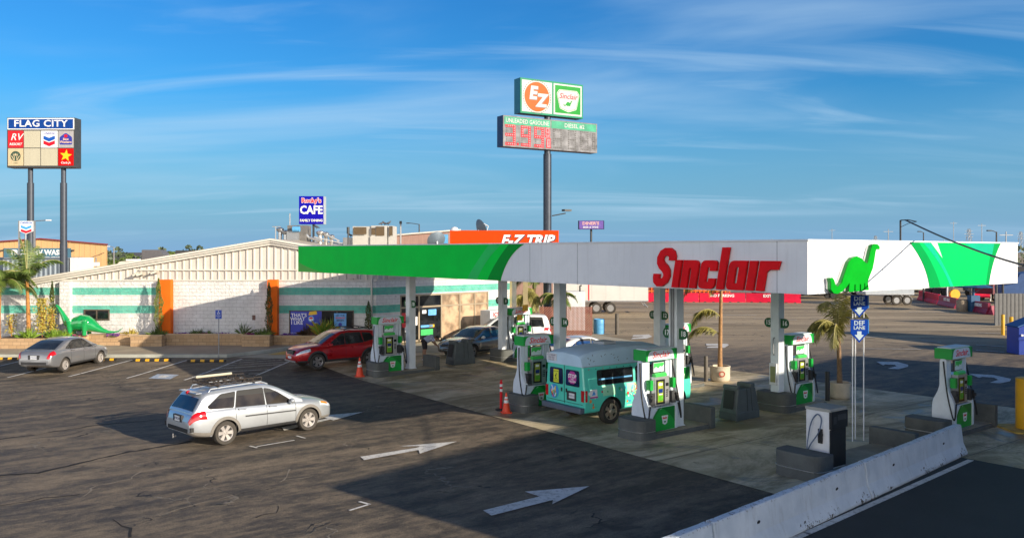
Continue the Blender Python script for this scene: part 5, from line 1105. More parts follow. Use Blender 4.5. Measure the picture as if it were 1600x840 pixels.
# paler stripes on the side, with the sunlit tone put into their colour
for x0_, x1_ in ((-1.98, -1.42), (-.92, -.35), (.1, .55)):
    b = MB(); z0_ = .93 if abs((x0_ + x1_) / 2 - RA) < .3 else .5
    for za_, zb_2 in ((z0_, 1.0), (1.0, 1.14), (1.14, 1.25)): 
        if zb_2 > za_: b.add([onside(x0_, za_, .003), onside(x1_, za_, .003), onside(x1_, zb_2, .003), onside(x0_, zb_2, .003)], [(0, 1, 2, 3)])
    b.build('pale_stripe', mintl, van)
for (x0_, x1_, z0_, z1_) in ((-2.15, -.62, 1.30, 1.74), (-.48, .05, 1.30, 1.74), (.15, .85, 1.30, 1.74)):
    b = MB(); pts = fillet([(x0_, z0_), (x1_, z0_), (x1_, z1_), (x0_, z1_)], .07, 4); sidepoly(b, [(x + (x - (x0_ + x1_) / 2) * .04, z + (z - 1.52) * .12) for x, z in pts], 1, .004); sidepoly(b, pts, 0, .008)
    if x0_ < -2: b.add([onside(x0_ + .03, 1.44, .011), onside(x1_ - .03, 1.44, .011), onside(x1_ - .03, 1.49, .011), onside(x0_ + .03, 1.49, .011)], [(0, 1, 2, 3)], 2)
    if x0_ == -.48: b.add([onside(-.40, 1.52, .012), onside(-.05, 1.52, .012), onside(-.05, 1.71, .012), onside(-.40, 1.71, .012)], [(0, 1, 2, 3)], 3)
    b.build('window', [GLASS, black, lblue, mat("pink_notice", (.6, .45, .48), .5, var=.3, vs=12)], van)
b = MB(); rnd = random.Random(11); dc_ = [mat("decal_red", (.6, .02, .03), .4, var=.1), mat("decal_orange", (.8, .25, .03), .4, var=.1), mat("decal_yellow", (.75, .6, .05), .4, var=.1), mat("decal_white", (.75, .75, .75), .4, var=.05), mat("decal_blue", (.05, .3, .7), .4, var=.1), mat("decal_dark", (.02, .05, .05), .4, var=.1), mat("decal_green", (.02, .42, .14), .4, var=.1), mat("decal_magenta", (.5, .04, .3), .4, var=.1)]
for k in range(34):
    x = rnd.uniform(-2.55, .0); z = rnd.uniform(.6, 1.12); r_ = rnd.uniform(.02, .055)
    if abs(x - RA) < .58 and z < .95: continue
    sidepoly(b, [(x + r_ * math.cos(a), z + r_ * 1.1 * math.sin(a)) for a in [q * .785 for q in range(8)]], rnd.choice((0, 1, 5, 6, 3, 0)), .007)
for k in range(9):
    x = -2.5 + k * .3; sidepoly(b, [(x + .02 * math.cos(a), 1.80 + .02 * math.sin(a)) for a in [q * 1.05 for q in range(6)]], rnd.choice((5, 0)), .007)
for k in range(110):         # the bright cluster of treats on the sliding door
    x = rnd.gauss(-.32, .16); z = rnd.uniform(.60, 1.18); a0 = rnd.uniform(0, 3.1); l_ = rnd.uniform(.03, .09); w_ = rnd.uniform(.015, .035)
    q = [(math.cos(a0) * l_, math.sin(a0) * l_), (-math.sin(a0) * w_, math.cos(a0) * w_)]
    sidepoly(b, [(x + q[0][0], z + q[0][1]), (x + q[1][0], z + q[1][1]), (x - q[0][0], z - q[0][1]), (x - q[1][0], z - q[1][1])], rnd.choice((0, 0, 1, 2, 3, 3, 4, 4, 7)), .008 + k * .0002)
sidepoly(b, [(-2.52, .95), (-2.22, .95), (-2.22, 1.17), (-2.52, 1.17)], 3, .007); sidepoly(b, [(-2.46, .99), (-2.30, 1.0), (-2.36, 1.14)], 4, .009); sidepoly(b, [(-2.54, .90), (-2.20, .90), (-2.20, .95), (-2.54, .95)], 7, .009)
b.build('sticker', dc_, van)
rear = lambda y, z, o=.0: frame((-Lh - .006 - o, y, z), (0, -1, 0))
for s in (1, -1):
    b = MB(); pts = fillet([(-.33, -.24), (.33, -.24), (.31, .24), (-.31, .24)], .07, 4); T = rear(s * .41, 1.50); b.shape([[(x * 1.06, y * 1.08) for x, y in pts]], T, 1, .004); b.shape([pts], T, 0, .008)
    if s > 0: b.box(-.13, .13, -.22, .20, .009, .013, 2, T); b.text("CAUTION", .055, T @ Matrix.Translation((0, .14, .014)), 3, .001); b.text("WATCH FOR", .04, T @ Matrix.Translation((0, -.12, .014)), 3, .001); b.text("CHILDREN", .045, T @ Matrix.Translation((0, -.17, .014)), 3, .001); b.shape([stroke([(0, -.06), (.0, .03), (.02, .08)], .025), stroke([(-.06, .0), (.06, .03)], .02), stroke([(-.05, -.09), (0, -.05), (.05, -.09)], .02)], T @ Matrix.Translation((0, 0, .014)), 3, .001)
    else: b.shape([circ(0, .02, .215, 8, 22.5, 382.5)], T @ Matrix.Translation((0, 0, .009)), 5, .003); b.text("STOP", .17, T @ Matrix.Translation((0, .06, .013)), 4, .002, bold=.03); b.text("FOR", .07, T @ Matrix.Translation((0, -.04, .013)), 4, .002, bold=.02); b.text("CHILDREN", .075, T @ Matrix.Translation((0, -.11, .013)), 4, .002, bold=.02)
    b.build('rear_window', [mat_glass("navy_glass", (.01, .02, .07), .08), black, mat("safety_yellow", (.75, .80, .05), .4, var=.05), black, wl, dc_[7]], van)
b = MB(); b.shape([circ(0, 0, .23)], rear(.52, .98), 0, .004)
for k in range(16): a = rnd.uniform(0, 6.28); q = rnd.uniform(.02, .17); T = rear(.52 + q * math.cos(a), .98 + q * math.sin(a), .005) @ Matrix.Rotation(rnd.uniform(-.7, .7), 4, 'Z'); b.shape([fillet([(-.02, -.07), (.02, -.07), (.025, .07), (-.025, .07)], .02)], T, rnd.choice((1, 2, 3, 4, 5)), .001 + k * .0004)
b.build('round_sticker', [dc_[4], dc_[0], dc_[3], dc_[7], dc_[2], dc_[6]], van)
b = MB(); b.box(-.23, .23, -.15, .15, 0, .012, 1, rear(-.36, .93)); b.box(-.11, .16, -.075, .085, .013, .018, 0, rear(-.36, .93)); b.text("8CKE113", .07, rear(-.38, .935, .019), 2, .001); b.build('licence_plate', [plate, plastic, MATS["plate_ink"]], van)
for s in (1, -1): b = MB(); b.box(-Lh - .02, -Lh + .03, s * .90 - .065, s * .90 + .065, .80, 1.16); b.box(-Lh + .031, -Lh + .12, s * .94 - .03, s * 1.005, .80, 1.16); b.build('taillight', taill, van, bevel=.008)
b = MB(); b.prism([(-.98, -.2), (.98, -.2), (.98, 0), (-.98, 0)], .44, .62, 'xy', 0, Matrix.Translation((-Lh + .02, 0, 0)) @ Matrix.Rotation(R(-90), 4, 'Z') if False else Matrix(((0, 1, 0, -Lh + .02), (1, 0, 0, 0), (0, 0, 1, 0), (0, 0, 0, 1)))); b.build('rear_bumper', mat("bumper_blue_grey", (.09, .11, .15), .45, var=.1), van, bevel=.03)
b = MB(); b.box(-Lh - .010, -Lh - .003, -.008, .008, .65, 1.88); b.box(-Lh - .010, -Lh - .003, -.9, .9, .70, .712); b.add([onside(-.56, .5, .004), onside(-.548, .5, .004), onside(-.548, 1.14, .004), onside(-.56, 1.14, .004)], [(0, 1, 2, 3)]); b.build('door_seam', black, van)
for x in (RA, RA + 3.05):
    for s in (1, -1):
        wheel(van, x, s * .88, .40, .24, s, mat("steel_wheel", (.36, .30, .22), .6, .2, var=.2), 5)
        if x == RA: MB().lathe([(.10, .05), (.10, .13), (.06, .16), (0, .16)], 14, 0, Matrix.Translation((x, s * .88, .40)) @ Matrix.Rotation(R(90) * (1 if s < 0 else -1), 4, 'X')).build('hub_cap', mat("hub_tan", (.42, .36, .27), .4, .4), van)
b = MB(); b.add([(1.06, -.80, 1.84), (1.06, .80, 1.84), (1.60, .84, 1.22), (1.60, -.84, 1.22)], [(0, 1, 2, 3)]); b.build('windshield', GLASS, van, loc=(.012, 0, .012))
for s in (1, -1): MB().box(2.09, 2.14, s * .75 - .12, s * .75 + .12, .80, .96).build('headlight', headl, van, bevel=.01)
MB().box(2.07, 2.15, -.6, .6, .78, .98).build('grille', black, van, bevel=.01)

MB().box(-1.3, -.75, -.28, .28, 2.455, 2.56).build('roof_vent', mat("vent_grey", (.40, .42, .44), .5), van, bevel=.02)
for s in (1, -1): MB().box(-Lh + .02, 1.0, s * .885 - .012, s * .885 + .012, 1.875, 1.90).build('rain_gutter', mat("gutter_blue_grey", (.30, .36, .42), .5), van)
for s in (1, -1): MB().tube([(1.25, s * .95, 1.30), (1.25, s * 1.12, 1.36)], .02, 6).build('mirror_arm', black, van); MB().box(1.20, 1.26, s * 1.13 - .09, s * 1.13 + .09, 1.24, 1.52).build('side_mirror', black, van, bevel=.02)
for y in (-.12, .12): MB().box(-Lh - .04, -Lh - .008, y - .02, y + .02, 1.02, 1.14).build('door_handle', black, van)
# ---------------------------------------------------------------- signs
# city sign
Y0 = 72.0; s_ = FPX / Y0
t = empty('city_sign', (P(64, 300, Y0).x, Y0, 0), 0, 'tall two-legged sign board with blue FLAG CITY heading and eight square panels', 'sign')
bx = lambda px: (px - 64) / s_; bz = lambda py: CH - (py - HY) / s_
MB().box(bx(11), bx(117), 0, 1.05, bz(262), bz(184)).build('cabinet', dark, t)
b = MB(); b.box(bx(12), bx(116), -.03, -.002, bz(202.5), bz(184.8), 1); b.box(bx(13.5), bx(114.5), -.045, -.031, bz(201), bz(186.3), 0); b.text("FLAG CITY", .80, frame((bx(64), -.047, bz(193.6)), (1, 0, 0)), 1, .02, space=1.05, bold=.012, sx=1.13); b.build('heading', [mat("heading_blue", (.004, .05, .26), .4, var=.15), wl], t)
cols_ = [12.5, 37.5, 64, 91, 116]; rows_ = [204.5, 232, 260]
pm = {(0, 0): redp, (2, 0): white, (3, 0): mat("panel_grey", (.38, .36, .36), .5), (0, 1): mat("panel_tan", (.58, .46, .27), .5), (3, 1): mat("panel_red", (.52, .003, .003), .45, var=.05)}
for j in range(2):
    for i in range(4):
        a, c, z1, z0 = bx(cols_[i]) + .02, bx(cols_[i + 1]) - .05, bz(rows_[j]), bz(rows_[j + 1]) + .06
        b = MB(); b.box(a, c, -.03, -.002, z0, z1, 0); cx_, cz_ = (a + c) / 2, (z0 + z1) / 2; T = lambda x, z, o=0: frame((cx_ + x, -.032 - o, cz_ + z), (1, 0, 0)); k = (i, j)
        if k == (0, 0): b.text("RV", .82, T(.05, .17), 1, .01, shear=.3, bold=.0); b.text("RESORT", .29, T(0, -.42), 1, .01, shear=.25, bold=.01)
        if k == (2, 0):
            b.text("Chevron", .27, T(0, .51), 2, .01, bold=.012)
            for z, mi in ((.30, 3), (-.10, 4)): b.shape([[(-.48, z), (0, z - .18), (.48, z), (.48, z - .30), (0, z - .50), (-.48, z - .30)]], T(0, 0), mi, .01)
        if k == (3, 0): b.shape([fillet([(-.52, -.45), (.52, -.45), (.52, .18), (0, .55), (-.52, .18)], .1)], T(0, 0), 2, .01); b.shape([circ(0, .27, .16, 6)], T(0, 0, .012), 4, .01); b.text("Best", .27, T(0, -.0, .014), 5, .01, bold=.02); b.text("Western", .28, T(0, -.24, .014), 5, .01, bold=.02, sx=.98)
        if k == (0, 1): b.shape([circ(0, .08, .42)], T(0, 0), 6, .01); b.shape([stroke([(-.33, .1), (-.2, -.12), (-.15, -.26)], .06), stroke([(.33, .1), (.2, -.12), (.15, -.26)], .06), stroke([(-.2, .26), (-.1, .02), (-.1, -.28)], .05), stroke([(.2, .26), (.1, .02), (.1, -.28)], .05), circ(0, .2, .1, 12)], T(0, 0, .012), 7, .01); b.text("COFFEE", .11, T(.0, -.52), 6, .01, sx=.9)
        if k == (3, 1): b.shape([[((.52 if q % 2 == 0 else .22) * math.sin(R(36 * q + 8)), .12 + (.52 if q % 2 == 0 else .22) * math.cos(R(36 * q + 8))) for q in range(10)]], T(0, 0), 8, .01); b.text("Carls Jr.", .26, T(0, -.48), 1, .01, shear=.3, bold=.012)
        b.build('sign_panel', [pm.get(k, cream), wl, mat("logo_navy", (.01, .02, .30), .4, var=0), mat("logo_blue", (.01, .09, .42), .4, var=0), mat("logo_red", (.60, .01, .03), .4, var=0), mat("logo_peach", (.78, .52, .36), .4, var=0), mat("logo_forest", (.03, .07, .04), .4, var=0), pm[(0, 1)], mat("logo_yellow", (.85, .55, .02), .4, var=0)], t)
for px in (42, 94):
    b = MB(); x = bx(px + .5); b.cyl((x, .5, bz(285)), (x, .5, bz(262)), .20, n=16); b.cyl((x, .5, bz(380)), (x, .5, bz(285)), .27, n=16); b.cyl((x, .5, -.3), (x, .5, bz(380)), .30, n=16); b.build('pole', mat("blue_grey_steel", (.055, .065, .085), .45, .3, var=.15), t, smooth=40)
# small chevron sign
Y0 = 58; t = empty('small_post_sign', (P(42, 0, Y0).x, Y0, 0), 0, 'small shield-shaped sign with blue and red chevrons on two grey posts', 'sign'); s_ = FPX / Y0
b = MB(); sh = [(-.46, .42), (.46, .42), (.46, -.28), (0, -.46), (-.46, -.28)]; zc = CH - (355 - HY) / s_
b.prism([(x, zc + z) for x, z in sh], -.08, .08, 'xz', 0); T = frame((0, -.083, zc), (1, 0, 0)); b.text("CHEVRON", .17, T @ Matrix.Translation((0, .30, 0)), 1, .01, bold=.01)
for z, mi in ((.14, 2), (-.12, 3)): b.shape([[(-.36, z), (0, z - .13), (.36, z), (.36, z - .16), (0, z - .29), (-.36, z - .16)]], T, mi, .01)
b.build('panel', [white, MATS["logo_blue"], mat("logo_sky", (.05, .35, .75), .4, var=0), MATS["logo_red"]], t)
b = MB(); [b.box(x - .05, x + .05, -.05, .05, 0, zc + .44) for x in (-.52, .52)]; b.build('post', grey, t)
def lamp_post(x, y, h, arm, label, name='street_lamp', rr=.10, m=None):
    t = empty(name, (x, y, 0), 0, label, 'street lamp'); m = m or grey
    MB().tube([(0, 0, 0), (0, 0, h)], [rr, rr * .6], 10).build('pole', m, t, smooth=60)
    MB().tube([(0, 0, h - .05), (arm * .5, 0, h + .05), (arm, 0, h + .10)], .035, 8).build('arm', m, t)
    MB().box(min(arm, arm + .35 * (1 if arm > 0 else -1)), max(arm, arm + .35 * (1 if arm > 0 else -1)), -.12, .12, h + .05, h + .15).build('lamp_head', whitem if m is grey else m, t, bevel=.02); return t
p = P(40, 342, 66); lamp_post(p.x, 66, p.z - .2, 1.6, 'curved street lamp arm beside the small shield sign')
p = P(178, 386, 110); lamp_post(p.x, 110, p.z, -.5, 'short white lamp post beyond the parked motorhome')
p = P(655, 350, 90); lamp_post(p.x, 90, p.z, -1.0, 'thin lamp post rising behind the rooftop dishes', m=dark)
p = P(1443, 363, 95); lamp_post(p.x, 95, p.z, -.3, 'lamp post behind the canopy near the hanging cable', m=dark)
p = P(1557, 362, 72); lamp_post(p.x, 72, p.z, -.45, 'dark angled floodlight post behind the right end of the canopy', m=dark)
# RV wash building and things beside it (its plan is a parallelogram, side wall running away to the left)
SHR = Matrix(((1, -.50, 0, 0), (0, 1, 0, 0), (0, 0, 1, 0), (0, 0, 0, 1)))
Y0 = 98; s_ = FPX / Y0; t = empty('wash_building', (P(63, 0, Y0).x, Y0, 0), 0, 'tan metal building with a low red-edged gable and blue wash sign', 'building'); bx = lambda px: (px - 63) / s_; bz = lambda py: CH - (py - HY) / s_
b = MB(); b.prism([(bx(-80), -.2), (bx(167.5), -.2), (bx(167.5), bz(382)), (0, bz(373)), (bx(-80), bz(383))], 0, 24, 'xz', 0, SHR); x = bx(-78)
while x < bx(167): zt = bz(373 + abs(x * s_) * .085) - .15; b.box(x, x + .06, -.03, -.001, 0, zt); x += .62
b.build('wall', tanw, t)
b = MB(); b.prism([(bx(-82), bz(383.5)), (0, bz(373.5)), (bx(169), bz(382.5)), (bx(169), bz(381)), (0, bz(371.8)), (bx(-82), bz(381.8))], -.25, 24.2, 'xz', 0, SHR); b.build('roof_edge', maroon, t)
b = MB(); b.box(bx(7), bx(111.5), -.14, -.032, bz(411), bz(387.5), 0); b.text("TRUCK/RV WASH", .80, frame((bx(59), -.142, bz(394.5)), (1, 0, 0)), 1, .02, bold=.035, sx=.98); b.text("& SPECIAL SERVICES", .34, frame((bx(80), -.142, bz(402.5)), (1, 0, 0)), 1, .02, bold=.01, sx=.8); b.build('sign_board', [mat("slate_blue", (.06, .16, .23), .5), wl], t)
for px in (4, 115): MB().box(bx(px) - .12, bx(px) + .12, -.25, -.03, bz(392), bz(390)).build('wall_lamp', dark, t)
Y0 = 76; s_ = FPX / Y0; t = empty('grey_container', (P(50, 0, Y0).x, Y0, 0), 0, 'long ribbed grey container trailer in front of the tan building', 'trailer'); bx = lambda px: (px - 50) / s_
b = MB(); b.box(bx(-30), bx(107), 0, 2.5, 1.15, CH - (404 - HY) / s_); x = bx(-28)
while x < bx(97): b.prism([(x, -.002), (x + .08, -.07), (x + .2, -.07), (x + .28, -.002)], 1.3, CH - (406 - HY) / s_, 'xy'); x += .42
b.box(bx(-31), bx(108), -.1, 2.6, CH - (404 - HY) / s_, CH - (402 - HY) / s_); b.box(bx(-30), bx(107), .2, 2.3, .9, 1.15)
b.build('body', mat("ribbed_grey_blue", (.20, .24, .28), .5, .3, var=.15), t)
for px in (0, 12, 86): MB().tube([(bx(px), -.05, .5), (bx(px), .25, .5)], .5, 18).build('wheel', black, t)
t = MB().box(0, 1.0 * 17 / s_, 0, 2.4, .2, CH - (402.5 - HY) / s_).build('white_cabinet', whitem, bevel=.03); t.location = (P(109, 0, 76).x, 76, 0); tag(t, 'white boxy cabinet right of the ribbed grey container', 'cabinet')
# tall price sign
Y0 = 62; YAW = R(31); ctr = P(860, 0, Y0)
t = empty('price_sign', (ctr.x, Y0, 0), YAW, 'tall pole sign with orange EZ disc, green shield and red gas price', 'sign')
s_ = FPX / Y0; zz_ = lambda py: CH - (py - HY) / s_
b = MB(); b.cyl((0, .4, -.2), (0, .4, zz_(240)), .30, n=20); b.cyl((0, .4, zz_(240)), (0, .4, zz_(150)), .24, n=20); b.build('pole', mat("pole_dark_blue", (.045, .055, .075), .4, .4, var=.2), t, smooth=40)
fx = lambda px: (px - 860) / (s_ * .835)
U0, U1, V0, V1 = fx(813.5), fx(911.5), zz_(181), zz_(127)
MB().box(U0, U1, 0, .8, V0, V1).build('cabinet', mat("sign_side_blue", (.03, .16, .22), .45), t)
b = MB(); b.box(U0, U1, -.05, -.002, V0, V1, 0); um = (U0 + U1) / 2 + .03
b.box(U0 + .12, um - .07, -.06, -.051, V0 + .13, V1 - .13, 1); b.box(um + .07, U1 - .12, -.06, -.051, V0 + .13, V1 - .13, 1); b.box(um + .20, U1 - .24, -.066, -.061, V0 + .26, V1 - .24, 2)
cz = (V0 + V1) / 2; T = frame(((U0 + um) / 2 + .02, -.062, cz), (1, 0, 0)); b.shape([circ(0, 0, 1.06, 40)], T, 3, .01)
for k in range(40): a = 9 * k; b.shape([[(1.15 * math.cos(R(a)), 1.15 * math.sin(R(a))), (1.20 * math.cos(R(a)), 1.20 * math.sin(R(a))), (1.20 * math.cos(R(a + 5)), 1.20 * math.sin(R(a + 5))), (1.15 * math.cos(R(a + 5)), 1.15 * math.sin(R(a + 5)))]], T, 4, .01)
for dx_, mi, o in ((.04, 4, .012), (0, 1, .024)): b.text("E", 1.25, T @ Matrix.Translation((-.38 + dx_, .22 - dx_, o)), mi, .008, shear=.15, bold=.05); b.text("Z", 1.25, T @ Matrix.Translation((.34 + dx_, -.28 - dx_, o)), mi, .008, shear=.15, bold=.05)
T = frame(((um + U1) / 2, -.067, cz + .05), (1, 0, 0)); shl = [(-1.02, .38), (-.80, .68), (.80, .68), (1.02, .38), (.74, -.72), (0, -.95), (-.74, -.72)]
b.shape([fillet(shl, .1)], T, 1, .008); b.shape([fillet([(x * .95, y * .93) for x, y in shl], .1)], T @ Matrix.Translation((0, 0, .009)), 2, .002); b.shape([fillet([(x * .92, y * .90) for x, y in shl], .1)], T @ Matrix.Translation((0, 0, .012)), 1, .002)
b.text("Sinclair", .56, T @ Matrix.Translation((0, .2, .016)), 5, .004, shear=.25, bold=.01); b.shape([[((x - dc[0]) * .36, (y - dc[1]) * .36 - .34) for x, y in dpts]], T @ Matrix.Translation((0, 0, .016)), 2, .006)
b.build('brand_panel', [mat("sign_rim_green", (.005, .21, .11), .4), mat("sign_white", (.46, .47, .46), .4, var=.03), mat("sign_green", (.0, .24, .02), .4), mat("disc_orange", (.48, .085, .004), .4), mat("ink_black", (.02, .02, .03), .4, var=0), MATS["logo_red"]], t)
U0, U1, V0, V1 = fx(788), fx(935), zz_(234), zz_(187)
MB().box(U0, U1, 0, .8, V0, V1).build('price_cabinet', mat("navy_side", (.02, .035, .10), .45), t)
bgm = mat("scuffed_price_face", (.17, .17, .18), .4, var=.6, vs=1.6); b = MB(); b.box(U0, U1, -.05, -.002, V0, V1, 0); um = U0 + (U1 - U0) * .49
b.box(U0 + .10, um - .05, -.06, -.051, V1 - .62, V1 - .08, 1); b.box(um + .05, U1 - .1, -.06, -.051, V1 - .62, V1 - .08, 1)
b.text("UNLEADED GASOLINE", .42, frame(((U0 + um) / 2 + .02, -.061, V1 - .35), (1, 0, 0)), 2, .01, bold=.014, sx=.86); b.text("DIESEL #2", .42, frame(((U1 + um) / 2, -.061, V1 - .35), (1, 0, 0)), 2, .01, bold=.014)
SEG = {'0': 'abcdef', '1': 'bc', '2': 'abged', '3': 'abgcd', '4': 'fgbc', '5': 'afgcd', '6': 'afgedc', '7': 'abc', '8': 'abcdefg', '9': 'abcdfg'}
def digit(b, ch, x, z, w_, h_, on, off):
    pos = {'a': ((0, h_), (w_, h_)), 'b': ((w_, h_), (w_, h_ / 2)), 'c': ((w_, h_ / 2), (w_, 0)), 'd': ((0, 0), (w_, 0)), 'e': ((0, 0), (0, h_ / 2)), 'f': ((0, h_ / 2), (0, h_)), 'g': ((0, h_ / 2), (w_, h_ / 2))}
    for k, (p0, p1) in pos.items():
        mi = on if k in SEG[ch] else off
        if mi is None: continue
        n_ = 5 if p0[1] == p1[1] else 5
        for q in range(n_): f = q / (n_ - 1); xx = x + p0[0] + (p1[0] - p0[0]) * f; z_ = z + p0[1] + (p1[1] - p0[1]) * f; r_ = .055; b.shape([circ(xx, z_, r_, 5)], frame((0, -.064 - .002 * 'abcdefg'.index(k), 0), (1, 0, 0)), 5 if mi == 3 else 4, .002)
        if mi == 3: g_ = .10; b.box(x + min(p0[0], p1[0]) - g_, x + max(p0[0], p1[0]) + g_, -.054 - .0012 * 'abcdefg'.index(k), -.051, z + min(p0[1], p1[1]) - g_, z + max(p0[1], p1[1]) + g_, 3)
zb0 = V0 + .20; hh = 1.28
for k, ch in enumerate("399"): digit(b, ch, U0 + .28 + k * 1.13 + (.15 if k else 0), zb0, .62, hh, 3, 4)
b.shape([circ(U0 + 1.20, zb0 + .02, .10, 8)], frame((0, -.055, 0), (1, 0, 0)), 3, .004); digit(b, '9', um - .42, zb0 + .75, .25, .55, 3, None); digit(b, '1', um - .50, zb0, .25, .5, 3, None); digit(b, '0', um - .30, zb0, .20, .5, 3, None)
for k in range(3): digit(b, '8', um + .28 + k * 1.13 + (.15 if k else 0), zb0, .62, hh, 4, 4)
digit(b, '8', U1 - .42, zb0 + .1, .22, 1.1, 4, 4)
b.build('price_panel', [bgm, mat("pale_green_header", (.05, .30, .18), .4, var=.3, vs=1.5), mat("sign_white", (.46, .47, .46), .4, var=.03), mat("led_red", (.62, .0, .012), .35, var=.3, vs=6), mat("dull_dots", (.06, .06, .06), .5, var=.5, vs=5), mat("led_dot", (.62, .25, .28), .4)], t)
b = MB(); b.bar((.2, .1, zz_(337)), (1.0, -.5, zz_(333)), .08, .08); b.box(.75, 1.35, -.75, -.35, zz_(330), zz_(327)); b.build('floodlight', dark, t)
# rooftop cafe sign
Y0 = 56; s_ = FPX / Y0; t = empty('cafe_sign', (P(486, 0, Y0).x, Y0, 5.7), 0, 'square blue CAFE sign on a post above the store roof', 'sign'); bx = lambda px: (px - 486) / s_; bz = lambda py: CH - (py - HY) / s_ - 5.7
MB().box(bx(467.3), bx(505.5), 0, .45 + .35, bz(350), bz(306.5)).build('cabinet', mat("sign_box_grey", (.36, .40, .42), .5), t)
b = MB(); b.box(bx(467.3), bx(505.5), -.03, -.002, bz(350), bz(306.5), 0); T = lambda py: frame((bx(486.5), -.032, bz(py)), (1, 0, 0))
b.text("Rocky's", .42, T(313.5), 3, .008, bold=.07); b.text("Rocky's", .42, T(313.5) @ Matrix.Translation((0, 0, .009)), 2, .006, bold=.025); b.text("CAFE", .74, T(328.5), 1, .012, bold=.03, sx=.86); b.text("FAMILY DINING", .23, T(344.5), 1, .012, bold=.02, sx=.92)
b.build('face', [cobalt, mat("cafe_white", (.80, .82, .70), .4, var=.08), MATS["logo_red"], wl], t)
MB().box(bx(487), bx(489.5), .2, .4, -.2, bz(350)).build('post', dark, t)
# far purple sign
Y0 = 95; s_ = FPX / Y0; p = P(923, 0, Y0); t = empty('distant_pole_sign', (p.x, Y0, 0), R(-12), 'small distant lavender pole sign above the canopy edge', 'sign'); bz = lambda py: CH - (py - HY) / s_
b = MB(); b.box(-1.42, 1.42, 0, .8, bz(358), bz(344.5), 0); b.box(-1.28, 1.40, -.02, -.002, bz(357.5), bz(345), 1); b.text("DINER'S", .46, frame((0, -.022, bz(349)), (1, 0, 0)), 2, .01, bold=.04, sx=1.15); b.text("BEER & WINE", .28, frame((0, -.022, bz(355)), (1, 0, 0)), 3, .01, bold=.02, sx=1.05)
b.build('cabinet', [mat("night_blue", (.006, .008, .05), .5), lav, mat("sign_pink", (.75, .45, .45), .4, var=.1), wl], t); MB().cyl((0, .4, 0), (0, .4, bz(358)), .12).build('pole', dark, t)
# DEF lane signs
c = CP(5.65, 1.45); g_ = P(1346, 675, 24.6); t = empty('lane_sign_stand', (c.x, c.y + .1, 0), R(-4), 'two blue DEF LANE arrow signs stacked on three thin white posts', 'sign')
s_ = FPX / c.y; off = (1346 - (800 + c.x * s_)) / s_; bz = lambda py: CH - (py - HY) / s_
for dx_, dy_, top in ((-.19, 0, 462), (.0, .35, 462), (.16, .12, 490)): MB().tube([(off + dx_, dy_ + .02, .15), (off + dx_, dy_ + .02, bz(462))], .018, 8).build('post', whitem, t)
for zt, zb2 in ((461.5, 496), (499.5, 535.5)):
    T = frame((off - .02, -.06, 0), (1, 0, 0)); a, d_ = bz(zt), bz(zb2); h = a - d_; b = MB()
    sh = [(-.235, a), (.235, a), (.235, d_ + .26), (0, d_), (-.235, d_ + .26)]
    b.prism([(off - .02 + x, z) for x, z in sh], -.03, .0, 'xz', 0); b.prism([(off + .235, a), (off + .25, a), (off + .25, d_ + .26), (off + .235, d_ + .26)], -.02, .32, 'xz', 2)
    T = frame((off - .02, -.033, 0), (1, 0, 0)); b.text("DEF", .175, T @ Matrix.Translation((0, a - .10, 0)), 1, .004, bold=.02, sx=1.0); b.text("LANE", .135, T @ Matrix.Translation((0, a - .235, 0)), 1, .004, bold=.02, sx=.98)
    b.shape([[(-.06, a - .33), (.06, a - .33), (.06, d_ + .22), (.13, d_ + .22), (0, d_ + .06), (-.13, d_ + .22), (-.06, d_ + .22)]], T, 1, .004)
    b.build('arrow_plate', [bluesign, mat("sign_pale", (.50, .62, .70), .4, var=.05), mat("sunlit_blue_plate", (.03, .30, .80), .4)], t)  # side plates carry a brighter, sunlit blue in their colour
MB().box(off - .28, off + .26, -.02, .34, bz(498), bz(497)).build('bracket', dark, t)
# disabled parking sign
p = G(341.5, 558.5); t = empty('disabled_parking_sign', p, 0, 'blue disabled parking sign on a thin post at the curb', 'sign'); s_ = FPX / p.y; h = CH - p.z - (484 - HY) / s_
MB().tube([(0, .03, 0), (0, .03, h)], .026, 8).build('post', grey, t)
b = MB(); b.box(-.155, .155, -.01, .004, h - .44, h, 0); T = frame((0, -.011, h - .14), (1, 0, 0)); b.shape([circ(0, .095, .02, 10), stroke([(0, .07), (0, .0), (.05, .0), (.07, -.06)], .022), stroke([(-.01, .03), (-.05, -.01), (-.05, -.05), (-.01, -.085), (.035, -.08)], .018)], T, 1, .002); b.text("PARKING", .055, frame((0, -.011, h - .29), (1, 0, 0)), 1, .002); b.text("ONLY", .055, frame((0, -.011, h - .37), (1, 0, 0)), 1, .002)
b.build('plate', [mat("ada_blue", (.01, .06, .42), .4, var=0), wl], t)
p = Vector((WX(401), 47.3, .9)); t = empty('small_stake_sign', p, 0, 'tiny brown stake sign standing in the planter by the second orange pier', 'sign'); MB().tube([(0, 0, 0), (0, 0, 1.0)], .012, 6).build('post', whitem, t); MB().box(-.09, .09, -.02, -.01, .85, 1.12).build('plate', mat("stake_brown", (.16, .07, .05), .5, var=.4, vs=30), t)

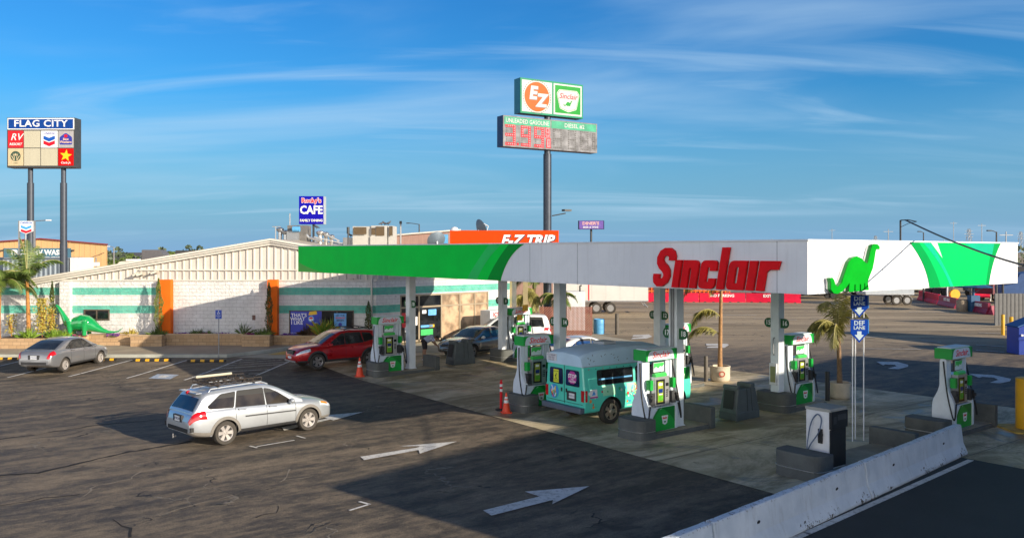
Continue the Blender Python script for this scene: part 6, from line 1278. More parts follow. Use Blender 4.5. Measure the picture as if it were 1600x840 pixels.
# ---------------------------------------------------------------- rooftop things
Y0 = 60; s_ = FPX / Y0; t = empty('rooftop_cooler', (P(581, 0, Y0).x, Y0, 5.0), 0, 'wide white rooftop cooling unit with brown louvres', 'cooling unit'); bx = lambda px: (px - 581) / s_; bz = lambda py: CH - (py - HY) / s_ - 5.0
b = MB(); b.box(bx(551), bx(580), 0, 2, 0, bz(353.5)); b.box(bx(580.5), bx(605), -.1, 2, 0, bz(352.5)); b.box(bx(605.5), bx(614), .1, 2, 0, bz(352.8)); b.box(bx(579), bx(586), -.12, -.101, 0, bz(369)); b.box(bx(607), bx(613.5), -.02, .09, 0, bz(369)); b.build('casing', mat('cooler_beige', (.48, .46, .42), .5, var=.1), t)
for a, c, z1, z0 in ((553, 573, 355, 366), (581, 587, 356, 366.5), (588, 601, 354, 368), (608.5, 613.5, 353.5, 368)):
    b = MB(); b.box(bx(a), bx(c), -.16, -.121 if a < 600 else -.03, bz(z0), bz(z1)); [b.box(bx(a), bx(c), -.175, -.161, bz(z0) + k * .06, bz(z0) + k * .06 + .03, 1) for k in range(int((bz(z1) - bz(z0)) / .06))]; b.build('louvre', [mat("louvre_dark", (.05, .035, .02), .7), mat("louvre_brown", (.18, .12, .06), .7)], t)
MB().box(bx(535), bx(550.5), .2, 1.6, 0, bz(371)).build('duct', grey, t)
t = empty('kitchen_vents', (P(460, 0, 54).x, 54, 5.6), 0, 'cluster of grey exhaust fans and ducts beneath the blue cafe sign', 'roof equipment'); s_ = FPX / 54; bx = lambda px: (px - 460) / s_; bz = lambda py: CH - (py - HY) / s_ - 5.6
MB().box(bx(449), bx(479), 0, 1.2, 0, bz(352)).build('housing', mat("vent_box", (.16, .15, .14), .6, .2, var=.3), t)
MB().box(bx(449), bx(468), -.2, -.01, 0, bz(361)).build('housing', grey, t)
for px, r_, z1 in ((435, .22, 355), (444, .26, 359), (498, .24, 360), (507, .2, 362), (516, .18, 366)): MB().lathe([(r_ * .6, 0), (r_ * .6, bz(z1) - .3), (r_, bz(z1) - .2), (r_ * 1.1, bz(z1) - .08), (r_ * .5, bz(z1)), (0, bz(z1))], 14, 0, Matrix.Translation((bx(px), .4, 0))).build('exhaust_fan', alu, t, smooth=40)
b = MB(); b.tube([(bx(430), .1, 0), (bx(430), .1, bz(354))], .04, 6); b.tube([(bx(425), .1, bz(354)), (bx(438), .1, bz(354))], .03, 6); b.tube([(bx(451), .3, 0), (bx(451), .3, bz(333))], .045, 6); b.tube([(bx(466), .1, bz(354)), (bx(482), .1, bz(371)), (bx(500), .1, bz(376))], .09, 8); b.tube([(bx(508), .1, bz(366)), (bx(530), .1, bz(376))], .05, 6); b.tube([(bx(490), .1, bz(370)), (bx(534), .1, bz(380))], .05, 6); b.tube([(bx(524), .1, bz(372)), (bx(530), .1, bz(381))], .03, 6); b.build('pipe', silver, t)
MB().tube([(bx(459), -.25, bz(358)), (bx(470), -.25, bz(358))], .18, 12).build('blue_drum', lblue, t)
t = empty('flue_pipe', (P(544, 0, 58).x, 58, 5.2), 0, 'thin dark flue pipe left of the rooftop cooler', 'pipe'); MB().tube([(0, 0, 0), (0, 0, 1.95)], .05, 8).build('pipe', dark, t); MB().cyl((.0, 0, 1.55), (0, 0, 2.0), .10).build('cap', dark, t)
def dish(px, py, Y, r_, yaw, lab, tilt=.5):
    p = P(px, py, Y); t = empty('satellite_dish', (p.x, Y, p.z), yaw, lab, 'satellite dish'); prof = [(0, 0), (r_ * .5, r_ * .08), (r_, r_ * .34), (r_ * 1.01, r_ * .34), (r_ * .5, r_ * .05), (0, -.03)]
    T = Matrix.Rotation(tilt, 4, 'X'); MB().lathe(prof, 24, 0, T).build('reflector', mat("dish_grey", (.13, .17, .21), .5, .2, var=.1), t, smooth=50)
    b = MB(); [b.tube([T @ Vector((r_ * math.cos(a), r_ * math.sin(a), r_ * .34)), T @ Vector((0, 0, r_ * 1.15))], .03, 5) for a in (.5, 2.6, 4.7)]; b.tube([(0, 0, 0), (0, .2, -1.2)], .06, 6); b.build('feed_arm', whitem, t)
dish(683, 377, 64, .7, R(205), 'grey satellite dish tilted up left of the orange roof sign', R(62)); dish(748, 359, 68, .8, R(120), 'satellite dish above the orange roof sign', R(70))
p = P(710, 360, 60); t = MB().lathe([(0, .32), (.2, .26), (.30, .12), (.32, 0), (.26, -.15), (.1, -.3)], 16).build('radome', whitem, smooth=60); t.location = (p.x, 60, p.z - .05); tag(t, 'small white radome poking over the left end of the orange sign', 'antenna')
t = empty('rear_hall', (0, 0, 0), 0, 'brown metal rear hall with a slightly rising roofline behind the cooler', 'building'); a = P(600, 369, 74); c = P(720, 359.5, 74)
b = MB(); b.prism([(a.x, 0), (c.x + 8, 0), (c.x + 8, c.z), (c.x, c.z), (a.x, a.z)], 74, 92, 'xz'); b.build('wall', mat("dusty_brown_siding", (.33, .20, .16), .6, var=.15, vs=1.5, st=(4, 1, .6)), t); MB().bar((a.x, 73.9, a.z + .03), (c.x, 73.9, c.z + .03), .2, .12).build('eave', trimc, t)
MB().box(P(688, 0, 74).x, P(700, 0, 74).x, 73.9, 73.99, P(0, 380, 74).z, P(0, 366, 74).z).build('window', lblue, t)
t = empty('vent_stack', (P(626, 0, 72).x, 72, 5.8), 0, 'thin vent stack between the cooler and the lamp post', 'pipe'); MB().tube([(0, 0, 0), (0, 0, 2.1)], .07, 8).build('pipe', grey, t); MB().cyl((0, 0, 2.05), (0, 0, 2.3), .11).build('cap', dark, t)
def pigeon(p, yaw, lab):
    t = empty('pigeon', p, yaw, lab, 'bird', 'pigeons on the roof')
    b = MB(); b.tube([(-.24, 0, .10), (-.14, 0, .13), (-.02, 0, .16), (.08, 0, .20), (.12, 0, .27), (.16, 0, .30), (.20, 0, .29)], [.012, .035, .07, .065, .035, .034, .006], 10); b.tube([(0, .02, .12), (0, .02, 0)], .01, 5); b.tube([(.03, -.02, .12), (.03, -.02, 0)], .01, 5); b.build('body', mat("pigeon_grey", (.08, .085, .10), .7, var=.3), t, smooth=60)
pigeon((P(596, 0, 60.5).x, 60.5, P(0, 352.5, 60.5).z), R(30), 'left pigeon of three perched on the rooftop cooler'); pigeon((P(601.5, 0, 60.6).x, 60.6, P(0, 352.5, 60.6).z), R(170), 'middle pigeon of three perched on the rooftop cooler'); pigeon((P(607, 0, 60.3).x, 60.3, P(0, 352, 60.3).z), R(10), 'right pigeon of three perched on the rooftop cooler')
pigeon((P(548, 0, 60.3).x, 60.3, P(0, 371, 60.3).z), R(200), 'pigeon on the grey duct left of the cooler')
p = P(495, 356, 54); pigeon((p.x, 54, p.z - .1), R(160), 'pigeon under the corner of the blue cafe sign')

# ---------------------------------------------------------------- statue, person
def remeshed(b, name, m, parent, vox, smoothit=6):
    o = b.build(name, m); md = o.modifiers.new("r", 'REMESH'); md.mode = 'VOXEL'; md.voxel_size = vox; s2 = o.modifiers.new("s", 'SMOOTH'); s2.iterations = smoothit; s2.factor = .5
    dg = bpy.context.evaluated_depsgraph_get(); me = bpy.data.meshes.new_from_object(o.evaluated_get(dg)); o.modifiers.clear(); o.data = me; me.polygons.foreach_set('use_smooth', [True] * len(me.polygons)); o.parent = parent; return o
YS = 46.75; q = lambda cx, cy: P(70 + cx / 7.637, 450 + cy / 7.637, YS)     # traced from the photograph's outline, set at its own depth and given full thickness
spx = [(142, 208, .075), (160, 225, .10), (185, 262, .115), (215, 310, .13), (240, 360, .16), (268, 410, .21), (310, 430, .30), (370, 425, .40), (440, 412, .46), (500, 420, .45), (560, 445, .36), (620, 475, .24), (690, 505, .14), (760, 522, .09), (830, 522, .06), (880, 512, .045), (915, 485, .03), (942, 455, .012)]
pts = [q(x, y) for x, y, r_ in spx]; base = Vector((q(420, 575).x, YS, .98))
dn_ = empty('dinosaur_statue', base, 0, 'glossy green long-necked dinosaur statue standing in the flower planter', 'statue')
loc_ = [p - base for p in pts]; b = MB(); b.tube(loc_, [r_ for *_, r_ in spx], 16)
b.tube([loc_[0] + Vector((.03, 0, .02)), loc_[0] + Vector((-.13, 0, -.03))], [.085, .04], 10)
for cx_, dy_ in ((330, -.24), (322, .24), (505, -.27), (498, .27)):
    xx = q(cx_, 0).x - base.x; fr_ = cx_ < 400
    b.tube([(xx + (-.06 if fr_ else .02), dy_, .85), (xx + (-.02 if fr_ else 0), dy_ * 1.15, .5), (xx, dy_ * 1.15, .2), (xx, dy_ * 1.15, -.02 if dy_ < 0 else 0)], [.21, .16, .11, .12], 12); b.tube([(xx - .12, dy_ * 1.15, .03), (xx + .05, dy_ * 1.15, .04)], [.05, .07], 8)
gs = mat("statue_green", (.008, .30, .075), .16, var=.12, vs=2, coat=1); remeshed(b, 'body', gs, dn_, .035)
b = MB(); b.lathe([(0, .02), (.02, .01), (.022, -.01)], 8, 0, Matrix.Translation(loc_[0] + Vector((-.02, -.07, .03))) @ Matrix.Rotation(R(90), 4, 'X')); b.build('eye', black, dn_)
# person bending over at the nose of the dark sedan
p = G(663, 563); t = empty('person', (p.x, p.y, gz(p.x, p.y)), R(20), 'person in a pale blue shirt and dark shorts bending over beside the dark sedan', 'person')
b = MB(); sk = [((-.02, .10, .02), .055), ((-.02, .10, .25), .055), ((.0, .10, .48), .07), ((.03, .09, .68), .09), ((.0, .05, .90), .13)]
for sy in (1, -1): b.tube([(x, y * sy, z) for (x, y, z), _ in sk], [r_ for _, r_ in sk], 10); b.tube([(-.06, .1 * sy, .045), (.15, .11 * sy, .04)], [.05, .04], 8)
b.tube([(-.04, 0, .88), (.08, 0, .98), (.24, 0, 1.06), (.40, 0, 1.10), (.50, 0, 1.10)], [.13, .15, .155, .15, .06], 12); b.tube([(.48, 0, 1.10), (.57, 0, 1.08)], [.055, .055], 8)
b.tube([(.56, 0, 1.09), (.62, 0, 1.07), (.69, 0, 1.04), (.74, 0, 1.02)], [.07, .105, .10, .05], 12)
for sy in (1, -1): b.tube([(.38, .17 * sy, 1.10), (.46, .21 * sy, .90), (.60, .17 * sy, .74), (.66, .15 * sy, .70)], [.06, .048, .036, .03], 8); [b.tube([(.66, .15 * sy + k * .018, .70), (.70, .15 * sy + k * .02, .66), (.71, .15 * sy + k * .02, .62)], [.011, .010, .008], 6) for k in (-2, -1, 0, 1)]; b.tube([(.65, .12 * sy, .70), (.69, .09 * sy, .67)], [.012, .009], 6)
remeshed(b, 'body', mat("skin", (.36, .20, .13), .6, var=.1), t, .012, 3)
b = MB(); b.tube([(-.02, 0, .90), (.08, 0, .99), (.24, 0, 1.07), (.41, 0, 1.115), (.47, 0, 1.12)], [.15, .168, .175, .165, .09], 12); [b.tube([(.38, .16 * sy, 1.10), (.44, .20 * sy, .95)], [.075, .065], 8) for sy in (1, -1)]; remeshed(b, 'shirt', mat("shirt_pale_blue", (.42, .48, .66), .8, var=.1), t, .02, 4)
b = MB(); b.tube([(-.10, 0, .86), (.06, 0, .97)], [.16, .165], 12); [b.tube([(.03, .09 * sy, .56), (.02, .08 * sy, .72), (.0, .05 * sy, .90)], [.10, .115, .14], 10) for sy in (1, -1)]; remeshed(b, 'shorts', mat("shorts_dark", (.03, .025, .03), .8, var=.1), t, .02, 4)
MB().lathe([(0, .115), (.06, .10), (.105, .05), (.112, 0), (.10, -.02)], 14, 0, Matrix.Translation((.635, 0, 1.09)) @ Matrix.Rotation(R(40), 4, 'Y')).build('hair', mat("hair_dark", (.03, .02, .015), .7), t, smooth=50)
[MB().box(-.09, .19, .06 if sy > 0 else -.16, .16 if sy > 0 else -.06, -.0, .085).build('shoe', whitem, t, bevel=.025) for sy in (1, -1)]

# ---------------------------------------------------------------- cones, bollards, barrels, drums
def cone(p, h, lab):
    t = empty('traffic_cone', p, .3, lab, 'traffic cone', 'orange traffic cones'); w_ = h * .24; r1 = h * .19
    MB().prism(fillet([(-w_, -w_), (w_, -w_), (w_, w_), (-w_, w_)], .03), 0, .04, 'xy').build('base', redsafe if h > .75 else redsafe, t)
    rr = lambda z: r1 * (1 - z / h) + .022
    MB().lathe([(rr(.04), .04), (rr(h), h), (0, h)], 22).build('body', redsafe, t, smooth=50)
    for a, c in ((.50, .64), (.70, .80)): MB().lathe([(rr(h * a) + .003, h * a), (rr(h * c) + .003, h * c)], 22).build('band', mat("reflective_white", (.72, .72, .70), .35, var=.05), t, smooth=50)
p = G(562, 588); cone((p.x, p.y, p.z + .01), .84, 'tall orange cone with two white bands at the near-left island'); p = G(791, 645); cone((p.x, p.y, p.z + .01), .70, 'small orange cone beside the red post near the mint van')
def delin(p, h, lab):
    t = empty('delineator_post', p, 0, lab, 'delineator post'); MB().lathe([(.20, 0), (.20, .05), (.10, .07), (0, .07)], 8).build('base', black, t); b = MB(); b.lathe([(.05, .07), (.05, h - .08), (.03, h - .06), (.03, h - .03), (.045, h - .02), (.04, h), (0, h)], 14); b.build('post', redp, t, smooth=40)
    for a in (.62, .78): MB().lathe([(.053, h * a), (.053, h * a + .09)], 14).build('band', MATS["reflective_white"], t)
p = G(783, 641); delin((p.x, p.y, p.z + .01), 1.06, 'red delineator post with white bands behind the small cone'); p = G(850, 520); delin((p.x, p.y, p.z), 1.1, 'orange delineator post in front of the brown slatted fence')
def bollard(px, py, h, r_, m, lab, cap=False):
    p = G(px, py); t = empty('bollard', (p.x, p.y, p.z), 0, lab, 'bollard', 'steel bollards'); b = MB(); b.lathe([(r_, -.02), (r_, h - .02), (r_ * .85, h), (0, h + .01)], 20); b.build('post', m, t, smooth=40); return t
bronze = mat("bollard_brown", (.11, .095, .075), .6, var=.25, vs=5)
bollard(1103, 596, 1.10, .085, bronze, 'brown bollard left of the first potted palm'); bollard(1293, 626, 1.10, .085, mat("bollard_black", (.03, .03, .03), .55, var=.2), 'black bollard left of the second potted palm'); bollard(964, 522.5, 1.40, .13, bronze, 'brown bollard right of the blue barrel')
t = bollard(1606, 671, 1.62, .34, yellow, 'thick yellow post at the right edge of the photo'); MB().prism(fillet([(-.75, -.7), (.6, -.7), (.6, .7), (-.75, .7)], .15), .0, .06, 'xy').build('footing', mat("yellow_footing", (.45, .30, .06), .8, var=.35, vs=4), t, bevel=.02)
bollard(1567, 523, 1.35, .11, yellow, 'slim yellow bollard left of the blue dumpster'); bollard(1580, 512, .8, .13, yellow, 'short yellow bollard behind the blue dumpster')
p = G(936, 521); t = MB().lathe([(.36, 0), (.37, .3), (.39, .32), (.37, .34), (.37, .64), (.39, .66), (.37, .68), (.37, .96), (.34, 1.0), (.34, .96), (0, .95)], 22).build('barrel', lblue, smooth=40); t.location = p; tag(t, 'light blue plastic barrel between fence and bollard', 'barrel')
# brown slatted fence
YF = 56.0; t = empty('slatted_fence', (0, 0, 0), 0, 'reddish brown chain-link fence with slats below the white cabinet', 'fence'); x0, x1 = P(843, 0, YF).x, P(924, 0, YF).x; g0 = .05
b = MB(); x = x0
while x < x1: b.box(x, x + .055, YF, YF + .015, g0, 1.92); x += .085
b.build('slats', brownf, t); b = MB(); k = x0 - 1.9
while k < x1:
    a = max(x0, k); z0 = g0 + (a - k); c_ = min(x1, k + 1.87); 
    if c_ > a: b.bar((a, YF - .012, z0), (c_, YF - .012, g0 + (c_ - k)), .012, .012)
    k += .17
b.build('mesh', mat("fence_wire", (.42, .36, .34), .5, .4, var=.1), t)
for x in (x0, (x0 + x1) / 2, x1): MB().tube([(x, YF + .05, 0), (x, YF + .05, 2.0)], .05, 8).build('post', mat("fence_post", (.36, .32, .28), .5), t)
p = P(900, 0, 60); t = empty('white_cabinet', (p.x, 60, 0), 0, 'white metal cabinet standing behind the brown slatted fence', 'cabinet'); MB().box(-.62, .64, 0, 1.2, 0, CH - (455.5 - HY) / (FPX / 60)).build('casing', whitem, t, bevel=.02); MB().box(-.3, .0, -.02, -.001, 2.35, 2.45).build('hinge', grey, t); MB().tube([(.3, .3, 2.7), (.3, .3, 3.1), (.42, .3, 3.15)], .06, 8).build('stack', dark, t)
p = G(840, 514); t = empty('newspaper_box', p, 0, 'blue newspaper box against the brown fence', 'newspaper box'); MB().box(-.22, .22, -.2, .2, .2, 1.12).build('case', blue, t, bevel=.04); MB().box(-.15, .17, -.215, -.201, .62, .98).build('window', white, t); b = MB(); b.box(-.15, .17, -.215, -.201, .28, .48, 0); b.text("NEWS", .13, frame((0, -.216, .38), (1, 0, 0)), 1, .003); b.build('label_plate', [white, blue], t); MB().box(-.1, .1, -.1, .1, 0, .2).build('pedestal', dark, t)
p = P(778, 0, 52.2); t = empty('ice_machine', (-.95, 51.7, .02), R(43), 'white ice box behind the white minivan at the store wall', 'ice box'); MB().box(-.9, .9, -.45, .45, 0, 2.0).build('cabinet', whitem, t, bevel=.03); b = MB(); b.text("ICE", .36, frame((-.4, -.452, 1.75), (1, 0, 0)), 0, .01, bold=.03); b.build('lettering', redp, t)

# ---------------------------------------------------------------- trailers, barriers and clutter across the lot
def trailer(name, x0, x1, y, ztop, lab, wheels, m=None, depth=2.5, red_line=None):
    t = empty(name, ((x0 + x1) / 2, y, 0), 0, lab, 'trailer'); o = -(x0 + x1) / 2
    b = MB(); b.box(x0 + o, x1 + o, 0, depth, 1.18, ztop); x = x0 + .8
    while x < x1: b.box(x + o, x + o + .02, -.006, -.001, 1.3, ztop, 1); x += 1.25
    b.box(x0 + o, x1 + o, -.02, depth + .02, 1.08, 1.18, 2)
    if red_line is not None: b.box(red_line + o, red_line + o + .1, -.012, -.001, 1.2, ztop, 3)
    b.build('box_body', [m or mat("trailer_white", (.60, .59, .56), .5, var=.06, vs=.8), mat("rivet_grey", (.40, .39, .37), .5), alu, redp], t)
    for x in wheels:
        for yy in (.1, depth - .45):
            T = Matrix.Translation((x + o, yy, .5)) @ Matrix.Rotation(R(90), 4, 'X'); b = MB(); b.lathe([(.30, -.12), (.47, -.13), (.50, -.09), (.50, .09), (.47, .13), (.30, .12)], 26, 0, T, caps=False); b.lathe([(.30, .10), (.27, .03), (.10, .03), (.09, .12), (0, .12)], 20, 1, T, mis=None); b.build('wheel', [rubber, alu], t, smooth=40)
    MB().box(x1 + o - .06, x1 + o, .2, depth - .2, .55, .65).build('bumper_bar', alu, t); b = MB(); [b.bar((x1 + o - .05 - .4, yy, 1.1), (x1 + o - .03, yy, .6), .06, .06) for yy in (.3, depth - .3)]; b.build('bumper_strut', alu, t)
    return t
s_ = FPX / 76; trailer('semi_trailer', (915 - 800) / s_ - 9, (1013 - 800) / s_, 76, 4.1, 'long white semi trailer on two rear axles behind the brown fence', [(932 - 800) / s_, (954 - 800) / s_], red_line=(919 - 800) / s_)
def plastic_barrier(p0, p1, txt, lab, m=redp, h=1.0):
    p0 = Vector(p0[:2]).to_3d(); p1 = Vector(p1[:2]).to_3d(); d = p1 - p0; l = d.length; t = empty('plastic_barrier', (p0 + p1) / 2, math.atan2(d.y, d.x), lab, 'barrier', 'red plastic road barriers')
    b = MB(); b.prism([(-.30, 0), (.30, 0), (.30, .12), (.13, .45), (.10, h), (-.10, h), (-.13, .45), (-.30, .12)], -l / 2 + .05, l / 2 - .05, 'yz', 0)
    for k in range(int(l / .9)): x = -l / 2 + .5 + k * .9; b.box(x, x + .25, -.305, -.28, .0, .08, 1)
    b.text(txt, .42, frame((0, -.125, h * .70), (1, 0, .0)) , 2, .02, bold=.03) if txt else None; b.build('body', [m, black, wl], t, bevel=.02)
rb = mat("barrier_red", (.62, .015, .05), .5, var=.2, vs=.6)
ptsb = [(1010, 471.5), (1092, 471.5), (1165, 471.8), (1252, 473)]
for i, (tx, lab) in enumerate((('', 'red plastic barrier at the left end of the far row behind the trailer tail'), ('NO PARKING', 'red plastic barrier marked NO PARKING across the lot'), ('EXIT ONLY', 'red plastic barrier marked EXIT ONLY across the lot'))): a = G(*ptsb[i]); c = G(*ptsb[i + 1]); plastic_barrier(a, c, tx, lab, rb, 1.0)
def lattice_stack(px0, px1, Y, h, lab, m):
    x0, x1 = P(px0, 0, Y).x, P(px1, 0, Y).x; t = empty('pallet_rack', ((x0 + x1) / 2, Y, 0), 0, lab, 'rack'); w2 = (x1 - x0) / 2; b = MB()
    for k in range(int((x1 - x0) / .5) + 1): b.box(-w2 + k * .5, -w2 + k * .5 + .12, 0, .12, 0, h)
    for k in range(int(h / .45) + 1): b.box(-w2, w2, -.02, -.001, k * .45, k * .45 + .1)
    b.box(-w2, w2, .4, .5, 0, h * .8, 1); b.build('frame', [m, mat("rack_shadow", (.30, .10, .05), .7, var=.4)], t)
op = mat("rack_orange", (.82, .16, .03), .55, var=.2)
lattice_stack(1004, 1058, 99, 2.4, 'orange rack stack behind the left far barrier', op); lattice_stack(1066, 1140, 100, 2.3, 'wide orange rack stack behind the NO PARKING barrier', op)
far_col = [mat("far_maroon", (.16, .02, .03), .5), mat("far_blue", (.03, .08, .22), .5), mat("far_pale", (.5, .5, .48), .5), mat("far_dark", (.04, .04, .045), .5)]
def tractor(px, py, yaw, m, lab):
    p = G(px, py); t = empty('semi_tractor', (p.x, p.y, 0), yaw, lab, 'truck', 'truck tractors parked on the right of the lot')
    MB().prism(fillet([(-1.0, .8), (2.3, .8), (2.4, 1.9), (1.2, 2.15), (.7, 3.2), (-1.0, 3.5)], .14), -1.15, 1.15, 'xz').build('cab', m, t, bevel=.04); MB().prism([(.78, 3.05), (1.18, 2.22), (1.25, 2.22), (.85, 3.1)], -1.0, 1.0, 'xz').build('windshield', GLASS, t); MB().box(-.3, .6, -1.17, -1.155, 2.1, 2.8).build('window', GLASS, t)
    MB().box(-4.2, 2.2, -.45, .45, .6, .95).build('chassis', dark, t); MB().tube([(-1.15, -.9, 1), (-1.15, -.9, 3.9)], .09, 8).build('exhaust_stack', chrome, t); MB().box(2.3, 2.5, -1.1, 1.1, .45, .85).build('bumper', chrome, t)
    for x in (1.5, -2.6, -3.8): [MB().tube([(x, y, .5), (x, y + .3, .5)], .5, 16).build('wheel', black, t) for y in (-1.15, .85)]
wht = mat("truck_white", (.62, .62, .60), .5, var=.1, vs=1)
def far_truck(px, Y, lab, m, yaw=0):
    p = P(px, 0, Y); t = empty('parked_truck', (p.x, Y, 0), yaw, lab, 'truck', 'trucks parked far across the lot')
    MB().prism(fillet([(-1.3, .7), (1.2, .7), (1.25, 1.9), (.6, 2.9), (-1.3, 3.1)], .15), -1.15, 1.15, 'xz').build('cab', m, t, bevel=.04); MB().prism([(.66, 2.85), (1.2, 1.98), (1.26, 1.98), (.72, 2.9)], -1.0, 1.0, 'xz').build('windshield', GLASS, t); MB().prism([(-.3, 1.9), (.55, 1.9), (.45, 2.6), (-.3, 2.7)], -1.17, -1.155, 'xz').build('window', GLASS, t)
    MB().box(-7.5, -1.4, -1.2, 1.2, 1.2, 3.7).build('box_body', m, t, bevel=.03); b = MB(); b.box(-7.5, 1.0, -.5, .5, .7, 1.1); b.build('chassis', dark, t)
    for x in (.5, -5.2, -6.3): [MB().tube([(x, y, .5), (x, y + .3, .5)], .5, 16).build('wheel', black, t) for y in (-1.15, .85)]
tractor(1560, 470, R(200), far_col[0], 'maroon truck tractor behind the blue kiosk'); tractor(1598, 474, R(170), far_col[1], 'dark blue truck tractor at the right edge behind the enclosure'); tractor(1425, 462, R(190), far_col[2], 'pale truck tractor behind the short grey trailer'); tractor(1325, 461, R(10), far_col[2], 'pale truck tractor left of the short grey trailer')
far_truck(1525, 104, 'dark box truck behind the blue kiosk roof', far_col[3], R(165)); far_truck(1410, 125, 'maroon box truck far behind the lane signs', far_col[0], R(8))
far_truck(1190, 108, 'dark truck far behind the EXIT ONLY barrier', mat("truck_navy", (.06, .07, .12), .5), R(180)); far_truck(1292, 100, 'white truck between the two columns of the far lot', wht, R(0)); far_truck(1350, 118, 'grey white truck behind the lane signs', mat("truck_grey", (.42, .43, .44), .5)); far_truck(1470, 120, 'white truck far behind the slanting red barriers', wht, R(20)); far_truck(1600, 112, 'pale blue truck at the right edge of the far lot', mat("truck_pale_blue", (.25, .38, .55), .5))
p = P(1392, 0, 88); t = trailer('flat_trailer', p.x - 2.6, p.x + 2.4, 88, 2.9, 'short pale grey trailer at the right of the lane signs', [p.x + .6, p.x + 1.7], mat("trailer_grey", (.38, .42, .46), .5))
mb2 = mat("barrier_maroon", (.28, .015, .05), .5, var=.2)
for a, c, tx, lab, m, h in (((1437, 468), (1468, 475.5), '', 'slanting red barrier nearest the grey trailer', rb, 1.05), ((1468, 476), (1496, 482), 'EXIT ONLY', 'dark red barrier left of the concrete trash can', mb2, 1.0), ((1512, 484.5), (1546, 491), 'NO PARKING', 'maroon barrier right of the concrete trash can', mb2, 1.0), ((1547, 491.5), (1586, 491), '', 'maroon barrier below the blue kiosk', mb2, .8)): plastic_barrier(G(*a), G(*c), tx, lab, m, h)
p = G(1503, 486); t = empty('litter_bin', p, 0, 'round concrete litter bin among the maroon barriers', 'trash can'); MB().lathe([(.44, 0), (.48, .05), (.48, 1.0), (.44, 1.05), (.38, 1.05), (.36, .9), (0, .9)], 22).build('shell', mat("aggregate_tan", (.30, .24, .17), .9, var=.4, vs=12, bump=.6), t, smooth=40)
p = G(1540, 489); p.y += 2; t = empty('blue_kiosk', p, 0, 'blue service kiosk with a wide umbrella roof beside the maroon barriers', 'kiosk'); bl = mat("kiosk_blue", (.02, .09, .20), .5, var=.2)
MB().box(-.42, .42, -.35, .35, 0, 1.5).build('cabinet', bl, t, bevel=.03); MB().tube([(0, 0, 1.5), (0, 0, 2.4)], .1, 8).build('post', bl, t); MB().lathe([(1.55, 2.22), (1.6, 2.28), (.9, 2.55), (0, 2.72)], 10).build('umbrella_roof', bl, t); b = MB(); [b.bar((0, 0, 1.7), (x, 0, 2.3), .05, .05) for x in (-1.1, 1.1)]; b.build('brace', bl, t)
p = G(1492, 474); t = empty('yellow_reel', p, 0, 'round yellow hose reel behind the red barriers', 'reel'); MB().tube([(0, -.1, 1.0), (0, .25, 1.0)], .52, 20).build('drum', yellow, t); MB().box(-.1, .1, -.05, .2, 0, .6).build('stand', dark, t)
for px, py, h, lab in ((1517, 478, 3.8, 'dark steel pole left of the blue kiosk'), (1567, 488, 4.2, 'dark steel pole right of the blue kiosk'), (1480, 466, 4, 'thin white pole behind the slanting red barriers'), (1547, 470, 4, 'thin white pole behind the blue kiosk')):
    p = G(px, py); t = MB().tube([(0, 0, 0), (0, 0, h)], .10, 10).build('steel_pole', dark if 'dark' in lab else whitem); t.location = p; tag(t, lab, 'pole')
p = G(1592, 512); t = empty('louvred_enclosure', (p.x + .3, p.y + 2, 0), 0, 'grey panelled enclosure behind the blue dumpster', 'enclosure'); b = MB(); b.box(-.9, 3, 0, .1, 0, 2.4); [b.box(-.9 + k * .3, -.86 + k * .3, -.03, -.001, 0, 2.4) for k in range(13)]; b.build('panel', mat("enclosure_grey", (.13, .13, .13), .6, var=.2), t)
c = G(1570, 554); t = empty('dumpster', (c.x + .75, c.y, 0), R(-2), 'blue steel dumpster with sloping lids at the right edge', 'dumpster')
MB().prism([(0, .0), (0, 1.45), (1.0, 1.85), (2.6, 1.9), (2.6, 0)], 0, 1.2, 'xz').build('body', blue, t, bevel=.02); MB().prism([(-.05, 1.46), (1.0, 1.90), (2.65, 1.95), (2.65, 1.99), (1.0, 1.95), (-.08, 1.52)], -.05, 1.25, 'xz').build('lid', mat("lid_blue", (.02, .10, .30), .5), t); b = MB(); b.box(-.04, 2.62, -.05, -.001, .8, .9); b.box(.1, .22, -.07, -.001, 1.0, 1.1, 1); b.build('rib', [blue, white], t)
# black pole and sagging cable at the canopy
p = P(1407, 344, 24.5); base_z = ZTOP - .2; t = empty('cable_pole', (p.x, 24.5, base_z), 0, 'black pole on the canopy holding a long sagging cable', 'pole'); h = p.z - base_z
MB().tube([(0, 0, 0), (0, 0, h)], .028, 8).build('pole', mat("pole_black", (.02, .022, .025), .5), t); b = MB(); b.tube([(0, 0, h), (.15, -.15, h + .005), (.32, -.30, h - .05)], .014, 6); b.tube([(0, 0, h - .2), (.15, -.15, h - .10), (.32, -.3, h - .05)], .008, 5); b.build('arm', MATS["pole_black"], t)
A3 = Vector((p.x + .1, 24.4, p.z)); B3 = A3 + (P(1600, 399, 17.5) - A3) * 1.6; pts = [A3.lerp(B3, k / 20) - Vector((0, 0, .22 * math.sin(math.pi * k / 20))) for k in range(21)]
t = MB().tube(pts, .022, 8).build('overhead_cable', MATS["pole_black"], smooth=60); tag(t, 'thick black cable sagging across the right end of the canopy', 'cable')
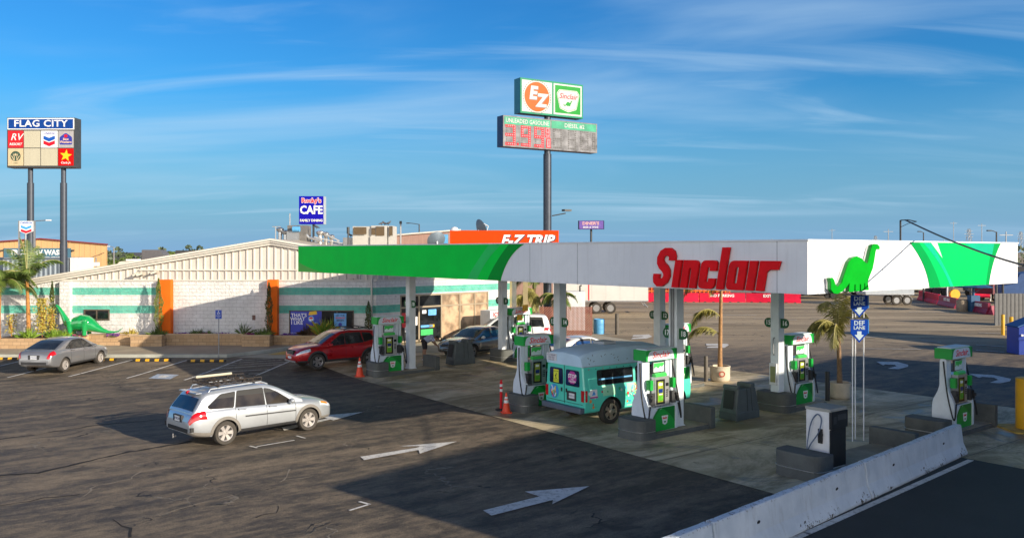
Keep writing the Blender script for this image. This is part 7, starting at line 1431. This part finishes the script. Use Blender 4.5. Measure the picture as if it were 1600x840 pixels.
def pylon(px, Y, h, lab):
    p = P(px, 0, Y); t = empty('lattice_tower', (p.x, Y, 0), 0, lab, 'tower', 'distant power line towers'); b = MB(); w0, w1 = h * .10, h * .03
    for sx in (1, -1):
        for sy in (1, -1): b.bar((sx * w0, sy * w0, 0), (sx * w1, sy * w1, h), .35, .35)
    for k in range(6): z0, z1 = h * k / 6, h * (k + 1) / 6; a0 = w0 + (w1 - w0) * k / 6; a1 = w0 + (w1 - w0) * (k + 1) / 6; b.bar((-a0, -a0, z0), (a1, -a1, z1), .2, .2); b.bar((a0, -a0, z0), (-a1, -a1, z1), .2, .2)
    for z, l in ((.82, .16), (.92, .12), (.72, .14)): b.bar((-h * l, 0, h * z), (h * l, 0, h * z), .3, .3)
    b.build('lattice', grey, t)
pylon(1514, 700, 24, 'distant power tower above the green part of the canopy'); pylon(1368, 900, 22, 'tiny distant power tower behind the canopy near the dinosaur emblem'); pylon(1595, 800, 24, 'distant power tower at the right edge of the sky')
for i, (px, Y, h) in enumerate(((1388, 210, 11), (1475, 180, 8), (1534, 260, 14), (1490, 300, 16), (1572, 150, 9), (1300, 320, 14), (1262, 260, 9), (1206, 300, 10))):
    p = P(px, 0, Y); t = empty('utility_pole', (p.x, Y, 0), 0, '', 'utility pole', 'thin utility poles on the horizon'); MB().tube([(0, 0, 0), (0, 0, h)], [.16, .10], 6).build('pole', grey, t); MB().bar((-1.2, 0, h - .6), (1.2, 0, h - .6), .12, .12).build('crossarm', grey, t)
    t['label'] = 'thin utility pole on the horizon above the ' + ('white canopy part beside the dinosaur', 'left half of the green canopy graphic', 'right half of the green canopy graphic', 'middle of the green canopy graphic', 'right end of the canopy', 'head-high left of the dinosaur emblem', 'front corner of the canopy', 'last letter of the red canopy lettering')[i]
p = P(205, 0, 115); t = empty('motorhome', (p.x, 115, 0), 0, 'long low white motorhome by the green field', 'motorhome'); s_ = FPX / 115; b = MB(); b.prism(fillet([(-2.2, .6), (2.3, .6), (2.3, 3.9), (1.8, 4.25), (-1.6, 4.2), (-2.2, 3.4)], .3), 0, 2.4, 'xz'); b.build('body', wht, t); MB().box(-1.5, 1.5, -.02, -.001, 3.2, 3.7).build('window', GLASS, t); MB().box(-1.0, .6, .6, 1.6, 4.25, 4.5).build('roof_unit', whitem, t)
p = P(150, 0, 90); t = empty('solar_post', (p.x, 90, 0), 0, 'slanted solar panel on a post beside the tan building', 'solar panel'); MB().tube([(0, 0, 0), (0, 0, 4.9)], .07, 8).build('post', grey, t); b = MB(); b.add([(-.6, -.5, 4.75), (.6, -.5, 5.15), (.6, .6, 5.4), (-.6, .6, 5.0), (-.6, -.5, 4.80), (.6, -.5, 5.20), (.6, .6, 5.45), (-.6, .6, 5.05)], [(0, 3, 2, 1), (4, 5, 6, 7), (0, 1, 5, 4), (1, 2, 6, 5), (2, 3, 7, 6), (3, 0, 4, 7)]); b.build('panel', GLASS, t); MB().box(-.2, .25, -.1, .3, 4.0, 4.4).build('box', whitem, t)
for i, (px, l, lab) in enumerate(((238, 3.0, 'low dark trailer left of centre beyond the white gable'), (296, 4.0, 'long dark flatbed beyond the white gable'), (332, 2.0, 'small pale van beyond the white gable slope'))):
    p = P(px, 0, 120); t = empty('distant_vehicle', (p.x, 120, 0), 0, lab, 'vehicle'); z = CH - (390 + i - HY) / (FPX / 120); m_ = (mat("far_grey", (.12, .12, .13), .6), dark, wht)[i]
    MB().prism(fillet([(-l / 2, .7), (l / 2, .7), (l / 2, z * .9), (l * .3, z), (-l / 2, z)], .15), 0, 2.3, 'xz').build('body', m_, t); [MB().tube([(x, -.1, .5), (x, .2, .5)], .5, 12).build('wheel', black, t) for x in (-l * .3, l * .3)]

# ---------------------------------------------------------------- vegetation
def leaf_tri(b, p, d, up, l, w_, mi=0): b.add([p - up * 0 + d.cross(up).normalized() * w_, p + d * l, p - d.cross(up).normalized() * w_], [(0, 1, 2)], mi)
def palm(p, h, lean, nf, fl, lab, seed, m=PALM, tr=.10, pot=None, droop=1.0, az=None, bark=barkc, group=None, up0=.9, low=None):
    rnd = random.Random(seed); t = empty('palm_tree', p, 0, lab, 'palm tree', group); zb = .55 if pot else 0
    pts = [(lean[0] * (k / 8) ** 1.4, lean[1] * (k / 8) ** 1.4, zb + (h - zb) * k / 8) for k in range(9)]; rs = [tr * (1.35 if k == 0 else 1.15 - .05 * k + .06 * (k % 2)) for k in range(9)]
    MB().tube(pts, rs, 12).build('trunk', bark, t, smooth=50); b = MB(); top = Vector(pts[-1])
    for k in range(nf):
        a = (az[k] if az else 2 * math.pi * k / nf + rnd.uniform(-.25, .25)); el = rnd.uniform(up0 - .35, up0 + .45); L_ = fl * rnd.uniform(.8, 1.1); q_ = top.copy()
        if low and k in low: q_ = Vector((top.x * .7, top.y * .7, low[k][0])); el = low[k][1]
        d = Vector((math.cos(a) * math.cos(el), math.sin(a) * math.cos(el), math.sin(el))); path = [q_.copy()]; ns = 14
        for i in range(ns): d = (d + Vector((0, 0, -.095 * droop * (1 + i * .09)))).normalized(); q_ = q_ + d * L_ / ns; path.append(q_.copy())
        b.tube(path, [.026 * (1 - i / (ns + 1)) + .005 for i in range(ns + 1)], 5, 1)
        for i in range(2, ns):
            d = (path[i + 1] - path[i]).normalized(); side = d.cross(Vector((0, 0, 1))).normalized(); f = i / ns; ll = fl * .27 * math.sin(math.pi * (.15 + .80 * f)) * rnd.uniform(.85, 1.1)
            for s in (1, -1):
                for j in range(6):
                    o = path[i].lerp(path[i + 1], j / 6); dr = (side * s * .8 + d * .65 + Vector((0, 0, -.30 - rnd.uniform(0, .5) * droop))).normalized(); wv = d * .013
                    b.add([o - wv, o + wv, o + dr * ll * .6 + wv * 1.0, o + dr * ll + Vector((0, 0, -.12 * ll)), o + dr * ll * .6 - wv * 1.0], [(0, 1, 2, 3, 4)], 0)
    b.build('crown', [m, mat("frond_stem", (.34, .30, .12), .6)], t)
    if pot: pr, ph = pot; MB().lathe([(pr * .78, 0), (pr * .9, .04), (pr, .12), (pr, ph - .06), (pr * 1.04, ph - .05), (pr * 1.04, ph), (pr * .90, ph), (pr * .88, ph - .10), (0, ph - .10)], 28).build('pot', terra, t, smooth=40)
    return t
p = G(1125, 595); t = palm(p, 3.9, (.05, 0), 9, 2.1, 'slender palm in a round cream pot with a red emblem', 21, PALM, .085, (.42, .66), 1.35, [2.9, 3.3, 2.4, 1.6, .3, 4.4, 5.4, 3.05, 3.6], mat("orange_trunk", (.40, .22, .10), .85, var=.35, vs=9, bump=.7, bs=15), None, 1.1, {7: (1.9, .95), 8: (2.7, .9)})
b = MB(); b.shape([circ(0, 0, .13)], frame((-.02, -.432, .36), (1, 0, 0)), 0, .012); b.shape([circ(0, 0, .075)], frame((-.02, -.445, .36), (1, 0, 0)), 1, .004); b.build('emblem', [mat("pot_emblem_red", (.42, .09, .05), .6, var=.3, vs=20), terra], t)
p = G(1312, 622); palm(p, 2.5, (-.05, 0), 9, 2.2, 'palm drooping to the left in a plain grey pot by the lane signs', 22, PALM, .085, (.40, .62), 1.9, [3.0, 3.3, 2.7, 3.6, 2.9, 3.5, 1.8, 4.2, 3.14], barkc, None, 1.30)
p = G(43, 548); palm(Vector((P(45, 0, 46.4).x, 46.4, .86)), 3.1, (-.1, 0), 11, 2.2, 'tall thin palm in the left planter in front of the pole sign', 23, PALMD, .10, None, 1.0, None, orangeb, None, 1.2)
palm(Vector((P(-4, 0, 45.6).x, 45.6, .86)), 2.9, (.1, 0), 16, 2.4, 'bushy palm cut off by the left edge', 24, PALMD, .13, None, 1.2, None, orangeb, None, .8)
palm(Vector((1.55, 62.5, 0)), 3.6, (.1, 0), 16, 2.5, 'green palm above the brown fence beside the store corner', 25, PALMD, .14, None, 1.1, None, barkc, None, .8)
palm(Vector((.9, 59.5, 0)), 2.3, (.0, 0), 13, 2.3, 'drooping yellow green palm left of the brown fence', 26, PALM, .12, None, 1.5, None, barkc, None, .7)
palm(Vector((3.1, 58.2, 0)), 2.4, (.0, 0), 12, 1.7, 'short palm right behind the brown slatted fence', 27, PALMD, .10, None, 1.4, None, barkc, None, .7)
def cypress(p, h, r_, lab, seed, m=CYP):
    rnd = random.Random(seed); t = empty('cypress', p, 0, lab, 'cypress', 'narrow cypresses against the store wall'); MB().tube([(0, 0, 0), (0, 0, h * .5)], [.05, .03], 6).build('trunk', barkc, t); b = MB()
    for k in range(int(1500 * h / 3)):
        z = h * rnd.random() ** .9; f = z / h; rr = r_ * (.55 + .55 * math.sin(math.pi * min(1, f * 1.05)) ** .6) * (1 - f ** 5) * (1 + .25 * math.sin(z * 7 + seed)); a = rnd.uniform(0, 6.283); q_ = rr * rnd.uniform(.55, 1.08); o = Vector((math.cos(a) * q_, math.sin(a) * q_, z)); d = Vector((math.cos(a) * .35 + rnd.uniform(-.2, .2), math.sin(a) * .35 + rnd.uniform(-.2, .2), 1)).normalized(); sd_ = Vector((rnd.uniform(-1, 1), rnd.uniform(-1, 1), rnd.uniform(-.3, .3))).normalized() * rnd.uniform(.012, .028)
        b.add([o - sd_, o + sd_, o + d * rnd.uniform(.06, .14)], [(0, 1, 2)])
    b.build('crown', m, t)
cypress(Vector((WX(257), 47.0, .86)), 3.15, .20, 'cypress left of the first orange pier', 1, mat_leaf("bright_cypress", (.07, .10, .015), (.20, .24, .03), 3)); cypress(Vector((WX(427), 46.95, .86)), 2.95, .16, 'cypress in front of the second orange pier', 2); cypress(Vector((WX(578), 47.35, .8)), 1.95, .17, 'cypress near the building corner behind the left pump', 3); cypress(Vector((WX(92), 47.1, .86)), 3.0, .14, 'cypress behind the head of the dinosaur statue', 4)
def clump(p, h, r_, n, m, lab, name, cat, seed, flowers=None, fm=None, w_=.02, group='plants in the flower planter'):
    rnd = random.Random(seed); t = empty(name, p, 0, lab, cat, group); b = MB()
    for k in range(n):
        a = rnd.uniform(0, 6.283); el = rnd.uniform(.5, 1.5); l = h * rnd.uniform(.6, 1.1); o = Vector((rnd.gauss(0, r_ * .3), rnd.gauss(0, r_ * .3), 0)); d = Vector((math.cos(a) * math.cos(el), math.sin(a) * math.cos(el), math.sin(el))); s_2 = d.cross(Vector((0, 0, 1))).normalized() * w_; m1 = o + d * l * .6; m2 = o + d * l + Vector((0, 0, -.25 * l * math.cos(el)))
        b.add([o - s_2, o + s_2, m1 + s_2, m2, m1 - s_2], [(0, 1, 2, 3, 4)])
    b.build('leaves', m, t)
    if flowers:
        b = MB()
        for k in range(flowers):
            a = rnd.uniform(0, 6.283); q_ = r_ * rnd.random() ** .5; o = Vector((math.cos(a) * q_, math.sin(a) * q_ * .6, rnd.uniform(.05, h * .9))); s3 = rnd.uniform(.02, .045); b.lathe([(0, -s3), (s3, 0), (0, s3)], 5, 0, Matrix.Translation(o))
        b.build('flowers', fm, t)
    return t
zc = .86
def bush(p, h, r_, n, m, lab, seed):
    rnd = random.Random(seed); t = empty('shrub', p, 0, lab, 'shrub'); b = MB(); b.tube([(0, 0, 0), (0, 0, h * .6)], .03, 6); [b.tube([(0, 0, h * .2), (rnd.uniform(-r_, r_) * .7, rnd.uniform(-r_, r_) * .4, h * rnd.uniform(.6, .9))], .015, 5) for _ in range(6)]; b.build('stems', orangeb, t); b = MB()
    for k in range(n):
        q_ = Vector((rnd.gauss(0, r_ * .42), rnd.gauss(0, r_ * .35), h * (.15 + .85 * rnd.random()))); u_ = Vector((rnd.uniform(-1, 1), rnd.uniform(-1, 1), rnd.uniform(-1, 1))).normalized(); v_ = u_.orthogonal().normalized(); s3 = rnd.uniform(.03, .065); b.add([q_ - u_ * s3, q_ + v_ * s3 * .6, q_ + u_ * s3, q_ - v_ * s3 * .6], [(0, 1, 2, 3)])
    b.build('foliage', m, t)
bush(Vector((P(66, 0, 46.3).x, 46.3, zc)), 2.15, .42, 900, YLEAF, 'golden shrub between the thin palm and the dinosaur statue', 5); bush(Vector((P(80, 0, 46.5).x, 46.5, zc)), 1.6, .3, 420, YLEAF, 'small golden shrub right beside the neck of the dinosaur statue', 6)
bush(Vector((P(18, 0, 47.2).x, 47.2, zc)), 1.2, .3, 260, YLEAF, 'sparse golden shrub near the left edge', 7)
for i, (px, y, h, r_, n, m, lab) in enumerate(((45, 45.9, .72, .4, 110, LIME, 'lime green strap-leaved clump below the thin palm'), (84, 46.0, .62, .45, 120, LIME, 'lime green clump left of the front leg of the statue'), (98, 46.3, .55, .4, 100, LIME, 'lime green clump between golden shrub and statue leg'), (205, 47.2, .55, .4, 70, YLEAF, 'yellowish spiky clump beyond the statue tail'), (246, 46.8, .62, .35, 90, PALMD, 'dark spiky clump left of the first orange pier'), (308, 47.3, .55, .32, 60, PALMD, 'agave-like clump between the piers left of the sign'), (326, 47.3, .45, .2, 30, PALMD, 'thin clump behind the disabled parking sign'), (380, 47.2, .95, .18, 26, PALMD, 'tall thin flowering clump left of the stake sign'), (412, 46.8, .62, .5, 110, PALMD, 'dense dark clump left of the second cypress'), (480, 47.4, .9, .35, 70, mat_leaf("bronze_leaf", (.05, .03, .02), (.12, .06, .03)), 'bronze leaved plant in front of the blue poster'), (510, 47.4, 1.25, .35, 90, LIME, 'bright green plant in front of the store window'), (503, 47.3, 1.35, .3, 40, YLEAF, 'yellow flowering plant in front of the store window'))):
    clump(Vector((P(px, 0, y).x, y, zc - (.06 if px > 436 else 0))), h, r_, n, m, lab, 'planter_plant', 'plant', 60 + i)
for i, (px, y, w3, m, lab) in enumerate(((286, 47.2, .45, PURP, 'purple flower patch left of the agave-like clump'), (350, 47.2, .45, PURP, 'purple flower patch right of the disabled parking sign'), (123, 46.6, .45, MAG, 'pink purple flowers under the belly of the statue'), (177, 46.9, .4, PURP, 'purple flowers under the tail of the statue'), (318, 47.3, .3, MAG, 'dark magenta flowers left of the disabled parking sign'), (391, 47.1, .3, MAG, 'dark magenta flowers below the stake sign'), (401, 47.1, .25, PURP, 'small purple flowers beside the second cypress'), (448, 47.5, .3, PURP, 'purple flowers right of the second orange pier'), (493, 47.4, .3, MAG, 'red flowers under the blue poster'))):
    clump(Vector((P(px, 0, y).x, y, zc - (.06 if px > 436 else 0))), .20, w3, 60, PALMD, lab, 'flower_patch', 'flowers', 90 + i, 90, m, .012, 'flower patches in the planter')
# far tree belts
def belt(Y, x0, x1, h, n, name, seed, m=FAR):
    rnd = random.Random(seed); b = MB(); nb = int((x1 - x0) / (h * .9)); blobs = [(x0 + (x1 - x0) * (k + rnd.random()) / nb, Y + rnd.uniform(-6, 6), h * rnd.uniform(.55, 1.1), h * rnd.uniform(.5, .9)) for k in range(nb)]
    for k in range(n):
        x, y, hh_, rr = blobs[rnd.randrange(nb)]; f = rnd.random(); w3 = rr * (1 - (f * 1.0) ** 2.2) + .3; a = rnd.uniform(0, 6.283); o = Vector((x + math.cos(a) * w3 * rnd.uniform(.5, 1), y + math.sin(a) * w3, hh_ * f)); u_ = Vector((rnd.uniform(-1, 1), rnd.uniform(-.6, .6), rnd.uniform(-1, 1))).normalized(); v_ = Vector((-u_.z, rnd.uniform(-.4, .4), u_.x)).normalized(); s3 = h * rnd.uniform(.05, .13); b.add([o - u_ * s3, o + v_ * s3 * .7, o + u_ * s3, o - v_ * s3 * .7], [(0, 1, 2, 3)])
    tag(b.build(name, m), 'mass of distant trees along the horizon', 'trees', kind='stuff')
belt(150, -110, -30, 3.6, 5000, 'orchard_row', 1); belt(185, -120, -40, 4.3, 4000, 'orchard_row', 2); belt(240, -170, -30, 5.2, 5000, 'far_trees', 3); belt(380, -420, 340, 7.5, 9000, 'far_trees', 4, mat_leaf("hazy_foliage", (.05, .075, .04), (.09, .12, .06), .05)); belt(160, 85, 160, 5.5, 3500, 'far_trees', 5, mat_leaf("olive_foliage", (.07, .07, .03), (.14, .13, .06), .1))
# ---------------------------------------------------------------- truck-side shop out of frame, whose shade covers the front of the lot
d1 = Vector((.66, .751, 0)).normalized(); d2 = Vector((d1.y, -d1.x, 0)); HB = 7.2; k = HB / math.tan(SUN_EL); c0 = Vector((-4.28, 20.2, 0)) + Vector((SX, SY, 0)) * k
t = empty('truck_stop_shop', c0, math.atan2(d1.y, d1.x), 'tall plain cream truck stop building standing to the right of the view', 'building')
MB().box(0, 33.5, -26, 0, -.1, HB - .35).build('wall', mat("stucco_cream", (.55, .50, .42), .85, var=.12, vs=.6, bump=.3), t); MB().box(-.12, 33.62, -26.12, .12, HB - .35, HB).build('parapet', trimc, t)
for x in (4, 11, 18, 25): MB().box(x, x + 4, .001, .05, .9, 3.2).build('window', GLASS, t)
# unseen box added beyond the right edge to throw the far shadow bands
def far_shade_box(a, c, h0, h1, lab):
    k0 = h1 / math.tan(SUN_EL); p0 = G(*a) + Vector((SX, SY, 0)) * k0; p1 = G(*c) + Vector((SX, SY, 0)) * k0; d = p1 - p0; t = empty('shadow_caster', (p0.x, p0.y, 0), math.atan2(d.y, d.x), lab, 'trailer', 'unseen shadow casters out to the right'); l = d.length
    MB().box(0, l, -1.25, 1.25, h0, h1).build('box_body', wht, t)
    for x in (1.5, 2.8, l - 2): MB().tube([(x, -1.2, .5), (x, 1.2, .5)], .5, 16).build('wheel', black, t)
far_shade_box((1325, 518), (1640, 553), .9, 4.1, 'unseen white box on wheels added to cast the far shadow bands')

for k_ in ('sign_white', 'sign_green', 'disc_orange', 'sign_rim_green', 'pale_green_header', 'led_red', 'led_dot', 'scuffed_price_face', 'logo_red', 'orange_sign', 'blue_sign', 'cobalt_sign', 'heading_blue', 'panel_red', 'logo_yellow', 'emblem_green', 'leaf_green_vinyl', 'spring_green_vinyl', 'lavender_sign', 'orange_paint', 'logo_blue', 'cafe_white', 'red_plastic', 'barrier_red', 'rack_orange'):
    if k_ in MATS: b_ = MATS[k_].node_tree.nodes['Principled BSDF']; b_.inputs['Specular IOR Level'].default_value = .12; b_.inputs['Coat Weight'].default_value = 0
